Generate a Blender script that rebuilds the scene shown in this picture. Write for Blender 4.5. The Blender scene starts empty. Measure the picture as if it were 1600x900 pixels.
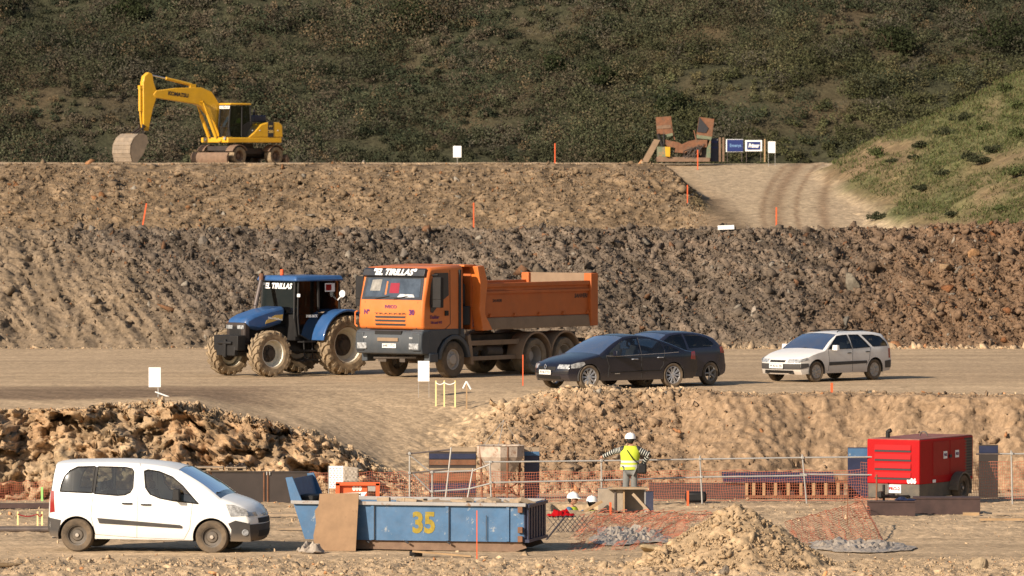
import bpy, bmesh, math, random
import numpy as np
from mathutils import Vector, Matrix, Euler
from mathutils.geometry import delaunay_2d_cdt
R = math.radians
random.seed(7)
SC = bpy.context.scene
COL = SC.collection

# ---------------- camera, sky, sun, exposure ----------------
F = 10000.0; HZ = 230.0; CAMZ = 6.4
cam_d = bpy.data.cameras.new('camera'); cam = bpy.data.objects.new('camera', cam_d); COL.objects.link(cam)
cam.location = (0, 0, CAMZ); cam.rotation_euler = (R(90) - math.atan((450 - HZ) / F), 0, 0)
cam_d.sensor_width = 36; cam_d.lens = 36 * F / 1600; cam_d.clip_start = 1; cam_d.clip_end = 3000
cam_d.dof.use_dof = True; cam_d.dof.focus_distance = 144; cam_d.dof.aperture_fstop = 5.6
SC.camera = cam
SUN_AZ = R(42)      # to the left of straight behind the camera
SUN_EL = R(26)
w = bpy.data.worlds.new("World"); SC.world = w; w.use_nodes = True
nt = w.node_tree; nt.nodes.clear()
sky = nt.nodes.new('ShaderNodeTexSky'); sky.sky_type = 'NISHITA'; sky.sun_disc = False
sky.sun_elevation = SUN_EL
sky.sun_rotation = R(180) + SUN_AZ
sky.dust_density = 1.5; sky.air_density = 1.0
bg = nt.nodes.new('ShaderNodeBackground'); bg.inputs[1].default_value = 0.075
wo = nt.nodes.new('ShaderNodeOutputWorld')
nt.links.new(sky.outputs[0], bg.inputs[0]); nt.links.new(bg.outputs[0], wo.inputs[0])
sd = bpy.data.lights.new('sun', 'SUN'); sd.energy = 5.0; sd.angle = R(0.5); sd.color = (1.0, 0.855, 0.69)
sun = bpy.data.objects.new('sun', sd); COL.objects.link(sun)
tosun = Vector((-math.sin(SUN_AZ) * math.cos(SUN_EL), -math.cos(SUN_AZ) * math.cos(SUN_EL), math.sin(SUN_EL)))
sun.rotation_euler = tosun.to_track_quat('Z', 'Y').to_euler()
SC.view_settings.view_transform = 'Standard'; SC.view_settings.look = 'None'
SC.view_settings.exposure = 0.50; SC.view_settings.gamma = 1.0
try: SC.view_settings.use_curve_mapping = False
except Exception: pass
try:
    SC.cycles.max_bounces = 6; SC.cycles.diffuse_bounces = 3; SC.cycles.transparent_max_bounces = 12
except Exception: pass

# ---------------- noise ----------------
_rs = np.random.RandomState(3)
_perm = _rs.permutation(4096)
_rv = _rs.rand(4096, 4)
def _h(ix, iy, iz=0):
    return _perm[(_perm[(_perm[ix & 4095] + iy) & 4095] + iz) & 4095]
def perlin(x, y, seed=0):
    ix = np.floor(x).astype(np.int64); iy = np.floor(y).astype(np.int64)
    fx = x - ix; fy = y - iy
    u = fx*fx*fx*(fx*(fx*6-15)+10); v = fy*fy*fy*(fy*(fy*6-15)+10)
    def g(dx, dy):
        a = _rv[_h(ix+dx, iy+dy, seed), 0] * 2*np.pi
        return np.cos(a)*(fx-dx) + np.sin(a)*(fy-dy)
    n0 = g(0,0)*(1-u) + g(1,0)*u; n1 = g(0,1)*(1-u) + g(1,1)*u
    return (n0*(1-v) + n1*v) * 1.5
def fbm(x, y, o=4, seed=0):
    s = 0; a = 1.0; t = 0
    for k in range(o):
        s = s + a*perlin(x*2**k + 13.7*k, y*2**k - 7.1*k, seed+k); t += a; a *= .5
    return s / t
def cells(x, y, seed=0, tilt=1.2):
    """faceted cellular relief: every cell a tilted plane; about -1..1"""
    ix = np.floor(x).astype(np.int64); iy = np.floor(y).astype(np.int64)
    best = np.full(x.shape, 1e9); val = np.zeros(x.shape)
    for dx in (-1, 0, 1):
        for dy in (-1, 0, 1):
            r = _rv[_h(ix+dx, iy+dy, seed)]
            cx = ix+dx+r[..., 0]; cy = iy+dy+r[..., 1]
            d = (x-cx)**2 + (y-cy)**2
            m = d < best
            vv = (r[..., 2]*2-1) + tilt*((r[..., 3]-.5)*(x-cx) + (((r[..., 2]*7.3) % 1)-.5)*(y-cy))
            val = np.where(m, vv, val); best = np.minimum(best, d)
    return val
def sst(a, b, x):
    t = np.clip((x-a)/(b-a), 0, 1); return t*t*(3-2*t)

# ---------------- terrain ----------------
def ucol(x, d): return x/np.maximum(d, 60.)*F + 800
def zmid(d): return np.interp(d, [160, 166, 178, 205], [.06, .02, 0, 0.0])
def terrain(x, d, fine=True):
    x = np.asarray(x, float); d = np.asarray(d, float)
    u = x / 158.0 * F + 800        # column measure at the pit wall
    wig = perlin(x*.35, d*0+3.3, 5)*.7 + perlin(x*1.1, d*0+8.3, 6)*.3
    dn = d + wig*sst(146, 150, d)*(1 - sst(170, 176, d))
    floor = np.interp(d, [-80, 110, 118, 126, 147, 160], [-1.6, -1.55, -1.55, -1.6, -1.8, -2.15])
    mid = zmid(d)
    # left spur and ramp
    zc = np.interp(u, [-400, 0, 180, 290, 420, 500, 600, 700, 770, 900], [-.02, .0, .06, .12, -.42, -.72, -1.42, -1.8, -2.0, -2.1])
    fd = 150.6
    cd = 153.6 - .6*sst(300, 600, u)
    ramp = zc + (mid - zc)*sst(155.0, 169.0, d)
    t = np.clip((dn - fd)/(cd - fd), 0, 1)
    left = np.where(dn < cd, floor + (zc - floor)*(t**.75), ramp)
    # right wall
    f2 = np.interp(u, [600, 800, 1100, 1300, 1700], [155.5, 156.3, 158.2, 159.2, 159.4])
    l2 = np.interp(u, [600, 750, 1000, 1150, 1300, 1700], [162.5, 163.2, 162.7, 161.8, 161.4, 161.6])
    t = np.clip((dn - f2)/(l2 - f2), 0, 1)
    right = floor + (mid - floor)*(t**.9)
    right = right + .13*np.exp(-((dn-l2-.8)/1.0)**2)*sst(690, 790, u)*(1 + .7*perlin(x*.6, d*.2, 9)) * np.interp(u, [1100, 1250], [1, .75])
    b = sst(610, 800, u - (d-158)*14)
    z = left*(1-b) + right*b
    z = np.where(d < 149, floor, z)
    # second slope
    wig2 = perlin(x*.22, d*0+1.3, 15)*.9 + perlin(x*.9, d*0+4.1, 16)*.35
    d2 = d + wig2*sst(196, 203, d)
    lipz = 3.68 + .10*perlin(x*.5, d*.1, 17) + .18*sst(10, 17, x)
    t = np.clip((d2-204.3)/(211.5-204.3), 0, 1)
    s2 = lipz*(t**.85)
    terr = np.interp(d2, [211.5, 216, 230, 285], [0, -.55, -.85, -1.0]) + lipz
    z = np.where(d2 > 204.3, np.where(d2 > 211.5, terr, np.maximum(s2, z)), z)
    # third slope / haul ramp
    wig3 = perlin(x*.12, d*0+1.3, 25)*1.0 + perlin(x*.5, d*0+4.1, 26)*.3
    d3 = d + wig3
    top3 = 5.62 + .05*perlin(x*.4, d*.3, 27)
    base3 = 2.68
    t = np.clip((d3-284)/(293.5-284), 0, 1)
    s3 = base3 + (top3-base3)*(t**.8)
    hr = np.interp(d, [262, 276, 318, 330], [2.70, 2.80, 5.55, 5.6])
    hb = sst(6.9, 9.4, x - (290-d)*.05)
    up = s3*(1-hb) + hr*hb
    z = np.where(d > 262, np.minimum(np.maximum(up, np.where(d < 285, -99, up)), np.maximum(z, up)) if False else np.where(d > 280, up, np.maximum(hr*hb + (1-hb)*base3, base3)), z)
    z = np.where((d > 240) & (d <= 262), terr*(262-d)/22 + base3*(d-240)/22, z)
    # green bank
    ridge = 311 + 2*perlin(x*.2, d*0, 31)
    pl = 3.25 + .094*(np.minimum(d, ridge)-262) - .22*np.maximum(d-ridge, 0) + .5*(x-19.9) + .35*perlin(x*.25, d*.12, 32) + .12*perlin(x*.9, d*.4, 33)
    k = .25
    hh = np.clip(.5 + .5*(pl - z)/k, 0, 1)
    bank = np.where(d > 216, hh*pl + (1-hh)*z + k*hh*(1-hh), z)
    z = bank
    # drop behind the plateau, then the wooded hill
    z = np.where(d > 324, np.minimum(z, 5.6 - (d-324)*.14 + np.maximum(x-14, 0)*.3), z)
    hill = (d-362)*.5 + 1.3*perlin(x*.05, d*.05, 41) + .5*perlin(x*.18, d*.18, 42)
    hill = np.minimum(hill, 42 + .12*(d-450) + 6*perlin(x*.01, d*.01, 44))
    z = np.where(d > 340, np.maximum(hill, z - 0), z)
    # worker pit
    pu = sst(1.02-.12, 1.02+.05, x)*(1-sst(2.0-.05, 2.0+.12, x)) * sst(143.7, 143.95, d)*(1-sst(146.6, 146.9, d))
    z = z - 1.4*pu
    return z
def gz(x, d): return float(terrain(np.array([x]), np.array([d]))[0])
def P(px, py, D):
    a = math.atan((450-HZ)/F); v = (py-450)/F; uu = (px-800)/F
    dy = math.cos(a) - v*math.sin(a); dz = -math.sin(a) - v*math.cos(a)
    return Vector((uu*D/dy, D, CAMZ + dz*D/dy))
def G(px, D):
    x = (px-800)/F*D
    return Vector((x, D, gz(x, D)))

def lin(c):   # sRGB 0-255 to linear
    return tuple(((v/255)/12.92 if v/255 <= .04045 else ((v/255+.055)/1.055)**2.4) for v in c)
SAND = np.array([.43, .315, .198]); OCH = np.array([.27, .155, .078]); PALE = np.array([.42, .31, .19])
GREY = np.array([.155, .125, .098]); BRN = np.array([.205, .15, .10]); RED = np.array([.26, .125, .065])
def soil(x, d):
    """own colour of the soil at a place"""
    x = np.asarray(x, float); d = np.asarray(d, float)
    n1 = fbm(x*.35, d*.25, 4, 51)[..., None]; n2 = fbm(x*1.6, d*.9, 3, 61)[..., None]
    c = SAND[None]*(1+.18*n1+.14*n2) + 0*x[..., None]
    def mix(c, col, m): return c*(1-m[..., None]) + col*m[..., None]
    u = x/158.*F + 800
    N = n1[..., 0]; M = n2[..., 0]
    # left cliff: ochre and dark fractured rock
    cl = sst(149.6, 150.6, d)*(1-sst(154.2, 155.5, d))*(1-sst(420, 640, u))
    c = mix(c, OCH*(1.0+.35*M[..., None]), cl*np.clip(.40+.9*N, 0, .85))
    c = mix(c, PALE*.62, cl*np.clip(.2-.9*M, 0, .7))
    # right wall more ochre
    wl = sst(156, 158, d)*(1-sst(162, 164, d))*sst(700, 850, u)
    c = mix(c, np.array([.235, .158, .098])*(1+.15*M[..., None]), wl*.85)
    # mid platform: damp dark band and greyer ground near the slope
    band = sst(160, 163, d - 1.2*N)*(1-sst(168, 172.5, d - 1.5*N)) * (1-sst(-7.6, -4.6, x)) * sst(-40, -12, x-3)
    c = mix(c, np.array([.15, .10, .065]), np.clip(band, 0, 1)*.8)
    b2 = sst(172, 176, d+.6*N)*(1-sst(183, 188, d))*sst(-6, 2, x)
    c = mix(c, np.array([.27, .19, .12]), b2*.35)
    plat = sst(180, 186, d)*(1-sst(203, 205, d))
    c = mix(c, np.array([.38, .28, .18]), plat*.5)
    yd = sst(123, 126, d)*(1-sst(149, 152, d))
    c = c*(1 + yd*.30*np.clip(fbm(x*.07+3, d*.9, 4, 121)*1.5, -1, .7))[..., None]
    rp = sst(154.5, 157, d)*(1-sst(168, 172, d))*(1-sst(650, 800, u))
    c = c*(1 + rp*.20*np.clip(fbm((x+(d-160)*.42)*1.6, (d-160)*.06, 3, 131)*1.5, -1, 1))[..., None]
    tk_ = sst(163, 167, d)*(1-sst(202, 205, d))
    c = c*(1 + tk_*.22*np.clip(fbm(x*.045, d*.75, 4, 111)*1.6, -1, .8))[..., None]
    # second slope
    s2 = sst(203.2, 204.6, d)*(1-sst(214, 218, d))
    lft = 1-sst(-11.5, -6.5, x + (d-204)*.8 + 1.6*N)
    beige = np.array([.185, .14, .096])*(1+.15*M[..., None])
    dark = np.array([.125, .099, .076])*(1+.35*M[..., None]) 
    st = fbm((x + (d-204)*1.0)*1.3, (d-204)*.25, 4, 71)
    dk = dark*(1+.75*np.clip(st, -.8, 1)[..., None])
    dk = mix(dk, np.array([.160, .100, .060]), np.clip(sst(8, 15, x+2*N)*.8 + .5*np.clip(st, 0, 1)*sst(-4, 6, x), 0, 1))
    cc = beige*lft[..., None] + dk*(1-lft[..., None])
    c = mix(c, cc, s2)
    # third slope
    s3 = sst(216, 225, d)*(1-sst(294, 297, d))
    cc3 = np.array([.195, .140, .088])*(1+.3*N[..., None]+.3*M[..., None])
    c = mix(c, cc3, s3)
    road = sst(262, 268, d)*sst(9.2, 10.6, x-(290-d)*.05+.4*N)*(1-sst(345, 360, d))
    rc = np.array([.44, .335, .22])*(1+.06*M[..., None])
    for off, wd in ((1.9, .16), (2.5, .34), (3.4, .12), (4.6, .26)):
        xc = 9.0 + off + .0022*(d-270)**2*.55
        rc = mix(rc, np.array([.25, .165, .10]), .85*np.exp(-((x-xc-.12*M)/wd)**2))
    c = mix(c, rc, road)
    # green bank
    zb = terrain(x, d)
    pl = 3.25 + .094*(np.minimum(d, 311)-262) + .5*(x-19.9)
    bk = sst(222, 232, d)*(1-sst(352, 356, d))*sst(-.1, .45, zb - np.where(x > 8, np.interp(d, [262, 276, 318, 330], [2.70, 2.80, 5.55, 5.6]), 90))
    g = mix(np.array([.105, .105, .045])*(1+.3*M[..., None]), np.array([.20, .135, .080]) + 0*c, np.clip(.05 + 1.3*fbm(x*.3, d*.08, 3, 81) + .45*(1-sst(.6, 2.2, zb-np.interp(d, [262, 318], [2.7, 5.5]))), 0, 1))
    c = mix(c, g, bk)
    hl = sst(352, 360, d)
    hm = fbm(x*.12, d*.12, 4, 91)
    hg = mix(np.array([.045, .045, .026]) + 0*c, np.array([.12, .082, .048]), np.clip(-.05+1.3*hm, 0, 1))
    c = mix(c, hg, hl)
    lf = sst(322, 330, d)*(1-sst(350, 356, d))*(1-sst(6, 9, x))
    c = mix(c, np.array([.15, .12, .06]), lf)
    return np.clip(c, .01, .9)

# ---------------- mesh helpers ----------------
def tag(o, label=None, cat=None, group=None, kind=None):
    if label: o['label'] = label
    if cat: o['category'] = cat
    if group: o['group'] = group
    if kind: o['kind'] = kind
    return o
def np_mesh(name, V, Fc, mat, colors=None, smooth=False, nper=None, parent=None):
    """V (n,3); Fc (m,k) equal-sized faces"""
    me = bpy.data.meshes.new(name)
    V = np.asarray(V, np.float32); Fc = np.asarray(Fc, np.int32); k = Fc.shape[1]
    me.vertices.add(len(V)); me.vertices.foreach_set('co', V.ravel())
    me.loops.add(Fc.size); me.loops.foreach_set('vertex_index', Fc.ravel())
    me.polygons.add(len(Fc)); me.polygons.foreach_set('loop_start', np.arange(0, Fc.size, k, dtype=np.int32))
    me.polygons.foreach_set('loop_total', np.full(len(Fc), k, np.int32))
    if smooth: me.polygons.foreach_set('use_smooth', np.ones(len(Fc), bool))
    me.update(calc_edges=True)
    if colors is not None:
        a = me.color_attributes.new('Col', 'FLOAT_COLOR', 'POINT')
        cc = np.ones((len(V), 4), np.float32); cc[:, :3] = colors
        a.data.foreach_set('color', cc.ravel())
    me.materials.append(mat)
    o = bpy.data.objects.new(name, me); COL.objects.link(o)
    if parent: o.parent = parent
    return o

class N:
    """tiny node helper"""
    def __init__(s, name):
        s.m = bpy.data.materials.new(name); s.m.use_nodes = True; s.t = s.m.node_tree
        s.b = s.t.nodes['Principled BSDF']; s.out = s.t.nodes['Material Output']
    def n(s, typ, **kw):
        x = s.t.nodes.new(typ)
        for k, v in kw.items():
            if hasattr(x, k): setattr(x, k, v)
            else: x.inputs[k].default_value = v
        return x
    def l(s, a, b): s.t.links.new(a, b)
def soil_mat(name, bump=.5, scale=9.0, dist=.03, rough=1.0, var=.35):
    s = N(name)
    at = s.n('ShaderNodeAttribute', attribute_name='Col')
    tc = s.n('ShaderNodeNewGeometry')
    n1 = s.n('ShaderNodeTexNoise', Scale=scale, Detail=9, Roughness=.7); s.l(tc.outputs['Position'], n1.inputs['Vector'])
    n2 = s.n('ShaderNodeTexVoronoi', Scale=scale*.9); n2.feature = 'F1'; s.l(tc.outputs['Position'], n2.inputs['Vector'])
    mr = s.n('ShaderNodeMapRange'); mr.inputs[1].default_value = .3; mr.inputs[2].default_value = .7
    mr.inputs[3].default_value = 1-var; mr.inputs[4].default_value = 1+var
    s.l(n1.outputs[0], mr.inputs[0])
    sep = s.n('ShaderNodeSeparateColor'); s.l(n2.outputs['Color'], sep.inputs[0])
    m2 = s.n('ShaderNodeMapRange'); m2.inputs[3].default_value = 1-var*.5; m2.inputs[4].default_value = 1+var*.5; s.l(sep.outputs[0], m2.inputs[0])
    mu = s.n('ShaderNodeMath', operation='MULTIPLY'); s.l(mr.outputs[0], mu.inputs[0]); s.l(m2.outputs[0], mu.inputs[1])
    vm = s.n('ShaderNodeVectorMath', operation='SCALE'); s.l(at.outputs['Color'], vm.inputs[0]); s.l(mu.outputs[0], vm.inputs['Scale'])
    s.l(vm.outputs[0], s.b.inputs['Base Color'])
    s.b.inputs['Roughness'].default_value = rough; s.b.inputs['Specular IOR Level'].default_value = .12
    bp = s.n('ShaderNodeBump', Strength=bump, Distance=dist)
    ad = s.n('ShaderNodeMath', operation='ADD'); s.l(n1.outputs[0], ad.inputs[0])
    sc = s.n('ShaderNodeMath', operation='MULTIPLY'); s.l(n2.outputs['Distance'], sc.inputs[0]); sc.inputs[1].default_value = -.6
    s.l(sc.outputs[0], ad.inputs[1]); s.l(ad.outputs[0], bp.inputs['Height']); s.l(bp.outputs[0], s.b.inputs['Normal'])
    return s.m
M_SOIL = soil_mat('earth'); M_ROCK = soil_mat('broken_stone', .6, 14, .02, 1.0, .28); M_FARSOIL = soil_mat('far_earth', .6, 4, .08)

def grid_zone(name, xs, ds, mat, dispf=None, lower=0.0):
    X, Dm = np.meshgrid(xs, ds)
    Z = terrain(X, Dm)
    Y = Dm.copy()
    c = soil(X, Dm)
    if dispf is not None:
        dx, dy, dz, cm = dispf(X, Dm, Z)
        X = X + dx; Y = Y + dy; Z = Z + dz; c = c*cm[..., None]
    Z = Z - lower
    nr, nc = X.shape
    V = np.stack([X, Y, Z], -1).reshape(-1, 3)
    i = np.arange(nr*nc).reshape(nr, nc)
    Q = np.stack([i[:-1, :-1], i[:-1, 1:], i[1:, 1:], i[1:, :-1]], -1).reshape(-1, 4)
    o = np_mesh(name, V, Q, mat, c.reshape(-1, 3), smooth=(dispf is None))
    tag(o, kind='structure')
    return o
def rows(*segs):
    r = []
    for a, b, st in segs: r.append(np.arange(a, b, st))
    return np.unique(np.concatenate(r + [np.array([segs[-1][1]])]))
def disp_near(X, D, Z):
    u = X/158.*F + 800
    rub = (1-sst(122.5, 125, D))*sst(112, 116, D)                       # clods in the foreground
    fl = sst(129, 133, D)*(1-sst(150, 151, D))
    cliff = sst(150.0, 151.0, D)*(1-sst(154.3, 156.0, D))*(1-sst(560, 700, u))
    wall = sst(155.6, 157.2, D)*(1-sst(163.8, 166.0, D))*sst(560, 760, u-(D-158)*10)
    rubw = wall*(1-sst(960, 1150, u))                                   # tipped rubble
    cutw = wall*sst(960, 1150, u)                                       # clean cut
    near = np.abs(X) < 16
    a = cells(X*1.1 + 5, D*.45+Z*1.2, 1); b = cells(X*2.6, D*1.0+Z*2.6, 2); c = cells(X*6.2, D*2.4+Z*6, 3); e = cells(X*13, D*5+Z*13, 4)
    f = fbm(X*1.2, D*.6+Z*1.2, 4, 5)
    sk = cells((X+Z*.45)*1.5+2, D*.3+Z*.8, 11)
    dy = -cliff*(.55*a + .30*b + .16*c + .08*e + .65*sk + .3*f) - rubw*(.08*a+.06*b+.06*c+.05*e+.12*f) - cutw*(.03*a+.035*b+.045*c+.04*e+.09*f+.05*fbm(X*3+Z*1.2, Z*.8+D*.2, 3, 8))
    dz = cliff*(.05*b+.05*c+.035*e+.04*a) + rubw*(.04*b+.05*c+.05*e) + cutw*(.02*b+.03*c+.02*e)
    dz += rub*(.04*np.maximum(b, -.3)+.04*c+.035*e+.05*f) + fl*(.012*c+.035*f+.012*e)
    sp = sst(153.6, 154.6, D)*(1-sst(155.5, 158, D))*sst(120, 240, u)*(1-sst(560, 640, u))
    dz += sp*(.09*c+.06*e+.08*np.abs(b))
    dz += (1-rub)*(1-fl)*(1-cliff)*(1-wall)*(.008*f + .006*c)*sst(-10, 100, D)
    cm = 1 + .16*(cliff+rubw)*b + .12*wall*c
    return 0*X, dy, dz, cm
def disp_mid(X, D, Z):
    s = sst(203.6, 205.5, D)*(1-sst(213, 217, D))
    lft = 1-sst(-11.5, -6.5, X + (D-204)*.8)
    XX = X + Z*.9; ZZ = Z*1.0
    g = fbm(XX*1.6, D*.12+ZZ*.35, 4, 75)
    b = cells(XX*1.3, D*.5+ZZ*1.0, 21); c = cells(XX*3.1, D*1.1+ZZ*2.4, 22); e = cells(XX*7, D*2.5+ZZ*6, 23)
    st = fbm((XX)*3.0, D*.3+ZZ*.5, 3, 78)
    e2 = cells(XX*15, D*5+ZZ*13, 24)
    dy = -s*((.04+.08*(1-lft))*b + (.05+.05*(1-lft))*c + .07*e + .05*e2 + .40*g + .34*st)
    dz = s*(.03*c+.045*e+.03*e2+.02*b)
    pl = (1-s)
    dz += pl*(.02*fbm(X*.8, D*.5, 3, 79) + .01*e*sst(195, 203, D)) - pl*.03*sst(170, 175, D)*0
    cm = 1+.10*s*b+.10*s*c+.30*s*np.clip(fbm(XX*2.2, D*.12+ZZ*.25, 3, 77), -1, 1)
    return 0*X, dy, dz, cm
def disp_far(X, D, Z):
    s = sst(283, 285.5, D)*(1-sst(294, 296, D))*(1-sst(8.0, 9.2, X-(290-D)*.05))
    bank = sst(225, 232, D)*sst(14.5, 16, X)
    b = cells(X*.9, D*.4+Z*.8, 31); c = cells(X*2.2, D*.9+Z*2, 32); e = cells(X*5, D*2+Z*5, 33); f = fbm(X*.5, D*.2+Z*.5, 4, 34)
    dy = -s*(.07*b+.09*c+.10*e+.5*f)
    dz = s*(.02*b+.035*c+.04*e+.04*f)*(1-.6*sst(291.5, 293, D)) + bank*(.10*b*(1-sst(270, 290, D))+.06*c+.10*f)
    dz += (1-s)*(1-bank)*.012*c
    return 0*X, dy, dz, 1+.2*s*b+.15*s*c+.12*bank*b
g0 = grid_zone('foreground_ground', np.arange(-60, 60.1, 2), rows((-90, 112.5, 4)), M_SOIL, lower=.03)
g1 = grid_zone('pit_ground', np.arange(-21, 21.01, .07), rows((112, 118, .2), (118, 125, .075), (125, 143.2, .14), (143.2, 147.4, .06), (147.4, 150, .12), (150, 157, .06), (157, 165.5, .065), (165.5, 171, .22)), M_SOIL, disp_near)
g1b = grid_zone('outer_ground', np.arange(-70, 70.1, 1), rows((100, 196, 1.0)), M_SOIL, lower=.9)
g2 = grid_zone('platform_ground', np.arange(-26, 26.01, .08), rows((170.5, 203, .35), (203, 217.5, .075), (217.5, 222, .4)), M_SOIL, disp_mid, lower=.006)
g3 = grid_zone('upper_terrace', np.arange(-48, 46, .15), rows((221, 262, .8), (262, 283, .4), (283, 296.5, .1), (296.5, 346, .3)), M_FARSOIL, disp_far, lower=.01)
g4 = grid_zone('hillside', np.arange(-110, 110, .8), rows((338, 470, .7), (470, 700, 4)), M_FARSOIL)
tag(grid_zone('outer_terraces', np.arange(-150, 151, 3), rows((197, 345, 3)), M_FARSOIL, lower=1.5), kind='structure')

# ---------------- rubble ----------------
def ico(sub):
    bm = bmesh.new(); bmesh.ops.create_icosphere(bm, subdivisions=sub, radius=1)
    V = np.array([v.co[:] for v in bm.verts]); Fc = np.array([[v.index for v in f.verts] for f in bm.faces]); bm.free()
    return V, Fc
def rock_proto(sub, rs):
    V, Fc = ico(sub)
    # chop by random planes for angular faces
    for k in range(9):
        n = rs.normal(size=3); n /= np.linalg.norm(n); h = rs.uniform(.22, .62)
        dd = V @ n; V = V - np.outer(np.maximum(dd-h, 0), n)
    return V*(1+rs.uniform(-.06, .06, V.shape)), Fc
def hull_proto(rs):
    """a sharp-edged broken stone: the convex hull of a few random points"""
    bm = bmesh.new()
    for _ in range(rs.randint(8, 13)):
        p = rs.normal(size=3); p /= np.linalg.norm(p); bm.verts.new(p*rs.uniform(.8, 1.1))
    bmesh.ops.convex_hull(bm, input=bm.verts); bmesh.ops.triangulate(bm, faces=bm.faces)
    bm.verts.ensure_lookup_table(); bm.verts.index_update()
    V = np.array([v.co[:] for v in bm.verts]); Fc = np.array([[v.index for v in f.verts] for f in bm.faces]); bm.free()
    return V, Fc
def scatter_rocks(name, pts, sizes, cols, sub=1, seed=0, flat=.65, mat=None, sink=.55, nprot=16):
    rs = np.random.RandomState(seed)
    pro = [hull_proto(rs) for _ in range(nprot)]
    n = len(pts)
    which = rs.randint(0, nprot, n)
    sc = np.stack([rs.uniform(.9, 2.0, n), rs.uniform(.8, 1.4, n), rs.uniform(.35, .9, n)], -1)*sizes[:, None]*.5
    A = rs.normal(size=(n, 4)); A /= np.linalg.norm(A, axis=1)[:, None]
    w_, x_, y_, z_ = A.T
    Rm = np.stack([1-2*(y_*y_+z_*z_), 2*(x_*y_-z_*w_), 2*(x_*z_+y_*w_), 2*(x_*y_+z_*w_), 1-2*(x_*x_+z_*z_), 2*(y_*z_-x_*w_), 2*(x_*z_-y_*w_), 2*(y_*z_+x_*w_), 1-2*(x_*x_+y_*y_)], -1).reshape(-1, 3, 3)
    lift = (sizes*(.5-sink)*.5)
    VV = []; FF = []; CC = []; off = 0
    for k in range(nprot):
        m = np.where(which == k)[0]
        if len(m) == 0: continue
        nv = len(pro[k][0])
        v = pro[k][0][None]*sc[m][:, None, :]
        v = np.einsum('nij,nkj->nki', Rm[m], v) + pts[m][:, None, :]
        v[:, :, 2] += lift[m][:, None]
        VV.append(v.reshape(-1, 3)); FF.append((pro[k][1][None] + (off + np.arange(len(m))*nv)[:, None, None]).reshape(-1, 3)); CC.append(np.repeat(cols[m], nv, 0)); off += nv*len(m)
    return np_mesh(name, np.concatenate(VV), np.concatenate(FF), mat or M_ROCK, np.concatenate(CC))
def face_points(n, xr, dr, seed, dispf, dens=None, smin=.05, smax=.3, pw=2.2):
    rs = np.random.RandomState(seed)
    x = rs.uniform(xr[0], xr[1], n); d = rs.uniform(dr[0], dr[1], n)
    if dens is not None:
        k = rs.rand(n) < dens(x, d); x = x[k]; d = d[k]
    z = terrain(x, d); c = soil(x, d)
    dx, dy, dz, cm = dispf(x, d, z)
    s = np.minimum(smin*(1-rs.rand(len(x)))**(-1/pw), smax*rs.uniform(.6, 1, len(x)))
    m = rs.rand(len(x))
    c = c*(rs.uniform(.78, 1.18, len(x)))[:, None]
    c = np.where((m < .05)[:, None], c*np.array([1.15, .8, .6]), c)
    c = np.where((m > .955)[:, None], np.array([.24, .21, .17])*rs.uniform(.6, 1.1, len(x))[:, None], c)
    return np.stack([x+dx, d+dy, z+dz], -1), s, np.clip(c, .02, .8)
def rubble(name, label, *a, sub=1, seed=0, **k):
    p, s, c = face_points(*a, seed=seed, **k)
    o = scatter_rocks(name, p, s, c, sub, seed)
    tag(o, label, 'rubble', kind='stuff'); return o
U = lambda x: x/158.*F+800
rubble('clods', 'loose pale clods and stones scattered along the foreground edge', 42000, (-14, 14), (113.5, 125.5), seed=1, dispf=disp_near, smin=.022, smax=.22, pw=2.7, dens=lambda x, d: 1-.93*sst(122.2, 125, d))
rubble('gravel', 'small stones strewn over the pit floor', 12000, (-14, 15), (125, 151), seed=2, dispf=disp_near, smin=.018, smax=.14, pw=2.8, dens=lambda x, d: np.where((d < 143.5) | (x < .9) | (x > 2.1), np.where(d > 136, 1, .22), 0))
rubble('cliff_debris', 'ochre debris along the crest and face of the left rock cutting', 15000, (-20, -2.0), (151, 156), seed=3, dispf=disp_near, smin=.03, smax=.26, pw=2.5, dens=lambda x, d: .15+.85*sst(153.3, 154, d)*sst(120, 260, U(x)))
rubble('tipped_rubble', 'tipped ochre rubble below the dark parked cars', 17000, (-2.5, 6.6), (155.8, 166), seed=4, dispf=disp_near, smin=.032, smax=.42, pw=2.5, dens=lambda x, d: sst(640, 790, U(x)-(d-158)*18)*(1-sst(960, 1150, U(x))*.9))
rubble('wall_edge_clods', 'clods lying along the top edge of the cut earth wall', 18000, (4, 19), (156, 166), seed=5, dispf=disp_near, smin=.03, smax=.26, pw=2.5, dens=lambda x, d: .05+.9*np.exp(-((d-162.9)/.9)**2))
rubble('slope_stones', 'dark grey and brown stones covering the second embankment', 125000, (-25, 25), (203.2, 213), seed=6, dispf=disp_mid, smin=.035, smax=.50, pw=2.35, dens=lambda x, d: .12+.88*sst(-12, -5, x+(d-204)*.8))
rubble('terrace_stones', 'tan stones covering the upper embankment', 66000, (-45, 12), (282.5, 297), seed=8, dispf=disp_far, smin=.045, smax=.60, pw=2.6, dens=lambda x, d: (1-sst(8, 9, x))*np.where(d > 292.5, .15, 1))
rubble('bank_foot_stones', 'pale stones along the foot of the grassy bank', 7000, (13, 27), (212, 285), seed=9, dispf=disp_far, smin=.05, smax=.6, pw=2.4, dens=lambda x, d: .08+.92*(1-sst(245, 265, d)))
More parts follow.
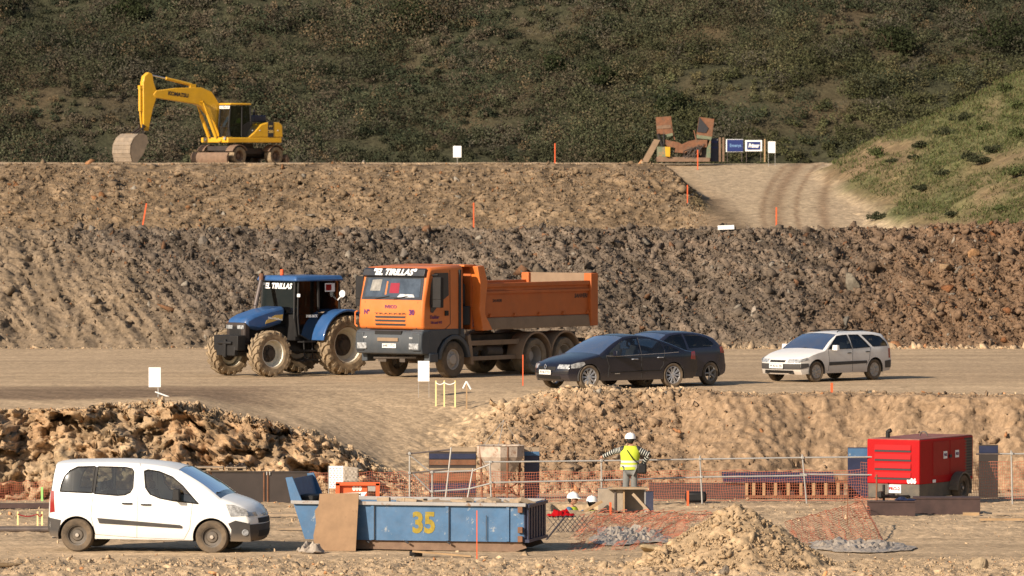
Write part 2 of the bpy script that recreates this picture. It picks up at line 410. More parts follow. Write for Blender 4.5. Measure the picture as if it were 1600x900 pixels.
# ---------------- vegetation ----------------
def leaf_mat(name, rough=.9):
    s = N(name)
    at = s.n('ShaderNodeAttribute', attribute_name='Col')
    s.l(at.outputs['Color'], s.b.inputs['Base Color']); s.b.inputs['Roughness'].default_value = rough
    s.b.inputs['Specular IOR Level'].default_value = .1
    return s.m
M_LEAF = leaf_mat('foliage')
def leaf_cloud(cent, rad, nleaf, size, rs, lobes=5):
    """leaf faces spread through an uneven crown; returns verts (n*4,3)"""
    lc = rs.normal(size=(lobes, 3))*np.array([.42, .42, .25]); lr = rs.uniform(.35, .7, lobes)
    k = rs.randint(0, lobes, nleaf)
    v = rs.normal(size=(nleaf, 3)); v /= np.linalg.norm(v, axis=1)[:, None]
    rr = rs.uniform(.3, 1, nleaf)**.6
    p = lc[k] + v*(lr[k]*rr)[:, None]
    p[:, 2] = np.abs(p[:, 2]+.2)
    p = p*rad + cent
    a = rs.normal(size=(nleaf, 3)); a /= np.linalg.norm(a, axis=1)[:, None]
    b = np.cross(a, rs.normal(size=(nleaf, 3))); b /= np.linalg.norm(b, axis=1)[:, None]
    s = size*rs.uniform(.6, 1.4, nleaf)[:, None]
    q = np.stack([p - a*s, p + b*s*.55, p + a*s, p - b*s*.55], 1)
    return q.reshape(-1, 3)
def hill_scrub():
    rs = np.random.RandomState(21)
    n = 13000
    x = rs.uniform(-52, 52, n); d = rs.uniform(362, 418, n)
    den = fbm(x*.12, d*.12, 4, 91)          # matches bare patches in soil()
    keep = rs.rand(n) < np.clip(.98 - 1.7*np.maximum(den-.2, 0), .4, 1)
    x = x[keep]; d = d[keep]; n = len(x)
    z = terrain(x, d)
    tone = fbm(x*.09+4, d*.09, 3, 95); tone2 = fbm(x*.3+4, d*.3, 3, 97)
    big = np.clip(.8 + 2.0*fbm(x*.10, d*.13, 3, 99), .5, 2.1)
    right = sst(0, 12, x)*(1-sst(380, 392, d))
    V = []; C = []
    for i in range(n):
        r = rs.uniform(.5, 1.15)*big[i]
        nl = int(150*r)+60
        q = leaf_cloud(np.array([x[i], d[i], z[i]+.05]), np.array([r, r, r*rs.uniform(.9, 1.5)]), nl, .062, rs)
        kind = rs.rand()
        if kind < .36 + .6*tone[i]: base = np.array([.088, .072, .050])
        elif kind < .80: base = np.array([.064, .067, .038])
        elif kind < .93: base = np.array([.032, .040, .024])
        else: base = np.array([.13, .095, .055])
        base = base*(1-right[i]*.6) + np.array([.085, .088, .036])*right[i]*.6
        c = base*rs.uniform(.7, 1.25)*(1+.5*tone2[i]+.5*tone[i])
        V.append(q); C.append(np.repeat(c[None]*rs.uniform(.8, 1.2, nl)[:, None], 4, 0))
    nb = 570
    xb = rs.uniform(-52, 52, nb); db = rs.uniform(364, 416, nb); zb = terrain(xb, db)
    for i in range(nb):
        r = rs.uniform(.9, 1.9); nl = int(420*r)
        q = leaf_cloud(np.array([xb[i], db[i], zb[i]]), np.array([r*1.15, r, r*rs.uniform(.75, 1.2)]), nl, .065, rs, 8)
        c = np.array([[.034, .042, .024], [.050, .054, .032], [.066, .060, .044]][rs.randint(0, 3)])*rs.uniform(.85, 1.35)
        V.append(q); C.append(np.repeat(c[None]*rs.uniform(.85, 1.15, nl)[:, None], 4, 0))
    V = np.concatenate(V); C = np.concatenate(C)
    o = np_mesh('hillside_scrub', V, np.arange(len(V)).reshape(-1, 4), M_LEAF, C)
    tag(o, 'dense brown and olive scrub covering the whole hillside', 'scrub', kind='stuff')
hill_scrub()
def far_field():
    rs = np.random.RandomState(22)
    # tall grass and weeds at the foot of the hill behind the plateau, and grass on the bank
    n = 60000
    x = rs.uniform(14.5, 34, n); d = rs.uniform(232, 345, n); z = terrain(x, d)
    g = fbm(x*.3, d*.08, 3, 81); base = np.where(x > 8, np.interp(d, [262, 276, 318, 330], [2.70, 2.80, 5.55, 5.6]), 90)
    k = (rs.rand(n) < np.clip(.75-2.0*np.maximum(g, 0), .03, 1)) & (z-base > .5)
    x, d, z = x[k], d[k], z[k]; n = len(x)
    p = np.stack([x, d, z], -1)
    V = []; C = []
    m = 5
    for j in range(m):
        o = rs.normal(size=(n, 3))*np.array([.12, .12, 0]); h = rs.uniform(.04, .15, n)
        t = rs.normal(size=(n, 3))*.06; t[:, 2] = h
        wv = rs.normal(size=(n, 3)); wv[:, 2] = 0; wv = wv/np.linalg.norm(wv, axis=1)[:, None]*.022
        q = np.stack([p+o-wv, p+o+wv, p+o+t+wv*.4, p+o+t-wv*.4], 1)
        V.append(q.reshape(-1, 3))
        c = np.where((rs.rand(n) < .3)[:, None], np.array([.12, .10, .05]), np.array([.07, .082, .03]))*rs.uniform(.6, 1.3, n)[:, None]
        C.append(np.repeat(c, 4, 0))
    V = np.concatenate(V); C = np.concatenate(C)
    tag(np_mesh('bank_grass', V, np.arange(len(V)).reshape(-1, 4), M_LEAF, C), 'green and straw tufts of grass growing on the right bank', 'grass', kind='stuff')
far_field()
M_BARK = leaf_mat('bark')
def shrub(x, d, r, h, col, label, group, seed, nl=900, size=.045, name='shrub'):
    rs = np.random.RandomState(seed)
    z = gz(x, d)
    e = bpy.data.objects.new(name, None); COL.objects.link(e); e.location = (x, d, z); e.empty_display_size = .2
    tag(e, label, 'shrub', group)
    q = leaf_cloud(np.array([0, 0, .05]), np.array([r, r, h]), nl, size, rs, 7)
    c = np.repeat(np.array(col)[None]*rs.uniform(.6, 1.5, nl)[:, None], 4, 0)
    np_mesh('crown', q, np.arange(len(q)).reshape(-1, 4), M_LEAF, c, parent=e)
    # stems
    V = []; Fq = []
    for k in range(5):
        a = rs.uniform(0, 6.28); tip = np.array([math.cos(a)*r*.5, math.sin(a)*r*.5, h*.8]); b0 = np.array([math.cos(a)*.04, math.sin(a)*.04, -.05])
        w0 = .03*r+.01
        n0 = len(V)
        for pt, ww in ((b0, w0), ((b0+tip)/2+rs.normal(size=3)*.05, w0*.6), (tip, w0*.25)):
            for s in range(4):
                V.append(pt+np.array([math.cos(s*1.57)*ww, math.sin(s*1.57)*ww, 0]))
        for L_ in range(2):
            for s in range(4):
                Fq.append([n0+L_*4+s, n0+L_*4+(s+1) % 4, n0+L_*4+4+(s+1) % 4, n0+L_*4+4+s])
    V = np.array(V)
    np_mesh('stem', V, np.array(Fq), M_BARK, np.repeat(np.array([[.09, .065, .045]]), len(V), 0), parent=e)
    return e
def bank_x(px, d): return (px-800)/F*d
rs_ = np.random.RandomState(5)
def hit(px, py, lo=222, hi=330):
    """where the sight line through a photo point first meets the ground"""
    ds = np.arange(lo, hi, .25); z = terrain((px-800)/F*ds, ds); zr = CAMZ - (py-HZ)/F*ds
    i = np.where(z >= zr)[0]
    return (float(ds[i[0]]) if len(i) else None)
for i, (px, py, r, h, dark) in enumerate([(1372, 245, .9, .75, 0), (1412, 195, .75, .75, 0), (1372, 345, .6, .55, 1), (1440, 232, .7, .4, 1), (1428, 250, .5, .35, 1), (1478, 212, .9, .45, 1), (1505, 190, .8, .7, 1), (1535, 255, 1.0, .55, 1),
        (1550, 240, .8, .55, 1), (1475, 275, .6, .35, 1), (1440, 298, .7, .4, 1), (1520, 250, .8, .6, 1), (1392, 255, .45, .3, 1), (1568, 145, .7, .8, 0), (1590, 170, .8, .8, 0), (1585, 275, .8, .7, 0), (1490, 340, .6, .5, 1), (1540, 205, .7, .55, 0), (1450, 178, .6, .5, 0), (1595, 215, .8, .8, 0), (1565, 330, .6, .45, 0)]):
    d = hit(px, py)
    if d is None: continue
    col = [.038, .042, .022] if dark else [.065, .078, .030]
    lab = 'low dark brown-green shrub growing on the right grassy bank' if dark else 'bright green bushy shrub growing on the right grassy bank'
    shrub(bank_x(px, d), d, r*.62, h*.6, col, lab, 'dark shrubs on the grassy bank' if dark else 'green shrubs on the grassy bank', 100+i)
# individually recognisable large bushes on the wooded hill
for i, (px, py, r, h, lab) in enumerate([
        (672, 22, 2.0, 2.4, 'large dark bush at the top of the hillside above the truck'),
        (640, 50, 1.6, 1.5, 'dark bush just below left of the topmost large bush'),
        (1560, 75, 2.6, 2.6, 'big dark green oak-like bush at the upper right edge of the hillside'),
        (1395, 82, 1.6, 1.4, 'round dark bush high on the hillside above the grassy bank'),
        (940, 135, 1.4, 1.4, 'dark bush in the middle of the hillside above the white notice board'),
        (870, 115, 1.3, 1.0, 'dark spreading bush on the hillside left of the middle bush'),
        (1045, 175, 1.1, 1.0, 'small dark bush just above the rusty raised flaps'),
        (215, 30, 1.5, 1.2, 'dark bush at the top left of the hillside above the excavator')]):
    d = hit(px, py, 362, 440)
    if d is None: continue
    shrub((px-800)/F*d, d, r, h, [.026, .032, .014], lab, 'large dark bushes on the hillside', 200+i, nl=3000, size=.08, name='bush')
# ---------------- object building kit ----------------
def paint(name, col, rough=.4, metal=0.0, dust=.0, dustcol=(.33, .24, .15), low=None, var=.12, spec=.5, scale=3.0, coat=0.0, streak=False, rust=None):
    """procedural finish; col linear. dust = how much dust clings; low=(z0,z1) dust thicker below z0 (object space metres)"""
    s = N(name)
    tc = s.n('ShaderNodeTexCoord')
    n1 = s.n('ShaderNodeTexNoise', Scale=scale, Detail=6, Roughness=.65)
    if streak:
        mp = s.n('ShaderNodeMapping'); mp.inputs['Scale'].default_value = (2.2, 2.2, .35); s.l(tc.outputs['Object'], mp.inputs[0]); s.l(mp.outputs[0], n1.inputs['Vector'])
    else: s.l(tc.outputs['Object'], n1.inputs['Vector'])
    mr = s.n('ShaderNodeMapRange'); mr.inputs[1].default_value = .3; mr.inputs[2].default_value = .7; mr.inputs[3].default_value = 1-var; mr.inputs[4].default_value = 1+var
    s.l(n1.outputs[0], mr.inputs[0])
    vm = s.n('ShaderNodeVectorMath', operation='SCALE'); vm.inputs[0].default_value = col[:3]; s.l(mr.outputs[0], vm.inputs['Scale'])
    last = vm.outputs[0]
    if rust:
        n3 = s.n('ShaderNodeTexNoise', Scale=rust[1], Detail=8, Roughness=.7); s.l(tc.outputs['Object'], n3.inputs['Vector'])
        r3 = s.n('ShaderNodeMapRange'); r3.inputs[1].default_value = rust[2]; r3.inputs[2].default_value = rust[2]+.07; s.l(n3.outputs[0], r3.inputs[0])
        mx = s.n('ShaderNodeMix', data_type='RGBA'); s.l(r3.outputs[0], mx.inputs[0]); s.l(last, mx.inputs[6]); mx.inputs[7].default_value = (*rust[0], 1); last = mx.outputs[2]
    rsock = None
    if dust > 0:
        n2 = s.n('ShaderNodeTexNoise', Scale=scale*.7+1, Detail=7, Roughness=.7); s.l(tc.outputs['Object'], n2.inputs['Vector'])
        dr = s.n('ShaderNodeMapRange'); dr.inputs[1].default_value = .38; dr.inputs[2].default_value = .72; dr.inputs[3].default_value = dust*.35; dr.inputs[4].default_value = min(1, dust*1.4)
        s.l(n2.outputs[0], dr.inputs[0]); f = dr.outputs[0]
        if low:
            sp = s.n('ShaderNodeSeparateXYZ'); s.l(tc.outputs['Object'], sp.inputs[0])
            lr = s.n('ShaderNodeMapRange'); lr.inputs[1].default_value = low[1]; lr.inputs[2].default_value = low[0]; lr.inputs[3].default_value = 0; lr.inputs[4].default_value = low[2] if len(low) > 2 else .6
            s.l(sp.outputs['Z'], lr.inputs[0])
            ad = s.n('ShaderNodeMath', operation='ADD', use_clamp=True); s.l(f, ad.inputs[0]); s.l(lr.outputs[0], ad.inputs[1]); f = ad.outputs[0]
        mx = s.n('ShaderNodeMix', data_type='RGBA'); s.l(f, mx.inputs[0]); s.l(last, mx.inputs[6]); mx.inputs[7].default_value = (*dustcol, 1); last = mx.outputs[2]
        rr = s.n('ShaderNodeMapRange'); rr.inputs[3].default_value = rough; rr.inputs[4].default_value = .95; s.l(f, rr.inputs[0]); rsock = rr.outputs[0]
    s.l(last, s.b.inputs['Base Color'])
    if rsock: s.l(rsock, s.b.inputs['Roughness'])
    else: s.b.inputs['Roughness'].default_value = rough
    s.b.inputs['Metallic'].default_value = metal; s.b.inputs['Specular IOR Level'].default_value = spec
    if coat: s.b.inputs['Coat Weight'].default_value = coat; s.b.inputs['Coat Roughness'].default_value = .08
    bp = s.n('ShaderNodeBump', Strength=.15, Distance=.01); s.l(n1.outputs[0], bp.inputs['Height']); s.l(bp.outputs[0], s.b.inputs['Normal'])
    return s.m
def glass_mat(name, tint=(.35, .42, .42), refl=.5, dust=.025):
    s = N(name); s.t.nodes.remove(s.b)
    tr = s.n('ShaderNodeBsdfTransparent'); tr.inputs[0].default_value = (*tint, 1)
    gl = s.n('ShaderNodeBsdfGlossy'); gl.inputs[0].default_value = (.9, .95, 1, 1); gl.inputs['Roughness'].default_value = .04
    df = s.n('ShaderNodeBsdfDiffuse'); df.inputs[0].default_value = (.30, .25, .19, 1)
    fr = s.n('ShaderNodeFresnel', IOR=1.38)
    ma = s.n('ShaderNodeMath', operation='MULTIPLY_ADD'); s.l(fr.outputs[0], ma.inputs[0]); ma.inputs[1].default_value = 1.0; ma.inputs[2].default_value = refl*.12
    m1 = s.n('ShaderNodeMixShader'); s.l(ma.outputs[0], m1.inputs[0]); s.l(tr.outputs[0], m1.inputs[1]); s.l(gl.outputs[0], m1.inputs[2])
    n = s.n('ShaderNodeTexNoise', Scale=3.0, Detail=5); tc = s.n('ShaderNodeTexCoord'); s.l(tc.outputs['Object'], n.inputs['Vector'])
    mr = s.n('ShaderNodeMapRange'); mr.inputs[1].default_value = .35; mr.inputs[2].default_value = .7; mr.inputs[3].default_value = dust*.3; mr.inputs[4].default_value = dust*1.6; s.l(n.outputs[0], mr.inputs[0])
    m2 = s.n('ShaderNodeMixShader'); s.l(mr.outputs[0], m2.inputs[0]); s.l(m1.outputs[0], m2.inputs[1]); s.l(df.outputs[0], m2.inputs[2])
    s.l(m2.outputs[0], s.out.inputs[0])
    return s.m
M = dict(
    white=paint('white_car_paint', (.80, .80, .78), .3, dust=.06, low=(.25, .75, .35), var=.02, coat=.3),
    wagonwhite=paint('silver_white_paint', (.74, .73, .71), .32, dust=.14, low=(.25, .7, .5), var=.03, coat=.3),
    navy=paint('dark_navy_paint', (.006, .008, .018), .18, dust=.02, low=(.15, .45, .15), var=.1, coat=.2),
    hatch=paint('dark_blue_paint', (.014, .018, .038), .2, dust=.02, low=(.15, .45, .15), var=.1, coat=.2),
    glass=glass_mat('window_glass', (.45, .5, .5), .3), darkglass=glass_mat('dark_window_glass', (.20, .23, .23), .2, .015),
    dustglass=glass_mat('dusty_windscreen', (.30, .34, .36), .6, .07),
    plastic=paint('grey_black_plastic', (.035, .035, .037), .6, dust=.07, low=(.2, .42, .45), var=.15, spec=.3),
    trim=paint('dark_trim', (.045, .045, .047), .6, dust=.06, var=.1, spec=.3),
    rubber=paint('dusty_tyre_rubber', (.045, .04, .036), .9, dust=.55, dustcol=(.24, .175, .11), var=.2, spec=.2),
    mudrubber=paint('mud_caked_tyre', (.06, .05, .04), .95, dust=.92, dustcol=(.40, .30, .19), var=.2, spec=.1, scale=5),
    steelrim=paint('black_steel_wheel', (.03, .03, .03), .5, dust=.25, var=.2),
    alloy=paint('alloy_wheel', (.55, .55, .56), .35, metal=.6, dust=.15, var=.1),
    hubcap=paint('dusty_hubcap', (.42, .40, .37), .5, metal=.3, dust=.4, var=.1),
    chrome=paint('headlamp_silver', (.62, .63, .65), .15, metal=.8, var=.2, scale=12),
    lamp=paint('clear_lamp', (.30, .31, .32), .12, var=.7, scale=14, coat=.8),
    redlamp=paint('red_tail_lamp', (.25, .012, .012), .25, coat=.8, var=.1),
    orangelamp=paint('orange_indicator', (.7, .18, .02), .3, coat=.6),
    black=paint('matt_black', (.012, .012, .013), .6, dust=.015, var=.2, spec=.3),
    interior=paint('dark_interior', (.045, .045, .048), .85, var=.2),
    seat=paint('dark_grey_seat_cloth', (.07, .07, .075), .95, var=.2),
    plate=paint('number_plate_white', (.72, .72, .70), .5, dust=.12),
    ink=paint('black_lettering', (.02, .02, .025), .6),
    gap=paint('panel_gap', (.03, .03, .03), .8),
    orange=paint('orange_truck_paint', (.62, .150, .018), .42, dust=.12, low=(.9, 1.6, .15), var=.08, coat=.25),
    orangebody=paint('worn_orange_steel', (.44, .10, .012), .5, dust=.14, dustcol=(.25, .15, .085), var=.14, scale=1.6),
    dustysteel=paint('dust_covered_steel', (.22, .15, .095), .85, dust=.6, dustcol=(.26, .185, .12), var=.2),
    chassis=paint('dirty_chassis', (.035, .03, .028), .8, dust=.2, dustcol=(.24, .18, .12), var=.3),
    greyplastic=paint('slate_grey_bumper', (.035, .048, .062), .55, dust=.07, var=.12),
    darkslate=paint('dark_slate_visor', (.012, .018, .028), .35, dust=.06),
    blue=paint('tractor_blue', (.012, .085, .25), .35, dust=.10, dustcol=(.30, .22, .15), var=.1, coat=.3),
    cream=paint('cream_wheel_rim', (.72, .68, .56), .5, dust=.1),
    yellow=paint('excavator_yellow', (.62, .34, .012), .4, dust=.07, var=.1, coat=.2, scale=2),
    brownsteel=paint('worn_bucket_steel', (.19, .155, .12), .6, metal=.2, dust=.5, dustcol=(.40, .31, .22), var=.2),
    rust=paint('rusty_steel', (.15, .055, .024), .8, dust=.15, var=.4, scale=5, rust=((.10, .05, .03), 4, .55)),
    palerust=paint('pale_rust_steel', (.15, .09, .06), .8, dust=.2, var=.3, scale=5),
    mossgreen=paint('faded_green_machine_paint', (.09, .14, .09), .7, dust=.3, rust=((.25, .12, .06), 5, .55)),
    navybox=paint('navy_painted_steel', (.012, .022, .06), .5, dust=.08),
    skipblue=paint('worn_sky_blue_steel', (.030, .112, .235), .6, dust=.08, dustcol=(.34, .28, .22), var=.2, scale=4, rust=((.26, .29, .31), 6, .60)),
    skipnavy=paint('dark_blue_steel', (.006, .014, .05), .5, dust=.03, var=.25),
    skipwhite=paint('chipped_pale_rim', (.30, .31, .32), .6, dust=.3, rust=((.16, .09, .05), 6, .56)),
    wood=paint('plywood', (.25, .155, .085), .85, var=.18, scale=3, rust=((.15, .09, .05), 1.6, .58)),
    timber=paint('raw_timber', (.34, .225, .12), .85, var=.2, scale=6),
    oldwood=paint('grey_old_timber', (.30, .23, .16), .9, dust=.3, var=.25, scale=6),
    galv=paint('galvanised_tube', (.36, .36, .35), .4, metal=.35, dust=.2, var=.15),
    darktube=paint('dark_tube', (.07, .06, .065), .5, metal=.3, dust=.2),
    red=paint('generator_red', (.36, .003, .005), .55, dust=.0, var=.06, spec=.15),
    charcoal=paint('charcoal_base', (.055, .055, .05), .65, dust=.25, var=.15),
    darksheet=paint('dark_brown_steel_sheet', (.028, .020, .017), .65, dust=.05, dustcol=(.16, .11, .08), var=.4, scale=1.5),
    beam=paint('dark_rusty_beam', (.042, .022, .02), .7, dust=.06, dustcol=(.2, .12, .08), var=.3),
    concrete=paint('raw_concrete', (.28, .24, .19), .95, dust=.2, var=.2, scale=4, rust=((.25, .22, .18), 3, .58)),
    conepaint=paint('cement_splashed_hopper', (.44, .36, .29), .9, dust=.15, var=.3, scale=7, rust=((.26, .16, .11), 6, .55)),
    net=paint('orange_plastic_net', (.38, .07, .032), .8, dust=.35, var=.1),
    plasticsheet=paint('grey_plastic_sheet', (.30, .27, .235), .4, dust=.4, var=.25, scale=5),
    stake=paint('fluorescent_orange_stake', (.62, .10, .025), .6, var=.05),
    signwhite=paint('white_board', (.80, .80, .78), .6, dust=.04, var=.02),
    signblue=paint('royal_blue_board', (.008, .022, .13), .5, var=.05),
    ltblue=paint('pale_blue_ink', (.15, .28, .50), .5),
    greenstake=paint('light_green_stake', (.28, .55, .16), .6), yellowstake=paint('pale_yellow_timber', (.72, .62, .28), .7),
    skin=paint('skin', (.42, .22, .14), .6, var=.05), vest=paint('hi_vis_yellow_vest', (.52, .62, .05), .75, var=.05, spec=.2),
    reflect=paint('silver_reflective_band', (.62, .64, .55), .4), trousers=paint('grey_trousers', (.16, .17, .17), .95, var=.12, dust=.12),
    helmet=paint('white_hard_hat', (.82, .82, .80), .3), hair=paint('dark_hair', (.015, .012, .01), .8),
    letterpurple=paint('purple_lettering', (.10, .015, .10), .6), letterwhite=paint('white_lettering', (.82, .82, .80), .6), letteryellow=paint('yellow_spray_paint', (.27, .20, .025), .85, var=.3, scale=9, rust=((.05, .13, .22), 12, .60)),
    redcloth=paint('dark_red_cloth', (.25, .02, .04), .9), gold=paint('gold_decal', (.55, .38, .12), .5),
)
def striped():
    s = N('striped_shirt'); tc = s.n('ShaderNodeTexCoord'); 
    wv = s.n('ShaderNodeAttribute', attribute_name='Col')
    s.l(wv.outputs['Color'], s.b.inputs['Base Color']); s.b.inputs['Roughness'].default_value = .9
    return s.m
M['stripes'] = striped()

class MB:
    def __init__(s): s.V = []; s.F = []
    def add(s, V, Fc, mt=None):
        n = len(s.V)
        for v in V: s.V.append(tuple(mt @ Vector(v)) if mt is not None else tuple(v))
        for f in Fc: s.F.append([n+i for i in f])
        return s
    def box(s, c, size, rot=None, taper=None):
        x, y, z = [a/2 for a in size]
        V = [(-x,-y,-z),(x,-y,-z),(x,y,-z),(-x,y,-z),(-x,-y,z),(x,-y,z),(x,y,z),(-x,y,z)]
        if taper: V = V[:4] + [(a*taper[0], b*taper[1], cc) for a, b, cc in V[4:]]
        m = Matrix.Translation(c) @ (Euler(rot).to_matrix().to_4x4() if rot else Matrix.Identity(4))
        return s.add(V, [[3,2,1,0],[4,5,6,7],[0,1,5,4],[1,2,6,5],[2,3,7,6],[3,0,4,7]], m)
    def prism(s, poly, a, b, axis='y'):
        """poly in the plane perpendicular to axis (x,z for y; y,z for x; x,y for z), from a to b along axis"""
        n = len(poly)
        def mk(p, t): return {'y': (p[0], t, p[1]), 'x': (t, p[0], p[1]), 'z': (p[0], p[1], t)}[axis]
        V = [mk(p, a) for p in poly] + [mk(p, b) for p in poly]
        Fc = [list(range(n)), list(range(2*n-1, n-1, -1))] + [[i, (i+1) % n, n+(i+1) % n, n+i] for i in range(n)]
        Fc[2:] = [f[::-1] for f in Fc[2:]]
        return s.add(V, Fc)
    def cyl(s, p0, p1, r0, r1=None, n=14, caps=True):
        p0 = Vector(p0); p1 = Vector(p1); r1 = r0 if r1 is None else r1
        d = (p1-p0).normalized(); a = d.orthogonal().normalized(); b = d.cross(a)
        V = []
        for p, r in ((p0, r0), (p1, r1)):
            for i in range(n): t = 2*math.pi*i/n; V.append(p + a*math.cos(t)*r + b*math.sin(t)*r)
        Fc = [[i, (i+1) % n, n+(i+1) % n, n+i] for i in range(n)]
        if caps: Fc += [list(range(n))[::-1], list(range(n, 2*n))]
        return s.add(V, Fc)
    def tube(s, pts, r, n=8):
        pts = [Vector(p) for p in pts]
        for i in range(len(pts)-1): s.cyl(pts[i], pts[i+1], r, n=n)
        return s
    def lathe(s, prof, c=(0,0,0), axis='y', n=32):
        """prof = [(r, t)...] along the axis"""
        V = []; k = len(prof)
        for i in range(n):
            a = 2*math.pi*i/n
            for r, t in prof:
                p = (r*math.cos(a), t, r*math.sin(a)) if axis == 'y' else ((r*math.cos(a), r*math.sin(a), t) if axis == 'z' else (t, r*math.cos(a), r*math.sin(a)))
                V.append((p[0]+c[0], p[1]+c[1], p[2]+c[2]))
        Fc = []
        for i in range(n):
            j = (i+1) % n
            for q in range(k-1): Fc.append([i*k+q, i*k+q+1, j*k+q+1, j*k+q])
        return s.add(V, Fc)
    def sphere(s, c, r, sc=(1,1,1), n=10):
        prof = [(max(1e-4, r*math.sin(math.pi*i/n)), -r*math.cos(math.pi*i/n)) for i in range(n+1)]
        m = MB().lathe(prof, axis='z', n=16)
        s.add([(v[0]*sc[0]+c[0], v[1]*sc[1]+c[1], v[2]*sc[2]+c[2]) for v in m.V], m.F); return s
    def build(s, name, mat, parent=None, bevel=0, smooth=False, loc=None, rot=None, angle=35, label=None):
        me = bpy.data.meshes.new(name); me.from_pydata(s.V, [], s.F); me.validate()
        bm = bmesh.new(); bm.from_mesh(me); bmesh.ops.recalc_face_normals(bm, faces=bm.faces); bm.to_mesh(me); bm.free()
        me.materials.append(mat)
        if smooth or bevel:
            me.polygons.foreach_set('use_smooth', [True]*len(me.polygons))
            me.set_sharp_from_angle(angle=R(angle))
        o = bpy.data.objects.new(name, me); COL.objects.link(o)
        if bevel:
            b = o.modifiers.new('bevel', 'BEVEL'); b.width = bevel; b.segments = 2; b.limit_method = 'ANGLE'; b.angle_limit = R(40); b.harden_normals = False
        if parent: o.parent = parent
        if loc is not None: o.location = loc
        if rot is not None: o.rotation_euler = rot
        if label: o['label'] = label
        return o
def thing(name, label, cat, loc=(0,0,0), rz=0, group=None, rot=None):
    o = bpy.data.objects.new(name, None); COL.objects.link(o); o.empty_display_size = .3
    o.location = loc; o.rotation_euler = rot if rot else (0, 0, rz)
    return tag(o, label, cat, group)
def text(name, body, size, mat, parent, mtx, depth=.004, shear=0, bold=.0, width=None, align='CENTER'):
    cu = bpy.data.curves.new(name, 'FONT'); cu.body = body; cu.size = size; cu.extrude = depth/2; cu.shear = shear; cu.offset = bold
    cu.align_x = align; cu.align_y = 'CENTER'; cu.resolution_u = 3
    t = bpy.data.objects.new('tmp', cu); COL.objects.link(t)
    dg = bpy.context.evaluated_depsgraph_get()
    me = bpy.data.meshes.new_from_object(t.evaluated_get(dg)); bpy.data.objects.remove(t)
    if width:
        xs = [v.co.x for v in me.vertices]; wd = max(xs)-min(xs)
        for v in me.vertices: v.co.x *= width/wd
    me.name = name; me.transform(mtx); me.materials.clear(); me.materials.append(mat)
    o = bpy.data.objects.new(name, me); COL.objects.link(o); o.parent = parent
    return o
def face_mtx(origin, right, up):
    """text plane: right = reading direction, up"""
    r = Vector(right).normalized(); u = Vector(up).normalized(); n = r.cross(u)
    m = Matrix((r, u, n)).transposed().to_4x4(); m.translation = Vector(origin); return m
def copy_tree(root, loc, rz=None, label=None, rot=None):
    r = root.copy(); COL.objects.link(r); r.location = loc
    if rz is not None: r.rotation_euler = (0, 0, rz)
    if rot is not None: r.rotation_euler = rot
    if label: r['label'] = label
    for ch in list(root.children):
        c = ch.copy(); COL.objects.link(c); c.parent = r
        for g in ch.children:
            d = g.copy(); COL.objects.link(d); d.parent = c
    return r

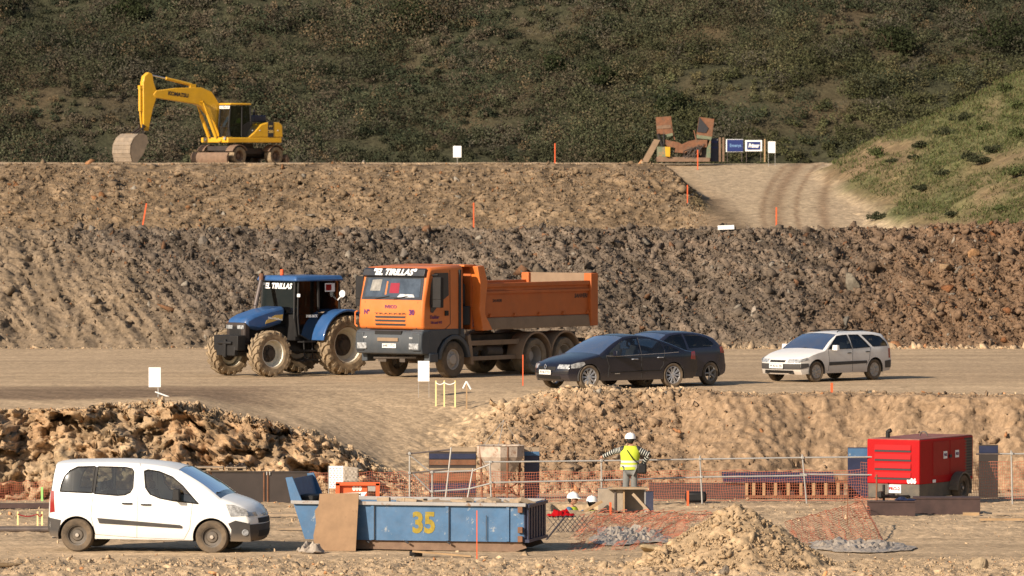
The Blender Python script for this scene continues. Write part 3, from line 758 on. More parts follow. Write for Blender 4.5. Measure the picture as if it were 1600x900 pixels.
# ---------------- wheels ----------------
def wheel(parent, pos, r, w, side=1, kind='steel', rim_r=None, tyre=None, steer=0, name='wheel'):
    """axis along local y; side=+1 outer face towards +y"""
    e = MB()
    rr = rim_r or r*.62
    hw = w/2; s = side
    prof = [(rr, -hw*.85), (rr+.03, -hw), (r*.93, -hw), (r, -hw*.72), (r, hw*.72), (r*.93, hw), (rr+.03, hw), (rr, hw*.85)]
    e.lathe(prof, n=40)
    t = e.build('tyre', tyre or M['rubber'], None, smooth=True)
    # the rim is the wheel mesh itself; the tyre its sub-part
    b = MB()
    o = hw*.8
    if kind == 'steel':
        b.lathe([(rr, s*-o), (rr, s*o), (rr*.9, s*o*.9), (rr*.86, s*o*.35), (rr*.6, s*o*.25), (rr*.5, s*o*.55), (rr*.22, s*o*.6), (rr*.2, s*o*.8), (.001, s*o*.85)], n=28)
        mt = M['steelrim']
    elif kind in ('alloy', 'alloy5'):
        b.lathe([(rr, s*-o), (rr, s*o), (rr*.93, s*o*1.02), (rr*.90, s*o*.6), (rr*.88, -s*o)], n=30)
        nsp = 10 if kind == 'alloy' else 5
        for k in range(nsp):
            for off in ((-.09, .09) if kind == 'alloy' else (0,)):
                a = 2*math.pi*k/nsp + off
                b.cyl((math.cos(a)*rr*.18, s*o*.75, math.sin(a)*rr*.18), (math.cos(a)*rr*.92, s*o*.85, math.sin(a)*rr*.92), rr*(.05 if kind == 'alloy' else .12), n=6)
        b.lathe([(rr*.26, s*o*.6), (rr*.24, s*o*.85), (.001, s*o*.9)], n=16)
        mt = M['alloy'] if kind == 'alloy' else M['hubcap']
    elif kind == 'cap':
        b.lathe([(rr, s*-o), (rr, s*o), (rr*.97, s*o*1.02), (rr*.75, s*o*.8), (rr*.3, s*o*.85), (rr*.2, s*o*1.0), (.001, s*o*1.02)], n=30)
        for k in range(7):
            a = 2*math.pi*k/7
            b.cyl((math.cos(a)*rr*.3, s*o*.86, math.sin(a)*rr*.3), (math.cos(a)*rr*.86, s*o*.93, math.sin(a)*rr*.86), rr*.09, n=6)
        mt = M['hubcap']
    elif kind == 'truck':
        b.lathe([(rr, s*-o), (rr, s*o), (rr*.92, s*o), (rr*.82, s*o*.55), (rr*.55, s*o*.75), (rr*.45, s*o*1.15), (.001, s*o*1.2)], n=30)
        for k in range(10):
            a = 2*math.pi*k/10; b.cyl((math.cos(a)*rr*.62, s*o*.7, math.sin(a)*rr*.62), (math.cos(a)*rr*.62, s*o*.95, math.sin(a)*rr*.62), rr*.05, n=6)
        mt = M['hubcap']
    elif kind == 'dish':    # deep inset dish (drive wheels)
        b.lathe([(rr, s*-o), (rr, s*o), (rr*.95, s*o), (rr*.9, -s*o*.3), (rr*.5, -s*o*.45), (rr*.42, s*o*.3), (.001, s*o*.35)], n=30)
        mt = M['hubcap']
    elif kind == 'rustdish':
        b.lathe([(rr, s*-o), (rr, s*o), (rr*.9, s*o*.95), (rr*.8, s*o*.1), (rr*.5, s*o*.1), (rr*.4, s*o*.6), (.001, s*o*.6)], n=26)
        mt = M['palerust']
    ob = b.build(name, mt, parent, smooth=True, loc=pos, rot=(0, 0, steer))
    t.parent = ob
    if kind in ('steel', 'truck'):
        h = MB().lathe([(rr*.2, s*o*.82), (rr*.17, s*o*1.0), (.001, s*o*1.02)], n=14).build('hub_cap', M['hubcap'] if kind == 'steel' else M['chassis'], ob, smooth=True)
    return ob
def tractor_wheel(parent, pos, r, w, side, nl, rim_mat, name='wheel', steer=0):
    rr = r*.60; hw = w/2; s = side
    e = MB().lathe([(rr, -hw*.8), (rr+.04, -hw*.95), (r*.86, -hw), (r*.93, -hw*.8), (r*.94, hw*.8), (r*.86, hw), (rr+.04, hw*.95), (rr, hw*.8)], n=44)
    # chevron lugs
    for k in range(nl):
        for sg in (-1, 1):
            a0 = 2*math.pi*(k + (.5 if sg > 0 else 0))/nl
            V = []
            for t, q in ((0.02, 0), (.55, .42), (1.02, .60)):
                a = a0 + q*2*math.pi/nl*1.5
                for ww in (-.20, .20):
                    aa = a + ww*2*math.pi/nl
                    y = sg*hw*t
                    top = r*(1.0 if t < .9 else .97); bot = r*.9
                    V += [(math.cos(aa)*bot, y, math.sin(aa)*bot), (math.cos(aa)*top, y, math.sin(aa)*top)]
            Fc = []
            for j in range(2):
                b = j*4
                Fc += [[b+1, b+3, b+7, b+5], [b, b+1, b+5, b+4], [b+2, b+6, b+7, b+3]]
            Fc += [[0, 2, 3, 1], [8, 9, 11, 10]]
            e.add(V, Fc)
            # shoulder block down the side wall
            a = a0 + .60*2*math.pi/nl*1.5
            V = []
            for (rad, yy) in ((r*.97, hw*1.02), (r*.80, hw*1.03)):
                for ww in (-.2, .2):
                    aa = a + ww*2*math.pi/nl
                    V += [(math.cos(aa)*rad, sg*yy, math.sin(aa)*rad), (math.cos(aa)*rad, sg*hw*.85, math.sin(aa)*rad)]
            e.add(V, [[0, 2, 6, 4], [0, 4, 5, 1], [2, 3, 7, 6], [4, 6, 7, 5], [0, 1, 3, 2]])
    t = e.build('tyre', M['mudrubber'], None, smooth=True, angle=30)
    o = hw*.8
    b = MB().lathe([(rr, -s*o), (rr*1.02, s*o), (rr*.95, s*o), (rr*.9, s*o*.7), (rr*.86, -s*o*.2), (rr*.60, -s*o*.25)], n=36)
    ob = b.build(name, rim_mat, parent, smooth=True, loc=pos, rot=(0, 0, steer))
    t.parent = ob
    h = MB().lathe([(rr*.62, -s*o*.3), (rr*.60, -s*o*.05), (rr*.35, s*o*.0), (rr*.30, s*o*.55), (rr*.12, s*o*.6), (.001, s*o*.6)], n=28)
    for k in range(8):
        a = 2*math.pi*k/8; h.cyl((math.cos(a)*rr*.48, -s*o*.05, math.sin(a)*rr*.48), (math.cos(a)*rr*.48, s*o*.12, math.sin(a)*rr*.48), .03, n=6)
    h.build('wheel_centre', M['chassis'], ob, smooth=True)
    return ob

# ---------------- car body by silhouette ----------------
def inpoly(p, poly):
    x, y = p; c = False; n = len(poly); j = n-1
    for i in range(n):
        if (poly[i][1] > y) != (poly[j][1] > y) and x < (poly[j][0]-poly[i][0])*(y-poly[i][1])/(poly[j][1]-poly[i][1])+poly[i][0]: c = not c
        j = i
    return c
def resample(pts, step, closed=False):
    out = []; n = len(pts)
    for i in range(n if closed else n-1):
        a = Vector(pts[i]); b = Vector(pts[(i+1) % n]); k = max(1, int(round((b-a).length/step)))
        for q in range(k): out.append(tuple(a.lerp(b, q/k)))
    if not closed: out.append(tuple(pts[-1]))
    return out
def smooth_curve(ctrl, step=.05):
    """Catmull-Rom through points; a point given as (x,z,1) is a corner"""
    out = []; n = len(ctrl)
    for i in range(n-1):
        p1 = Vector(ctrl[i][:2]); p2 = Vector(ctrl[i+1][:2])
        c1 = len(ctrl[i]) > 2; c2 = len(ctrl[i+1]) > 2
        p0 = Vector(ctrl[i-1][:2]) if i > 0 and not c1 else p1*2-p2 if False else (p1 - (p2-p1))
        if i > 0 and not c1: p0 = Vector(ctrl[i-1][:2])
        p3 = Vector(ctrl[i+2][:2]) if i+2 < n and not c2 else p2 + (p2-p1)
        k = max(1, int(round((p2-p1).length/step)))
        for q in range(k):
            t = q/k
            out.append(tuple(.5*((2*p1) + (p2-p0)*t + (2*p0-5*p1+4*p2-p3)*t*t + (3*p1-p0-3*p2+p3)*t**3)))
    out.append(tuple(ctrl[-1][:2]))
    return out
class Car:
    """Silhouette `top` runs from the front bottom over hood and roof to the rear bottom (x forward, z up).
    Side skin, top skin, windows, trims and lamps all follow one surface."""
    def __init__(c, parent, L, W, H, belt, top, sill, arches, paintm, fx, rx, tumble=.2, bulge=.16, crown=.05, endr=.7, pinch=.16, round_=.035):
        c.p = parent; c.L, c.W, c.H, c.belt = L, W, H, belt; c.tumble = tumble; c.bulge = bulge; c.crown = crown; c.fx = fx; c.rx = rx; c.endr = endr; c.pinch = pinch; c.round = round_
        c.top = smooth_curve(top, .05); c.sill = sill; c.arches = arches; c.m = paintm
    def hw(c, x, z):
        h = c.W/2
        s = max(0, (x-(c.fx-c.endr))/c.endr); s2 = max(0, ((c.rx+c.endr)-x)/c.endr)
        h *= 1 - c.pinch*min(1, s)**2.2 - c.pinch*.75*min(1, s2)**2.2
        if z > c.belt: h -= c.tumble*((z-c.belt)/(c.H-c.belt))**1.25
        else: h -= .035*((c.belt-z)/c.belt)**1.5
        return h
    def edge(c, x, z):
        # silhouette point moved to the car's side edge
        k = max(0, min(1, (x-(c.fx-.9))/.9)); k2 = max(0, min(1, ((c.rx+.9)-x)/.9))
        zz = z - (c.crown + c.round if z > c.sill+.25 else 0)*min(1, max(0, (z-c.sill-.25)/.3))
        return x - c.bulge*k*k + c.bulge*.8*k2*k2, zz
    def top_pt(c, x, z, t):
        xe, ze = c.edge(x, z); h = c.hw(xe, ze)
        a = abs(t)
        r = max(0, (a-.88)/.12)
        return (x + (xe-x)*a**2.4, h*t*(1 - 0*r), z + (ze-z)*((c.crown/(c.crown+c.round))*a**2.2 + (c.round/(c.crown+c.round))*r**2))
    def build(c, side_windows, screens, floor=.22):
        top = c.top
        side = [c.edge(*p) for p in top]
        # bottom from rear to front with arches
        bot = []
        x = side[-1][0]
        for (ax, ar, az) in sorted(c.arches):
            a0 = math.asin(max(-1, min(1, (c.sill-az)/ar)))
            pts = [(ax - math.cos(a)*ar, az + math.sin(a)*ar) for a in np.linspace(a0, math.pi-a0, 22)]
            bot += resample([(bot[-1] if bot else side[-1]), pts[0]], .08)[1:-1] + pts
        bot += resample([bot[-1], side[0]], .08)[1:-1]
        outline = side + bot
        clean = []
        for p in outline:
            if not clean or (Vector(p)-Vector(clean[-1])).length > .008: clean.append(p)
        outline = clean
        wins = [resample(w_, .06, True) for w_ in side_windows]
        pts = [Vector(p) for p in outline]; edges = [(i, (i+1) % len(outline)) for i in range(len(outline))]
        for w_ in wins:
            b = len(pts); pts += [Vector(p) for p in w_]; edges += [(b+i, b+(i+1) % len(w_)) for i in range(len(w_))]
        xs = [p[0] for p in outline]; zs = [p[1] for p in outline]
        for gx in np.arange(min(xs), max(xs), .09):
            for gz_ in np.arange(min(zs), max(zs), .08):
                if inpoly((gx, gz_), outline) and min((Vector((gx, gz_))-q).length for q in pts[:len(outline):2]) > .04: pts.append(Vector((gx, gz_)))
        r = delaunay_2d_cdt(pts, edges, [], 0, 1e-5)
        vv, ff = r[0], r[2]
        b = MB()
        keep = []
        for f in ff:
            cx = sum(vv[i][0] for i in f)/len(f); cz = sum(vv[i][1] for i in f)/len(f)
            if inpoly((cx, cz), outline) and not any(inpoly((cx, cz), w_) for w_ in wins): keep.append(list(f))
        for sgn in (1, -1):
            b.add([(v[0], sgn*c.hw(v[0], v[1]), v[1]) for v in vv], keep if sgn < 0 else [f[::-1] for f in keep])
        T = np.concatenate([np.linspace(-1, -.88, 5), np.linspace(-.8, .8, 9), np.linspace(.88, 1, 5)])
        def in_screen(i):
            x, z = (Vector(top[i])+Vector(top[i+1]))/2
            for k, (lo, hi) in enumerate(screens):
                if lo[0] <= x <= hi[0] and z >= min(lo[1], hi[1]): return k
            return -1
        glass = [MB() for _ in screens]
        for i in range(len(top)-1):
            k = in_screen(i)
            for j in range(len(T)-1):
                q = [c.top_pt(*top[i], T[j]), c.top_pt(*top[i], T[j+1]), c.top_pt(*top[i+1], T[j+1]), c.top_pt(*top[i+1], T[j])]
                if k >= 0 and abs(T[j]+T[j+1])/2 < .90: glass[k].add([(a[0], a[1], a[2]-.006) for a in q], [[0, 1, 2, 3]])
                else: b.add(q, [[0, 1, 2, 3]])
        # underside
        me = b
        o = me.build('body', c.m, c.p)
        bm = bmesh.new(); bm.from_mesh(o.data); bmesh.ops.remove_doubles(bm, verts=bm.verts, dist=.012); bmesh.ops.recalc_face_normals(bm, faces=bm.faces); bm.to_mesh(o.data); bm.free()
        o.data.polygons.foreach_set('use_smooth', [True]*len(o.data.polygons)); o.data.set_sharp_from_angle(angle=R(38))
        c.body = o
        return glass
    def patch(c, name, poly, mat, off=.006, th=.02, sides=(1, -1), parent=None, step=.08, label=None):
        """plate following the side skin"""
        outline = resample(poly, .06, True)
        pts = [Vector(p) for p in outline]; n = len(outline)
        xs = [p[0] for p in outline]; zs = [p[1] for p in outline]
        for gx in np.arange(min(xs)+step/2, max(xs), step):
            for gz_ in np.arange(min(zs)+step/2, max(zs), step):
                if inpoly((gx, gz_), outline) and min((Vector((gx, gz_))-q).length for q in pts[:n]) > .025: pts.append(Vector((gx, gz_)))
        r = delaunay_2d_cdt(pts, [(i, (i+1) % n) for i in range(n)], [], 0, 1e-5)
        vv, ff = r[0], r[2]
        keep = [list(f) for f in ff if inpoly((sum(vv[i][0] for i in f)/3, sum(vv[i][1] for i in f)/3), outline)]
        res = []
        for sgn in sides:
            b = MB()
            b.add([(v[0], sgn*(c.hw(v[0], v[1])+off), v[1]) for v in vv], keep)
            V = []; 
            for p in outline: h = c.hw(*p); V += [(p[0], sgn*(h+off), p[1]), (p[0], sgn*(h+off-th), p[1])]
            b.add(V, [[2*i, 2*((i+1) % n), 2*((i+1) % n)+1, 2*i+1] for i in range(n)])
            o = b.build(name, mat, parent or c.p, smooth=True, angle=50, label=label); res.append(o)
        return res
    def front(c, name, z0, z1, y0, y1, mat, off=.008, rear=False, parent=None, th=.02, zf=None):
        """plate following the nose (or tail) between heights z0..z1 and fractions y0..y1 of the half width"""
        half = c.top[:len(c.top)//2] if not rear else c.top[len(c.top)//2:]
        def x_at(z):
            best = min(half, key=lambda p: abs(p[1]-z) + (0 if (p[0] > c.fx-.55 if not rear else p[0] < c.rx+.6) else 9)); 
            return best[0], best[1]
        b = MB(); nz = max(2, int((z1-z0)/.05)+1); ny = 13
        sg = 1 if not rear else -1
        V = []
        for i in range(nz):
            for j in range(ny):
                t = y0+(y1-y0)*j/(ny-1); z = z0+(z1-z0)*i/(nz-1)
                if zf: z = z + zf(t)*(i/(nz-1))
                # interpolate x on silhouette
                xx = None
                for q in range(len(half)-1):
                    a, d = half[q], half[q+1]
                    if (a[1]-z)*(d[1]-z) <= 0 and abs(a[1]-d[1]) > 1e-6 and (a[0] > c.fx-.6 if not rear else a[0] < c.rx+.7):
                        xx = a[0]+(d[0]-a[0])*(z-a[1])/(d[1]-a[1]); 
                        if not rear: break
                if xx is None: xx = x_at(z)[0]
                xe, ze = c.edge(xx, z); h = c.hw(xe, z)
                V.append((xx+(xe-xx)*abs(t)**2.4 + sg*off, h*t, z))
        Fc = [[i*ny+j, i*ny+j+1, (i+1)*ny+j+1, (i+1)*ny+j] for i in range(nz-1) for j in range(ny-1)]
        b.add(V, Fc)
        W2 = [(v[0]-sg*th, v[1], v[2]) for v in V]
        rim = [j for j in range(ny)] + [i*ny+ny-1 for i in range(1, nz)] + [(nz-1)*ny+j for j in range(ny-2, -1, -1)] + [i*ny for i in range(nz-2, 0, -1)]
        k = len(rim); b.add([V[i] for i in rim]+[W2[i] for i in rim], [[i, (i+1) % k, k+(i+1) % k, k+i] for i in range(k)])
        return b.build(name, mat, parent or c.p, smooth=True, angle=50)
    def line(c, pts, name='door_gap', mat=None, r=.006, sides=(1, -1)):
        for s in sides:
            b = MB()
            q = resample(pts, .1); b.tube([(x, s*(c.hw(x, z)+.001), z) for x, z in q], r, n=5)
            b.build(name, mat or M['gap'], c.p)
    def handle(c, x, z, mat, ln=.17, sides=(1, -1)):
        for s in sides:
            b = MB(); b.tube([(x-ln/2, s*(c.hw(x, z)+.004), z), (x-ln/3, s*(c.hw(x, z)+.035), z+.004), (x+ln/3, s*(c.hw(x, z)+.035), z+.004), (x+ln/2, s*(c.hw(x, z)+.004), z)], .014, n=8)
            b.build('door_handle', mat, c.p, smooth=True)
    def mirror(c, x, z, mat, size=(.10, .2, .15)):
        for s in (1, -1):
            h = c.hw(x, z); b = MB(); b.box((x, s*(h+.13), z+.02), size, taper=(.8, .85)); b.cyl((x, s*(h-.02), z-.04), (x, s*(h+.08), z-.02), .025, n=8)
            b.build('door_mirror', mat, c.p, bevel=.03)
    def under(c, floor=.2, hi=.5):
        b = MB()
        xs = [c.rx+.12] ; 
        b.box(((c.fx+c.rx)/2, 0, (floor+hi)/2), (c.L-.3, c.W-.62, hi-floor))
        # side rails between the arches
        ar = sorted(c.arches); x0 = ar[0][0]+ar[0][1]+.02; x1 = ar[1][0]-ar[1][1]-.02
        b.box(((x0+x1)/2, 0, (c.sill+hi)/2+.02), (x1-x0, c.W-.12, hi-c.sill-.04))
        b.build('underbody', M['black'], c.p)
        for (ax, r_, az) in c.arches:
            for s in (1, -1):
                l = MB(); n = 16; V = []
                for i in range(n+1):
                    a = -.25+(math.pi+.5)*i/n
                    for yy in (c.hw(ax, .5)-.004, c.W/2-.42): V.append((ax+math.cos(a)*(r_+.006), s*yy, az+math.sin(a)*(r_+.006)))
                l.add(V, [[2*i, 2*i+1, 2*i+3, 2*i+2] for i in range(n)])
                l.prism([(ax+math.cos(-.25+(math.pi+.5)*i/n)*(r_+.006), az+math.sin(-.25+(math.pi+.5)*i/n)*(r_+.006)) for i in range(n+1)], s*(c.W/2-.42), s*(c.W/2-.44))
                l.build('wheel_arch_liner', M['trim'] if (ax > 0 or True) else None, c.p, smooth=True)
    def inside(c, front_x, rear_x, z=.55, head=.62, lhd_side=1, wheel_x=None):
        for xx, ys in ((front_x, (-.36, .36)), (rear_x, (-.40, 0, .40))):
            for y in ys:
                b = MB(); b.box((xx, y, z-.02), (.48, .44, .16)); b.box((xx-.27, y, z+.28), (.13, .44, .58), rot=(0, -.22, 0)); b.box((xx-.35, y, z+head), (.09, .24, .17), rot=(0, -.15, 0))
                b.build('seat', M['seat'], c.p, bevel=.05)
        wx = wheel_x or front_x+.55
        b = MB(); n = 18
        b.tube([(wx+.12*math.sin(2*math.pi*i/n)*.4, .36*lhd_side+.18*math.cos(2*math.pi*i/n), z+.32+.18*math.sin(2*math.pi*i/n)) for i in range(n+1)], .016, n=6)
        b.build('steering_wheel', M['interior'], c.p)
        MB().box((wx+.32, 0, z+.22), (.42, c.W-.28, .22)).build('dashboard', M['interior'], c.p, bevel=.05)
def plate_obj(parent, pos, right, up, w_, h_, txt, size):
    n = Vector(right).normalized().cross(Vector(up).normalized())
    m = face_mtx(pos, right, up)
    b = MB(); b.add([(-w_/2, -h_/2, -.01), (w_/2, -h_/2, -.01), (w_/2, h_/2, -.01), (-w_/2, h_/2, -.01), (-w_/2, -h_/2, 0), (w_/2, -h_/2, 0), (w_/2, h_/2, 0), (-w_/2, h_/2, 0)], [[3,2,1,0],[4,5,6,7],[0,1,5,4],[1,2,6,5],[2,3,7,6],[3,0,4,7]], m)
    o = b.build('number_plate', M['plate'], parent)
    m2 = m.copy(); m2.translation = Vector(pos)+n*.003
    text('plate_lettering', txt, size, M['ink'], o, m2, width=w_*.84)
    return o
# ---------------- vehicles ----------------
def place(rz, local, px, D, z=None):
    """thing origin so that the local ground point sits under photo column px at distance D"""
    x = (px-800)/F*D
    lx, ly = local; c, s = math.cos(rz), math.sin(rz)
    ox = x-(lx*c-ly*s); oy = D-(lx*s+ly*c)
    return Vector((ox, oy, gz(ox, oy) if z is None else z))
def head(a): a = R(a); return math.atan2(-math.cos(a), -math.sin(a))

# --- white van ---
rz = R(-10); loc = place(rz, (1.26, -.75), 332, 126.2, gz(-6, 126.4)-.005)
van = thing('passenger_van', 'white passenger van with black bumpers parked left of the blue skip', 'van', loc, rz)
van.rotation_euler = (0, R(.25), rz)
def vp(L_): return [(1.26+(X-1097)/303, (693+(X-265)*20/832-Y)/306) for X, Y in L_]
c = Car(van, 4.38, 1.81, 1.81, 1.0, [(2.08,.24,1),(2.16,.34),(2.19,.55),(2.16,.74),(2.02,.93),(1.78,1.04),(1.44,1.14,1),(1.05,1.42),(.60,1.67,1),(.2,1.755),(-.5,1.81),(-1.4,1.80),(-1.95,1.76),(-2.06,1.66),(-2.12,1.35),(-2.17,1.0),(-2.19,.7),(-2.19,.42),(-2.12,.28,1)],
        .26, [(1.26,.375,.33),(-1.47,.375,.33)], M['white'], 2.19, -2.19, tumble=.20, bulge=.20, crown=.06, endr=.85, pinch=.22, round_=.04)
w1 = vp([(163,328),(168,290),(185,240),(215,205),(265,182),(372,180),(362,338)])
w2 = vp([(378,342),(392,182),(560,188),(600,197),(612,215),(612,310),(596,338),(565,352),(520,355)])
w3 = vp([(676,212),(700,204),(770,216),(850,248),(915,300),(1000,392),(1018,410),(960,402),(860,390),(780,374),(720,350),(690,310)])
gl = c.build([w1, w2, w3], [((.56, 1.3), (1.46, 1.13)), ((-2.14, 1.2), (-2.05, 1.55))])
for g, nm in zip(gl, ('windscreen', 'rear_window')): g.build(nm, M['glass'] if nm != 'windscreen' else M['dustglass'], van, smooth=True)
for i, w_ in enumerate((w1, w2, w3)): 
    c.patch('side_window', w_, M['glass'], off=-.006, th=.001)
    for s in (1, -1):
        q = resample(w_, .08, True); q.append(q[0]); MB().tube([(x, s*(c.hw(x, z)+.001), z) for x, z in q], .014, n=6).build('window_seal', M['black'], van)
c.patch('window_pillar', vp([(362,182),(392,182),(378,342),(362,338)]), M['black'], off=.003, th=.01)
c.patch('side_trim', vp([(398,490),(905,538),(920,546),(918,558),(410,522)]), M['plastic'], off=.018)
c.patch('rear_bumper', [(-2.03,.30),(-1.86,.26),(-1.84,.40),(-1.80,.62),(-2.03,.66)], M['plastic'], off=.010)
c.front('rear_bumper', .30, .66, -1, 1, M['plastic'], rear=True, off=.014)
c.patch('front_bumper', [(2.03,.24),(1.64,.25),(1.66,.48),(1.60,.60),(1.74,.66),(2.01,.60)], M['plastic'], off=.010)
c.front('front_bumper', .24, .58, -1, 1, M['plastic'], off=.014)
c.front('grille', .60, .70, -.62, .62, M['black'], off=.010)
c.front('upper_grille', .735, .78, -.42, .42, M['chrome'], off=.010)
c.front('lower_grille', .33, .45, -.6, .6, M['black'], off=.022)
# headlamps climb back from the nose
c.patch('headlamp', [(min(x, 1.90+(x-1.90)*.35), z) for x, z in vp([(1185,415),(1235,420),(1330,450),(1365,488),(1215,492)])], M['lamp'], off=.006)
c.front('headlamp', .74, .82, .62, 1, M['lamp'], off=.006); c.front('headlamp', .74, .82, -1, -.62, M['lamp'], off=.006)
c.patch('tail_lamp', [(-2.035,.76),(-1.93,.78),(-1.955,1.19),(-2.02,1.2)], M['redlamp'], off=.008)
for s in (1, -1): MB().lathe([(.001,-.02),(.06,-.02),(.07,.01),(.05,.02),(.001,.0)], axis='y', n=16).build('fog_lamp', M['lamp'], van, loc=(1.93, s*(c.hw(1.93, .42)+.012), .42), rot=(0, 0, s*-.5))
for ln in ([vp([(648,165)])[0], vp([(640,610)])[0]], [vp([(370,350)])[0], vp([(358,480)])[0], vp([(385,590)])[0], vp([(640,612)])[0], vp([(930,625)])[0], vp([(965,560)])[0], vp([(982,405)])[0]]): c.line(ln, r=.004)
hx, hz = vp([(582,405)])[0]; c.handle(hx, hz, M['black'], .2); hx, hz = vp([(698,413)])[0]; c.handle(hx, hz, M['black'], .2)
mx, mz = vp([(893,352)])[0]; c.mirror(mx, mz-.02, M['black'], (.14, .2, .22))
c.under(.24, .5); c.inside(.12, -.75, .62, .66, wheel_x=.62)
for sx in (1.26, -1.47):
    for s in (1, -1): wheel(van, (sx, s*.78, .325), .325, .2, s, 'steel', .205)
# badge of two chevrons
b = MB()
for k in (0, .035): b.tube([(2.185, -.05, .745+k-.02), (2.195, 0, .765+k), (2.185, .05, .745+k-.02)], .008, n=5)
b.build('badge', M['chrome'], van)
MB().tube([(.45, 0, 1.73), (.2, 0, 1.95)], .006, n=5).build('aerial', M['black'], van)
b = MB(); b.tube([(1.36, .5, 1.16), (1.30, 0, 1.20)], .012, n=5); b.tube([(1.38, -.2, 1.15), (1.32, -.68, 1.2)], .012, n=5); b.build('wiper', M['black'], van)

# --- dark fastback saloon ---
a = 55; rz = head(a); loc = place(rz, (1.48, .74), 917, 168.8)
lag = thing('saloon_car', 'dark navy fastback saloon with bright spoked wheels, in front of the dark hatchback', 'car', loc, rz)
KL = 4.706*58.9*math.sin(R(a))
def lp(L_): return [(1.48+(527-X)/KL, (566-Y - (X-527)*.0)/272) for X, Y in L_]
c = Car(lag, 4.58, 1.77, 1.43, .86, [(2.18,.22,1),(2.27,.32),(2.29,.48),(2.24,.62),(2.08,.72),(1.7,.83),(1.12,.95,1),(.7,1.20),(.28,1.385,1),(-.1,1.43),(-.6,1.385),(-1.1,1.25),(-1.72,1.03,1),(-2.08,.98),(-2.22,.92),(-2.27,.75),(-2.29,.5),(-2.24,.34),(-2.1,.26,1)],
        .22, [(1.48,.355,.32),(-1.27,.355,.32)], M['navy'], 2.29, -2.29, tumble=.24, bulge=.20, crown=.05, endr=.9, pinch=.24, round_=.03)
w1 = [(.95,.88),(.72,1.05),(.40,1.24),(.08,1.32),(-.13,1.335),(-.18,.90),(.55,.87)]
w2 = [(-.24,.90),(-.20,1.335),(-.60,1.29),(-.90,1.20),(-.98,.92)]
w3 = [(-1.04,.925),(-.97,1.165),(-1.22,1.07),(-1.44,.975),(-1.40,.945)]
gl = c.build([w1, w2, w3], [((.24, .9), (1.10, .94)), ((-1.70, 1.03), (-1.02, 1.3))])
gl[0].build('windscreen', M['dustglass'], lag, smooth=True); gl[1].build('rear_window', M['glass'], lag, smooth=True)
for w_ in (w1, w2, w3): c.patch('side_window', w_, M['glass'], off=-.006, th=.001)
c.line([(.95,.875),(.55,.86),(-.18,.888),(-1.0,.912),(-1.44,.935)], 'window_trim', M['palerust'] if False else M['chrome'], .006)
c.line([(.95,.87),(.85,.60),(.88,.30)]); c.line([(-.20,1.34),(-.205,.9),(-.22,.27)]); c.line([(-.98,1.0),(-.93,.6),(-.80,.45)])
c.line([(.80,.44),(-.85,.47)], 'side_trim', M['black'], .012)
c.line([(.66,.40),(.50,.40)], 'badge', M['chrome'], .012)
c.handle(.02, .77, M['chrome'], .2); c.handle(-.82, .80, M['chrome'], .2); c.mirror(.70, .92, M['navy'], (.12, .2, .14))
c.patch('headlamp', [(2.02,.56),(2.02,.66),(1.86,.71),(1.66,.73),(1.62,.66),(1.80,.57)], M['lamp'], off=.006)
c.front('headlamp', .55, .66, .58, .99, M['lamp'], off=.008); c.front('headlamp', .55, .66, -.99, -.58, M['lamp'], off=.008)
c.front('grille', .50, .60, -.50, .50, M['black'], off=.008); c.front('lower_grille', .28, .36, -.7, .7, M['black'], off=.008)
c.front('bumper_trim', .42, .445, -1, 1, M['black'], off=.012); c.patch('tail_lamp', [(-2.04,.72),(-1.86,.74),(-1.90,.93),(-2.02,.95)], M['redlamp'], off=.006)
c.front('rear_bumper', .30, .55, -1, 1, M['navy'], rear=True, off=.02)
b = MB(); b.tube([(2.29, -.05, .60), (2.30, 0, .66), (2.29, .05, .60), (2.30, 0, .54), (2.29, -.05, .60)], .010, n=5); b.build('badge', M['chrome'], lag)
plate_obj(lag, (2.315, 0, .45), (0, 1, 0), (0, 0, 1), .52, .12, '9146 FTD', .1)
c.under(.22, .45); c.inside(.05, -.85, .45, .60, wheel_x=.55)
for sx in (1.48, -1.27):
    for s in (1, -1): wheel(lag, (sx, s*.77, .325), .325, .215, s, 'alloy', .235)

# --- dark hatchback behind it ---
a = 50; rz = head(a); loc = place(rz, (-1.22*.93, .72), 1107, 172.0)
hat = thing('hatchback_car', 'dark blue hatchback parked half hidden behind the navy saloon', 'car', loc, rz)
hat.scale = (.93, .97, 1)
c = Car(hat, 4.0, 1.72, 1.47, .92, [(1.9,.24,1),(1.97,.36),(2.0,.52),(1.93,.70),(1.7,.82),(1.1,.98,1),(.72,1.24),(.36,1.41,1),(0,1.465),(-.6,1.46),(-1.1,1.40),(-1.45,1.30,1),(-1.72,1.10),(-1.88,.95),(-1.96,.78),(-2.0,.52),(-1.97,.36),(-1.85,.28,1)],
        .24, [(1.24,.34,.31),(-1.22,.34,.31)], M['hatch'], 2.0, -2.0, tumble=.22, bulge=.18, crown=.05, endr=.75, pinch=.24, round_=.04)
w1 = [(.90,.95),(.55,1.20),(.25,1.34),(-.10,1.38),(-.22,1.375),(-.30,.96)]
w2 = [(-.38,1.0),(-.30,1.375),(-.75,1.355),(-1.15,1.26),(-1.36,1.10),(-1.22,1.03)]
gl = c.build([w1, w2], [((.33, .95), (1.09, .97)), ((-1.80, 1.0), (-1.42, 1.26))])
gl[0].build('windscreen', M['dustglass'], hat, smooth=True); gl[1].build('rear_window', M['glass'], hat, smooth=True)
for w_ in (w1, w2): c.patch('side_window', w_, M['darkglass'], off=-.006, th=.001)
c.line([(-.30,.96),(-.36,.75),(-.38,.30)]); c.mirror(.62, 1.0, M['hatch']); c.handle(-.15, .84, M['hatch'], .18)
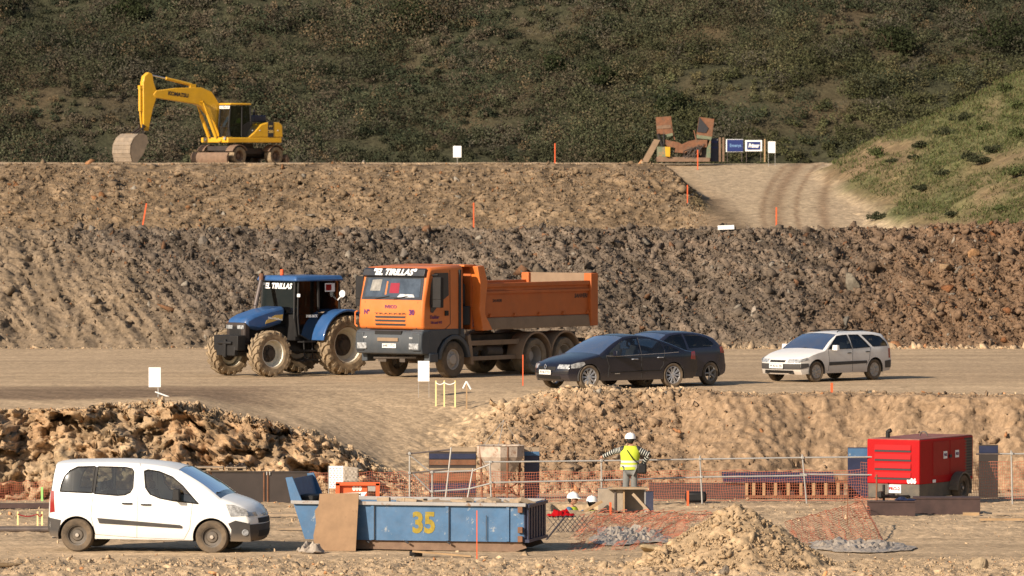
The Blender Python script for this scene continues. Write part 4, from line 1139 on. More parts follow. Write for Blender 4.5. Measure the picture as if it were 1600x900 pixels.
c.patch('tail_lamp', [(-1.80,.85),(-1.62,.86),(-1.60,1.02),(-1.70,1.04)], M['redlamp'], off=.006)
c.front('grille', .45, .60, -.5, .5, M['black']); c.front('headlamp', .60, .72, .5, .98, M['lamp']); c.front('headlamp', .60, .72, -.98, -.5, M['lamp']); c.front('rear_bumper', .30, .56, -1, 1, M['hatch'], rear=True, off=.02)
c.under(.24, .48); c.inside(-.05, -.85, .48, .62, wheel_x=.45)
for sx in (1.24, -1.22):
    for s in (1, -1): wheel(hat, (sx, s*.74, .315), .315, .2, s, 'alloy5', .21)

# --- white estate ---
a = 44; rz = head(a); loc = place(rz, (1.45*.95, .70*.95), 1267, 174.3)
wag = thing('estate_car', 'white estate car with black bumpers standing alone on the right of the platform', 'car', loc, rz)
wag.scale = (.95, .95, .95)
c = Car(wag, 4.37, 1.70, 1.42, .90, [(2.03,.22,1),(2.11,.34),(2.14,.50),(2.08,.62),(1.92,.72),(1.55,.84),(1.02,.95,1),(.66,1.19),(.30,1.36,1),(0,1.40),(-.6,1.42),(-1.3,1.41),(-1.75,1.35,1),(-1.98,1.12),(-2.08,.92),(-2.13,.75),(-2.17,.5),(-2.14,.36),(-2.05,.26,1)],
        .24, [(1.32,.345,.31),(-1.22,.345,.31)], M['wagonwhite'], 2.14, -2.17, tumble=.22, bulge=.20, crown=.045, endr=.8, pinch=.22, round_=.03)
w1 = [(.86,.93),(.55,1.15),(.33,1.29),(.10,1.31),(-.12,1.315),(-.18,.93)]
w2 = [(-.24,.93),(-.20,1.315),(-.62,1.31),(-.80,1.14),(-.98,.955)]
w3 = [(-.78,1.30),(-1.25,1.295),(-1.55,1.24),(-1.75,1.08),(-1.80,.98),(-1.12,.97)]
gl = c.build([w1, w2, w3], [((.26, .9), (1.00, .94)), ((-1.99, 1.05), (-1.76, 1.34))])
gl[0].build('windscreen', M['dustglass'], wag, smooth=True); gl[1].build('rear_window', M['glass'], wag, smooth=True)
for w_ in (w1, w2, w3):
    c.patch('side_window', w_, M['darkglass'], off=-.006, th=.001)
    q = resample(w_, .08, True); q.append(q[0])
    MB().tube([(x, (c.hw(x, z)+.001), z) for x, z in q], .011, n=5).build('window_seal', M['black'], wag)
c.line([(.86,.91),(.80,.60),(.84,.30)]); c.line([(-.21,1.33),(-.21,.9),(-.22,.27)]); c.line([(-1.0,.94),(-.95,.6),(-.82,.45)])
c.patch('side_trim', [(.80,.46),(-.84,.49),(-.84,.57),(.82,.56)], M['trim'], off=.014)
c.handle(-.06, .80, M['black'], .15); c.handle(-.86, .82, M['black'], .15); c.mirror(.66, .95, M['wagonwhite'], (.12, .2, .15))
c.patch('front_bumper', [(1.93,.38),(1.66,.44),(1.68,.54),(1.93,.54)], M['trim'], off=.012); c.front('front_bumper', .37, .53, -1, 1, M['trim'], off=.014)
c.front('lower_grille', .26, .34, -.7, .7, M['black'], off=.006); c.front('grille', .57, .63, -.38, .38, M['black'], off=.008)
c.front('headlamp', .56, .66, .48, .98, M['lamp'], off=.008); c.front('headlamp', .56, .66, -.98, -.48, M['lamp'], off=.008)
c.patch('headlamp', [(1.94,.58),(1.94,.65),(1.72,.71),(1.66,.64)], M['lamp'], off=.006)
c.patch('rear_bumper', [(-1.97,.34),(-1.68,.34),(-1.66,.54),(-1.97,.56)], M['trim'], off=.012); c.front('rear_bumper', .33, .56, -1, 1, M['trim'], rear=True, off=.014)
c.patch('tail_lamp', [(-1.96,.62),(-1.86,.62),(-1.82,.90),(-1.92,.9)], M['redlamp'], off=.006)
b = MB()
for s in (1, -1): b.tube([(.1, s*.52, 1.40), (.05, s*.52, 1.43), (-1.45, s*.52, 1.43), (-1.5, s*.52, 1.40)], .014, n=6)
b.build('roof_rail', M['black'], wag)
plate_obj(wag, (2.165, 0, .46), (0, 1, 0), (0, 0, 1), .52, .13, 'M 4236 ZB', .1)
c.under(.24, .46); c.inside(.0, -.85, .45, .60, wheel_x=.5)
for sx in (1.32, -1.22):
    for s in (1, -1): wheel(wag, (sx, s*.73, .30), .30, .19, s, 'cap', .20)
# --- orange tipper truck ---
a = 37; rz = head(a); loc = place(rz, (0, 1.12), 709, 177.6, 0.0)
tr = thing('tipper_truck', 'orange tipper truck with white lettering over the windscreen, beside the blue tractor', 'truck', loc, rz)
W2 = 1.22
tr.scale = (1, .93, 1)
def tz(Y): return (860-Y)/253
def tx(X): return (765-X)/152
cab = MB()
# cab shell as a prism of the side profile with the wheel arch cut out
arch = [(.62*math.cos(t), .50+.62*math.sin(t)) for t in np.linspace(R(10), R(150), 12)]
prof = [(1.38,1.36),(1.42,1.60),(1.36,2.14),(1.16,2.86),(1.10,3.02),(.95,3.08),(-.35,3.12),(-.42,3.05),(-.44,1.0)] + [(-.44,.95)] 
cab.prism([(1.38,1.36),(1.43,1.55),(1.40,1.95),(1.37,2.16),(1.19,2.82),(1.14,3.0),(1.02,3.07),(-.30,3.13),(-.42,3.08),(-.44,1.28)], -W2, W2)
cabo = cab.build('cab', M['orange'], tr, bevel=.07)
# dark band, windscreen, side glass
def ff(z):  # x of the cab front face at height z
    return float(np.interp(z, [1.36,1.55,1.95,2.16,2.82,3.0], [1.38,1.43,1.40,1.37,1.19,1.14]))
def fpatch(name, pts, mat, off=.012, th=.03, bevel=0, parent=None):
    b = MB(); n = len(pts)
    b.add([(ff(z)+off, y, z) for y, z in pts]+[(ff(z)+off-th, y, z) for y, z in pts], [list(range(n)), list(range(2*n-1, n-1, -1))]+[[i, (i+1) % n, n+(i+1) % n, n+i] for i in range(n)])
    return b.build(name, mat, parent or tr, bevel=bevel)
vis = MB(); vis.prism([(1.16,3.06),(1.24,3.02),(1.30,2.84),(1.22,2.80),(1.1,2.82)], -1.16, 1.16); viso = vis.build('sun_visor', M['darkslate'], tr, bevel=.015)
fpatch('windscreen_frame', [(-1.14,2.18),(1.14,2.18),(1.10,2.82),(-1.10,2.82)], M['darkslate'], .008)
ws = fpatch('windscreen', [(-1.04,2.25),(1.04,2.25),(1.0,2.76),(-1.0,2.76)], paint('windscreen_reflection', (.05,.065,.085), .08, var=.5, scale=2.2, coat=1), .016)
fpatch('curtain', [(-.12,2.36),(.24,2.36),(.22,2.64),(-.12,2.64)], M['redcloth'], .020, .01)
fpatch('cab_pole', [(-.28,2.32),(-.22,2.32),(-.22,2.68),(-.27,2.68)], M['orange'], .020, .01)
fpatch('cab_papers', [(-.86,2.42),(-.48,2.42),(-.46,2.74),(-.82,2.72)], paint('pale_interior_glimpse', (.22,.21,.19), .4, var=.5, scale=6), .019, .01)
fpatch('cab_papers', [(.2,2.25),(.86,2.25),(.80,2.33),(.3,2.34)], paint('papers', (.45,.46,.48), .6, var=.5, scale=9), .020, .01)
for y in (-.6, .1): MB().tube([(ff(2.2)+.03, y, 2.2), (ff(2.3)+.03, y+.5, 2.28)], .014, n=5).build('wiper', M['black'], tr)
nrm_up = (ff(2.9)-ff(3.0)) 
text('lettering', '"EL TIRILLAS"', .24, M['letterwhite'], viso, face_mtx((1.285, .02, 2.935), (0, 1, 0), (-.35, 0, 1)), shear=.25, bold=.010, width=1.62)
text('lettering', 'IVECO', .12, M['letterpurple'], cabo, face_mtx((ff(1.98)+.012, .0, 1.98), (0, 1, 0), (-.06, 0, 1)), bold=.004, width=.44)
text('lettering', 'TRAKKER', .07, M['gap'], cabo, face_mtx((ff(1.79)+.016, .0, 1.79), (0, 1, 0), (.06, 0, 1)), width=1.2)
text('lettering', 'Nº', .18, M['letterpurple'], cabo, face_mtx((ff(1.83)+.016, -.90, 1.83), (0, 1, 0), (.0, 0, 1)), bold=.006)
text('lettering', '30', .20, M['letterpurple'], cabo, face_mtx((ff(1.83)+.016, .80, 1.83), (0, 1, 0), (.0, 0, 1)), bold=.010)
for z in (1.70, 1.60, 1.49): fpatch('grille_slot', [(-.56,z-.028),(.56,z-.028),(.58,z+.028),(-.58,z+.028)], M['gap'], .008, .03)
fpatch('grille_panel_seam', [(.93,1.38),(.95,1.38),(1.0,2.12),(.985,2.12)], M['gap'], .004, .02); fpatch('grille_panel_seam', [(-.95,1.38),(-.93,1.38),(-.985,2.12),(-1.0,2.12)], M['gap'], .004, .02)
# bumper
bm_ = MB(); bm_.prism([(1.12,1.34),(1.44,1.34),(1.52,1.22),(1.54,.86),(1.46,.68),(1.10,.66)], -1.25, 1.25); bumper = bm_.build('bumper', M['greyplastic'], tr, bevel=.04)
MB().box((1.545, 0, 1.08), (.03, .78, .10)).build('bumper_step', M['dustysteel'], tr, bevel=.01)
MB().box((1.50, 0, 1.27), (.06, 1.0, .10)).build('bumper_recess', M['black'], tr)
for s in (1, -1):
    MB().box((1.545, s*.98, .90), (.03, .36, .17)).build('headlamp', M['lamp'], tr, bevel=.02)
    MB().box((1.53, s*.98, 1.13), (.03, .36, .06)).build('indicator', M['lamp'], tr, bevel=.01)
    MB().box((1.52, s*1.06, 1.02), (.06, .30, .50)).build('lamp_surround', M['greyplastic'], tr, bevel=.03)
plate_obj(tr, (1.56, .06, .91), (0, 1, 0), (0, 0, 1), .52, .12, '6487 FTD', .1)
# lamp guard hoop on the far corner
MB().tube([(1.50,-1.18,1.42),(1.50,-1.27,1.48),(1.50,-1.27,1.82),(1.50,-1.18,1.86)], .022, n=7).build('guard_hoop', M['orange'], tr)
# side windows & doors
for s in (1, -1):
    y = s*(W2+.002)
    b = MB(); P2 = [(1.12,2.10),(1.06,2.62),(.90,2.92),(.28,2.92),(.26,2.30),(.62,2.12),(.98,1.82),(1.08,1.84)]
    b.prism(P2, y, y+s*.012); b.build('side_window', M['darkslate'], tr)
    b = MB(); b.tube([(.20,y,3.0),(.18,y,1.5),(.5,y,1.3)], .010, n=5); b.build('door_gap', M['gap'], tr)
    MB().box((.36, y+s*.01, 1.80), (.16, .04, .14)).build('door_handle', M['black'], tr, bevel=.01)
    MB().box((-.24, y+s*.01, 2.1), (.10, .06, 1.8)).build('air_duct', M['gap'], tr, bevel=.02)
    # big double mirror on arms
    b = MB(); b.box((1.02, s*(W2+.24), 2.50), (.14, .30, .62)); b.box((1.02, s*(W2+.24), 2.02+.06), (.14, .30, .22)); b.tube([(1.0, s*W2, 2.86), (1.02, s*(W2+.24), 2.88)], .03); b.tube([(1.0, s*W2, 2.0), (1.02, s*(W2+.24), 2.0)], .03)
    b.build('door_mirror', M['black'], tr, bevel=.05)
    # fender
    b = MB(); outer = [(.74*math.cos(t), .46+.74*math.sin(t)) for t in np.linspace(R(5), R(172), 14)]; inner = [(.62*math.cos(t), .46+.62*math.sin(t)) for t in np.linspace(R(172), R(5), 14)]
    b.prism(outer+inner, s*.72, s*1.26); b.build('mudguard', M['greyplastic'], tr, bevel=.02)
    # the filled part of the side between arch and cab
    b = MB(); b.prism([(1.40,1.36),(1.40,.78),(.78,.62),(.78,.80),(.55,1.06),(.2,1.19),(-.2,1.19),(-.50,1.06),(-.44,1.36)], s*.80, s*1.235); b.build('step_panel', M['greyplastic'], tr, bevel=.02)
    MB().box((1.0, s*1.18, .58), (.40, .22, .26)).build('step', M['greyplastic'], tr, bevel=.03)
    b = MB(); b.prism([(-.62,1.15),(-.74,.55),(-.80,.35),(-.90,.34),(-.84,.8),(-.74,1.2)], s*.75, s*1.22); b.build('mudflap', M['dustysteel'], tr, bevel=.01)
text('lettering', 'Trakker', .13, M['letterpurple'], tr, face_mtx((.92, W2+.015, 1.70), (-1, 0, 0), (0, 0, 1)), shear=.3, bold=.004)
text('lettering', 'Hi-Land 410', .10, M['letterpurple'], tr, face_mtx((.82, W2+.015, 1.55), (-1, 0, 0), (0, 0, 1)), bold=.003)
# air intake / filter behind the cab
b = MB(); b.cyl((-.68, .95, 1.45), (-.68, .95, 1.98), .25, n=20); b.cyl((-.68, .95, 1.98), (-.68, .95, 2.6), .09, n=12); b.build('air_filter', M['black'], tr, bevel=.03)
b = MB(); b.box((-.62, 0, 2.0), (.16, 2.0, 1.8)); b.build('cab_back_rack', M['black'], tr, bevel=.02)
# chassis
b = MB()
for s in (1, -1): b.box((-2.6, s*.42, .98), (8.0, .10, .30))
for x in (-1.2, -2.4, -3.2, -4.6, -6.0): b.box((x, 0, .98), (.12, .84, .26))
b.box((1.0, 0, .72), (.3, 2.0, .16)); b.cyl((0, -.9, .52), (0, .9, .52), .09); b.cyl((-3.82, -.9, .52), (-3.82, .9, .52), .12); b.cyl((-5.2, -.9, .52), (-5.2, .9, .52), .12); b.sphere((-3.82, 0, .52), .24); b.sphere((-5.2, 0, .52), .24)
b.tube([(1.2, -.8, .55), (1.2, .8, .60)], .04); b.box((1.15, -.5, .52), (.1, .3, .14)); b.box((1.2, .3, .50), (.1, .2, .1))
b.build('chassis', M['chassis'], tr)
b = MB(); b.box((-2.15, .98, .93), (2.4, .05, .14)); b.box((-2.15, .98, .50), (2.5, .05, .12)); b.box((-1.0, .98, .72), (.06, .05, .5)); b.box((-3.25, .98, .72), (.10, .06, .6)); b.build('side_guard', M['dustysteel'], tr, bevel=.01)
b = MB(); b.cyl((-1.5, .78, .66), (-1.5, .45, .66), .16, n=14); b.cyl((-1.9, .80, .70), (-2.6, .80, .66), .15, n=14); b.box((-2.2, .6, .80), (1.2, .3, .2)); b.build('air_tank', M['chassis'], tr, bevel=.02)
# tipping body
b = MB()
# floor and sides with slanted lower band
bx0, bx1 = -1.05, -6.50
for s in (1, -1):
    prof = [(s*1.00,1.32),(s*1.20,1.62),(s*1.235,1.66),(s*1.235,2.30),(s*1.17,2.30),(s*1.17,1.68),(s*.96,1.38)]
    b.prism(prof, bx0-.12, bx1, 'x')
b.box(((bx0+bx1)/2, 0, 1.35), (bx0-bx1, 2.0, .08))
b.build('body_side', M['orangebody'], tr)
for s in (1, -1):
    b = MB(); 
    b.prism([(s*1.17,2.30),(s*1.30,2.30),(s*1.30,2.37),(s*1.25,2.40),(s*1.25,2.46),(s*1.30,2.49),(s*1.30,2.60),(s*1.15,2.60)], bx0-.05, bx1+.02, 'x')
    b.build('top_rail', M['orangebody'], tr, bevel=.012)
    b = MB(); b.prism([(s*1.02,1.30),(s*1.30,1.30),(s*1.30,1.36),(s*1.25,1.62),(s*1.20,1.64)], bx0-.25, bx1+.10, 'x'); b.build('dust_shelf', M['dustysteel'], tr, bevel=.012)
    # front rib, zig-zag
    b = MB(); b.prism([(-.92,3.08),(-1.22,3.10),(-1.40,2.62),(-1.30,2.05),(-1.28,1.75),(-1.62,1.30),(-1.18,1.28),(-1.02,1.9),(-1.08,2.5)], s*1.02, s*1.34); b.build('front_rib', M['orange'], tr, bevel=.015)
    b = MB(); b.box((bx1+.06, s*1.20, 2.06), (.34, .28, 1.50)); b.build('rear_post', M['orangebody'], tr, bevel=.02)
    for k in range(5): 
        x = bx0-.55-k*1.15; MB().prism([(x-.06,1.66),(x+.06,1.66),(x,1.75)], s*1.23, s*1.29).build('gusset', M['orangebody'], tr)
MB().box((-1.0, 0, 2.2), (.08, 2.1, 1.75)).build('headboard', M['orangebody'], tr)
b = MB(); b.box((-.82, 0, 3.10), (.56, 2.3, .06)); b.build('cab_guard', M['orange'], tr, bevel=.015)
MB().box((bx1+.02, 0, 1.95), (.08, 2.3, 1.25)).build('tailgate', M['orangebody'], tr); MB().box((bx1+.10, 0, 2.05), (.06, 2.2, 1.52)).build('tailgate_liner', M['dustysteel'], tr)
text('lettering', 'SANVERI', .16, M['gap'], tr, face_mtx((-5.9, 1.238, 2.17), (-1, 0, 0), (0, 0, 1)), shear=.2, bold=.005)
text('lettering', 'SANVERI', .11, M['gap'], tr, face_mtx((-1.95, 1.238, 2.1), (-1, 0, 0), (0, 0, 1)), shear=.2, bold=.003)
for ax in (-3.82, -5.20):
    for s in (1, -1):
        b = MB(); o_ = [(ax+.72*math.cos(t), .50+.70*math.sin(t)) for t in np.linspace(R(-5), R(185), 14)]; i_ = [(ax+.67*math.cos(t), .50+.65*math.sin(t)) for t in np.linspace(R(185), R(-5), 14)]
        b.prism(o_+i_, s*.66, s*1.24); b.build('mudguard', M['dustysteel'], tr, smooth=True)
        w_ = wheel(tr, (ax, s*.93, .51), .51, .56, s, 'dish', .30, tyre=paint('dusty_truck_tyre', (.06,.05,.04), .9, dust=.75, dustcol=(.32,.24,.15), var=.2))
for s in (1, -1): wheel(tr, (0, s*1.05, .51), .51, .31, s, 'truck', .29, steer=R(0))
MB().box((bx1+.2, 0, .9), (.1, 2.1, .12)).build('rear_underrun_bar', M['chassis'], tr)

# --- blue tractor ---
a = 48; rz = head(a); loc = place(rz, (2.6, 1.0), 424, 178.2, 0.0)
tk = thing('tractor', 'blue farm tractor with huge mud-caked tyres parked left of the orange truck', 'tractor', loc, rz)
hood = [(3.02,1.60),(3.05,1.40),(2.98,1.30),(1.55,1.42),(1.48,1.55),(1.50,1.98),(1.62,2.06),(2.3,1.92)]
b = MB(); b.prism([(3.02,1.60),(3.04,1.48),(2.98,1.36),(2.55,1.28),(2.1,1.36),(1.75,1.45),(1.62,1.62),(1.60,1.90),(1.70,1.94),(2.2,1.86),(2.75,1.72)], -.42, .42)
b.build('hood', M['blue'], tk, bevel=.09)
b = MB(); b.box((2.97, 0, 1.20), (.22, .80, .62)); b.build('grille', M['darksheet'], tk, bevel=.05)
for s in (1, -1):
    MB().box((3.09, s*.24, 1.38), (.03, .28, .11)).build('headlamp', M['lamp'], tk, bevel=.02)
    MB().prism([(2.35,1.46),(1.72,1.60),(1.70,1.72),(2.0,1.70),(2.30,1.56)], s*.424, s*.430).build('side_decal', M['gold'], tk)
text('lettering', 'New Holland', .09, M['letterwhite'], tk, face_mtx((1.98, .434, 1.60), (-1, 0, -.12), (0, 0, 1)), width=.5)
b = MB(); b.box((2.2, 0, 1.15), (1.8, .50, .5)); b.box((1.2, 0, 1.0), (1.4, .6, .7)); b.box((.2, 0, .95), (1.0, .7, .7)); b.cyl((0, -.9, .9), (0, .9, .9), .17); b.cyl((2.6, -.8, .66), (2.6, .8, .66), .12); b.box((2.6, 0, .78), (.3, .4, .4)); b.box((3.0, 0, .82), (.5, .5, .3))
b.build('drivetrain', M['black'], tk, bevel=.02)
b = MB(); b.box((3.28, 0, .95), (.30, 1.05, .42)); b.box((3.36, 0, .72), (.16, .8, .26)); b.tube([(3.46, -.3, .95), (3.46, .3, .95)], .05); b.box((3.46, 0, .8), (.08, .14, .5)); b.build('front_linkage', M['black'], tk, bevel=.05)
# cab: frame, roof, glass
x0, x1, cy = -.08, 1.50, .78
b = MB(); b.box(((x0+x1)/2, 0, 2.72), (x1-x0+.22, cy*2+.20, .15), taper=(.94, .92)); roof = b.build('roof', M['blue'], tk, bevel=.05)
for s in (1, -1):
    MB().tube([(x1-.02, s*(cy-.10), 2.66), (x1+.04, s*(cy-.06), 1.6), (x1-.05, s*(cy-.06), 1.1)], .035).build('cab_post', M['black'], tk)
    MB().tube([(.72, s*cy, 2.66), (.70, s*cy, 1.85)], .04).build('cab_post', M['black'], tk)
    MB().tube([(x0, s*(cy-.05), 2.66), (x0, s*cy, 1.75)], .04).build('cab_post', M['black'], tk)
    MB().prism([(1.42,2.64),(1.48,1.68),(1.44,1.18),(1.05,.98),(.86,1.0),(.70,1.72),(.70,2.64)], s*cy, s*(cy-.012)).build('door', M['darkglass'], tk)
    MB().tube([(1.44, s*(cy+.01), 2.64), (1.47, s*(cy+.01), 1.68), (1.42, s*(cy+.01), 1.16), (1.05, s*(cy+.01), .98)], .025).build('door_frame', M['black'], tk)
    MB().prism([(.66,2.64),(.66,1.78),(-.02,1.78),(-.04,2.64)], s*cy, s*(cy-.012)).build('side_window', M['darkglass'], tk)
    # rear fender
    fo = [(.96*math.cos(t), .85+1.0*math.sin(t)) for t in np.linspace(R(8), R(120), 14)]; fi = [(.90*math.cos(t), .85+.93*math.sin(t)) for t in np.linspace(R(120), R(8), 14)]
    MB().prism(fo+fi, s*.70, s*1.28).build('mudguard', M['blue'], tk, bevel=.02)
    MB().prism([(.96*math.cos(t), .85+1.0*math.sin(t)) for t in np.linspace(R(8), R(160), 16)], s*.66, s*.72).build('inner_guard', M['black'], tk)
    b = MB()
    for k in range(3): b.box((1.15-.02*k, s*(.80+.04*k), .95-.25*k), (.42, .30, .04))
    b.tube([(1.3, s*.85, .98), (1.3, s*.9, .4)], .02); b.tube([(1.0, s*.85, .98), (1.0, s*.9, .4)], .02); b.build('steps', M['black'], tk)
b = MB(); b.prism([(1.50,2.62),(1.56,1.75),(1.545,1.75),(1.485,2.62)], -.70, .70); b.build('windscreen', M['darkglass'], tk)
MB().prism([(-.10,2.62),(-.12,1.78),(-.105,1.78),(-.085,2.62)], -.70, .70).build('rear_window', M['darkglass'], tk)
MB().box((.72, 0, 1.35), (1.5, 1.34, .75)).build('cab_base', M['black'], tk, bevel=.03)
b = MB(); b.box((.35, 0, 1.82), (.5, .5, .16)); b.box((.12, 0, 2.12), (.14, .48, .6)); b.build('seat', M['seat'], tk, bevel=.05)
b = MB(); b.tube([(1.22+.07*math.sin(t), .19*math.cos(t), 2.05+.17*math.sin(t)) for t in np.linspace(0, 6.28, 16)], .016, n=6); b.tube([(1.22, 0, 2.05), (1.35, 0, 1.6)], .03); b.build('steering_wheel', M['black'], tk)
MB().box((1.10, -.30, 2.16), (.16, .22, .26)).build('hanging_red_cloth', M['redcloth'], tk, bevel=.05)
text('lettering', '"EL TIRILLAS', .21, M['letterwhite'], tk, face_mtx((1.555, .0, 2.50), (0, 1, 0), (-.07, 0, 1)), shear=.2, bold=.008, width=1.25)
b = MB(); b.box((.28, cy+.004, 2.46), (.36, .008, .24)); pl = b.build('window_sticker', M['signwhite'], tk); MB().box((.33, cy+.010, 2.46), (.20, .006, .17)).build('sticker_print', M['redlamp'], pl)
text('lettering', '7105 BCK', .10, M['letterwhite'], tk, face_mtx((.95, cy+.010, 1.66), (-1, 0, 0), (0, 0, 1)), bold=.003)
b = MB(); b.tube([(1.95, -.46, 1.5), (1.93, -.50, 1.95), (1.68, -.54, 2.70)], .06, n=10); b.build('exhaust_pipe', M['darktube'], tk)
MB().tube([(1.69, -.54, 2.66), (1.65, -.56, 2.84)], .07, n=10).build('exhaust_tip', M['rust'], tk)
b = MB(); b.cyl((1.0, -.45, 2.79), (1.0, -.45, 2.96), .055, n=12); b.build('beacon', M['stake'], tk, bevel=.02)
b = MB(); b.cyl((-.02, 1.0, 2.28), (.02, 1.01, 2.28), .10, n=16); b.tube([(0, .8, 2.1), (0, 1.0, 2.25)], .02); b.build('round_mirror', M['signwhite'], tk)
MB().box((1.52, .90, 2.25), (.05, .12, .10)).build('work_lamp', M['signwhite'], tk, bevel=.02)
MB().tube([(1.5, .8, 2.2), (1.52, .88, 2.25)], .015).build('lamp_bracket', M['black'], tk)
for s in (1, -1):
    tractor_wheel(tk, (0, s*1.02, .84), .84, .54, s, 20, M['cream'])
    tractor_wheel(tk, (2.6, s*.90, .65), .65, .42, s, 17, M['cream'], steer=R(0))

# --- yellow wheeled excavator ---
s_ = 31.5; Dx = F/s_
a = 42; rz = head(a); zx = P(420, 258, Dx).z
loc = place(rz, (0, 0), 376, Dx+.3, zx)
ex = thing('wheeled_excavator', 'yellow wheeled excavator with raised arm standing on the top terrace', 'excavator', loc, rz)
b = MB(); b.box((0, 0, .62), (3.0, .9, .36)); b.box((1.15, 0, .82), (.9, 1.5, .25)); b.cyl((1.3, -1.0, .46), (1.3, 1.0, .46), .10); b.cyl((-1.3, -1.0, .46), (-1.3, 1.0, .46), .10); b.cyl((0, 0, .75), (0, 0, 1.08), .62, n=24); b.box((-.1, 0, .7), (1.4, 1.5, .3))
b.build('undercarriage', M['darksheet'], ex, bevel=.03)
for x in (1.3, -1.3):
    for s in (1, -1): wheel(ex, (x, s*1.0, .46), .46, .46, s, 'rustdish', .27, tyre=M['mudrubber'])
    for s in (1, -1):
        fo = [(x+.60*math.cos(t), .46+.56*math.sin(t)) for t in np.linspace(R(25), R(150), 10)]; fi = [(x+.56*math.cos(t), .46+.52*math.sin(t)) for t in np.linspace(R(150), R(25), 10)]
        MB().prism(fo+fi, s*.76, s*1.24).build('mudguard', M['palerust'], ex)
b = MB(); b.prism([(2.05,.06),(2.14,.04),(2.24,.20),(2.26,.44),(2.16,.62),(2.06,.64),(2.12,.42),(2.12,.22)], -1.25, 1.25); b.box((1.85, .5, .40), (.6, .12, .14)); b.box((1.85, -.5, .40), (.6, .12, .14)); b.build('dozer_blade', M['palerust'], ex, bevel=.01)
b = MB(); b.prism([(-2.0,.04),(-2.12,.05),(-2.20,.30),(-2.05,.52),(-1.95,.30)], .7, 1.25); b.prism([(-2.0,.04),(-2.12,.05),(-2.20,.30),(-2.05,.52),(-1.95,.30)], -1.25, -.7); b.box((-1.85, 0, .35), (.3, 2.2, .12)); b.build('stabiliser', M['palerust'], ex, bevel=.01)
# upper structure, slewed a little further left
hz_ = MB(); dth = R(10)
def rotb(b): 
    m = Matrix.Rotation(-dth, 4, 'Z'); b.V = [tuple(m @ Vector(v)) for v in b.V]; return b
b = MB(); b.box((-.05, 0, 1.24), (3.3, 2.3, .26)); rotb(b).build('slew_deck', M['yellow'], ex, bevel=.04)
b = MB(); b.prism([(.35,1.37),(-.02,1.62),(-.45,2.02),(-.85,2.12),(-1.55,2.13),(-1.75,2.0),(-1.78,1.37)], .35, 1.14); rotb(b).build('engine_cover', M['yellow'], ex, bevel=.05)
b = MB(); b.prism([(.8,1.37),(.5,1.75),(-.9,2.1),(-1.70,2.10),(-1.78,1.37)], -1.14, .30); rotb(b).build('engine_cover', M['yellow'], ex, bevel=.05)
b = MB(); b.box((-.75, .2, 2.3), (.7, .9, .34)); rotb(b).build('engine_hood', M['navybox'], ex, bevel=.05)
b = MB(); b.cyl((-.75, .1, 2.45), (-.75, .1, 2.75), .06, n=10); rotb(b).build('exhaust_pipe', M['black'], ex)
b = MB(); b.box((-1.02, 1.148, 1.76), (.34, .012, .74)); pn = rotb(b).build('number_panel', M['ink'], ex)
mm = Matrix.Rotation(-dth, 4, 'Z') @ face_mtx((-1.02, 1.158, 1.66), (-1, 0, 0), (0, 0, 1)); text('lettering', '200', .20, M['gold'], pn, mm, bold=.008)
mm = Matrix.Rotation(-dth, 4, 'Z') @ face_mtx((-1.02, 1.158, 1.92), (-1, 0, 0), (0, 0, 1)); text('lettering', 'PW', .13, M['gold'], pn, mm, bold=.004)
for x in (-.35, .10, -1.45): 
    b = MB(); b.box((x, 1.15, 1.72), (.05, .01, .05)); rotb(b).build('latch', M['signwhite'], ex)
# cab on the left side
b = MB(); b.prism([(1.42,1.37),(1.50,1.9),(1.40,2.95),(1.30,3.04),(.22,3.04),(.14,2.9),(.10,2.15),(.45,1.75),(.55,1.37)], .22, 1.12)
cabx = b
fr = MB()
for y in (.24, 1.10):
    fr.tube([(1.42,y,1.40),(1.50,y,1.9),(1.40,y,2.95)], .04); fr.tube([(.72,y,1.40),(.70,y,2.95)], .035); fr.tube([(.16,y,2.0),(.20,y,2.95)], .04)
fr.tube([(1.5,.24,1.9),(1.5,1.10,1.9)], .02)
rotb(fr).build('cab_frame', M['black'], ex)
b = MB(); b.box((.80, .67, 3.02), (1.30, .98, .10)); rotb(b).build('cab_roof', M['yellow'], ex, bevel=.04)
b = MB(); b.box((1.44, .67, 2.86), (.03, .86, .14)); v_ = rotb(b).build('visor_strip', M['signwhite'], ex)
mm = Matrix.Rotation(-dth, 4, 'Z') @ face_mtx((1.462, .67, 2.86), (0, 1, 0), (0, 0, 1)); text('lettering', 'EL TIRILLAS', .12, M['ink'], v_, mm, width=.7)
b = MB(); b.prism([(1.43,1.42),(1.49,1.9),(1.40,2.9),(1.385,2.9),(1.475,1.9),(1.415,1.42)], .26, 1.08); rotb(b).build('windscreen', M['glass'], ex)
b = MB(); b.prism([(1.42,1.42),(1.48,1.9),(1.38,2.92),(.72,2.92),(.72,1.42)], 1.095, 1.085); rotb(b).build('cab_door', M['darkglass'], ex)
b = MB(); b.prism([(.68,1.9),(.68,2.92),(.22,2.92),(.18,2.15)], 1.095, 1.085); rotb(b).build('rear_side_window', M['darkglass'], ex)
b = MB(); b.prism([(.72,1.38),(.72,1.95),(.15,2.2),(.05,2.0),(.40,1.6),(.45,1.38)], .30, 1.12); rotb(b).build('cab_lower_panel', M['black'], ex)
b = MB(); b.box((.60, .67, 1.72), (.5, .5, .14)); b.box((.36, .67, 2.05), (.12, .48, .62)); rotb(b).build('seat', M['seat'], ex, bevel=.04)
b = MB(); b.box((1.62, .55, 1.22), (.16, .22, .12)); rotb(b).build('lower_lamp_box', M['yellow'], ex, bevel=.02)
for (x, y, z) in ((1.70, -.6, 1.26), (1.66, 1.0, 1.32)): b = MB(); b.cyl((x, y, z), (x+.05, y, z), .08, n=12); rotb(b).build('headlamp', M['lamp'], ex)
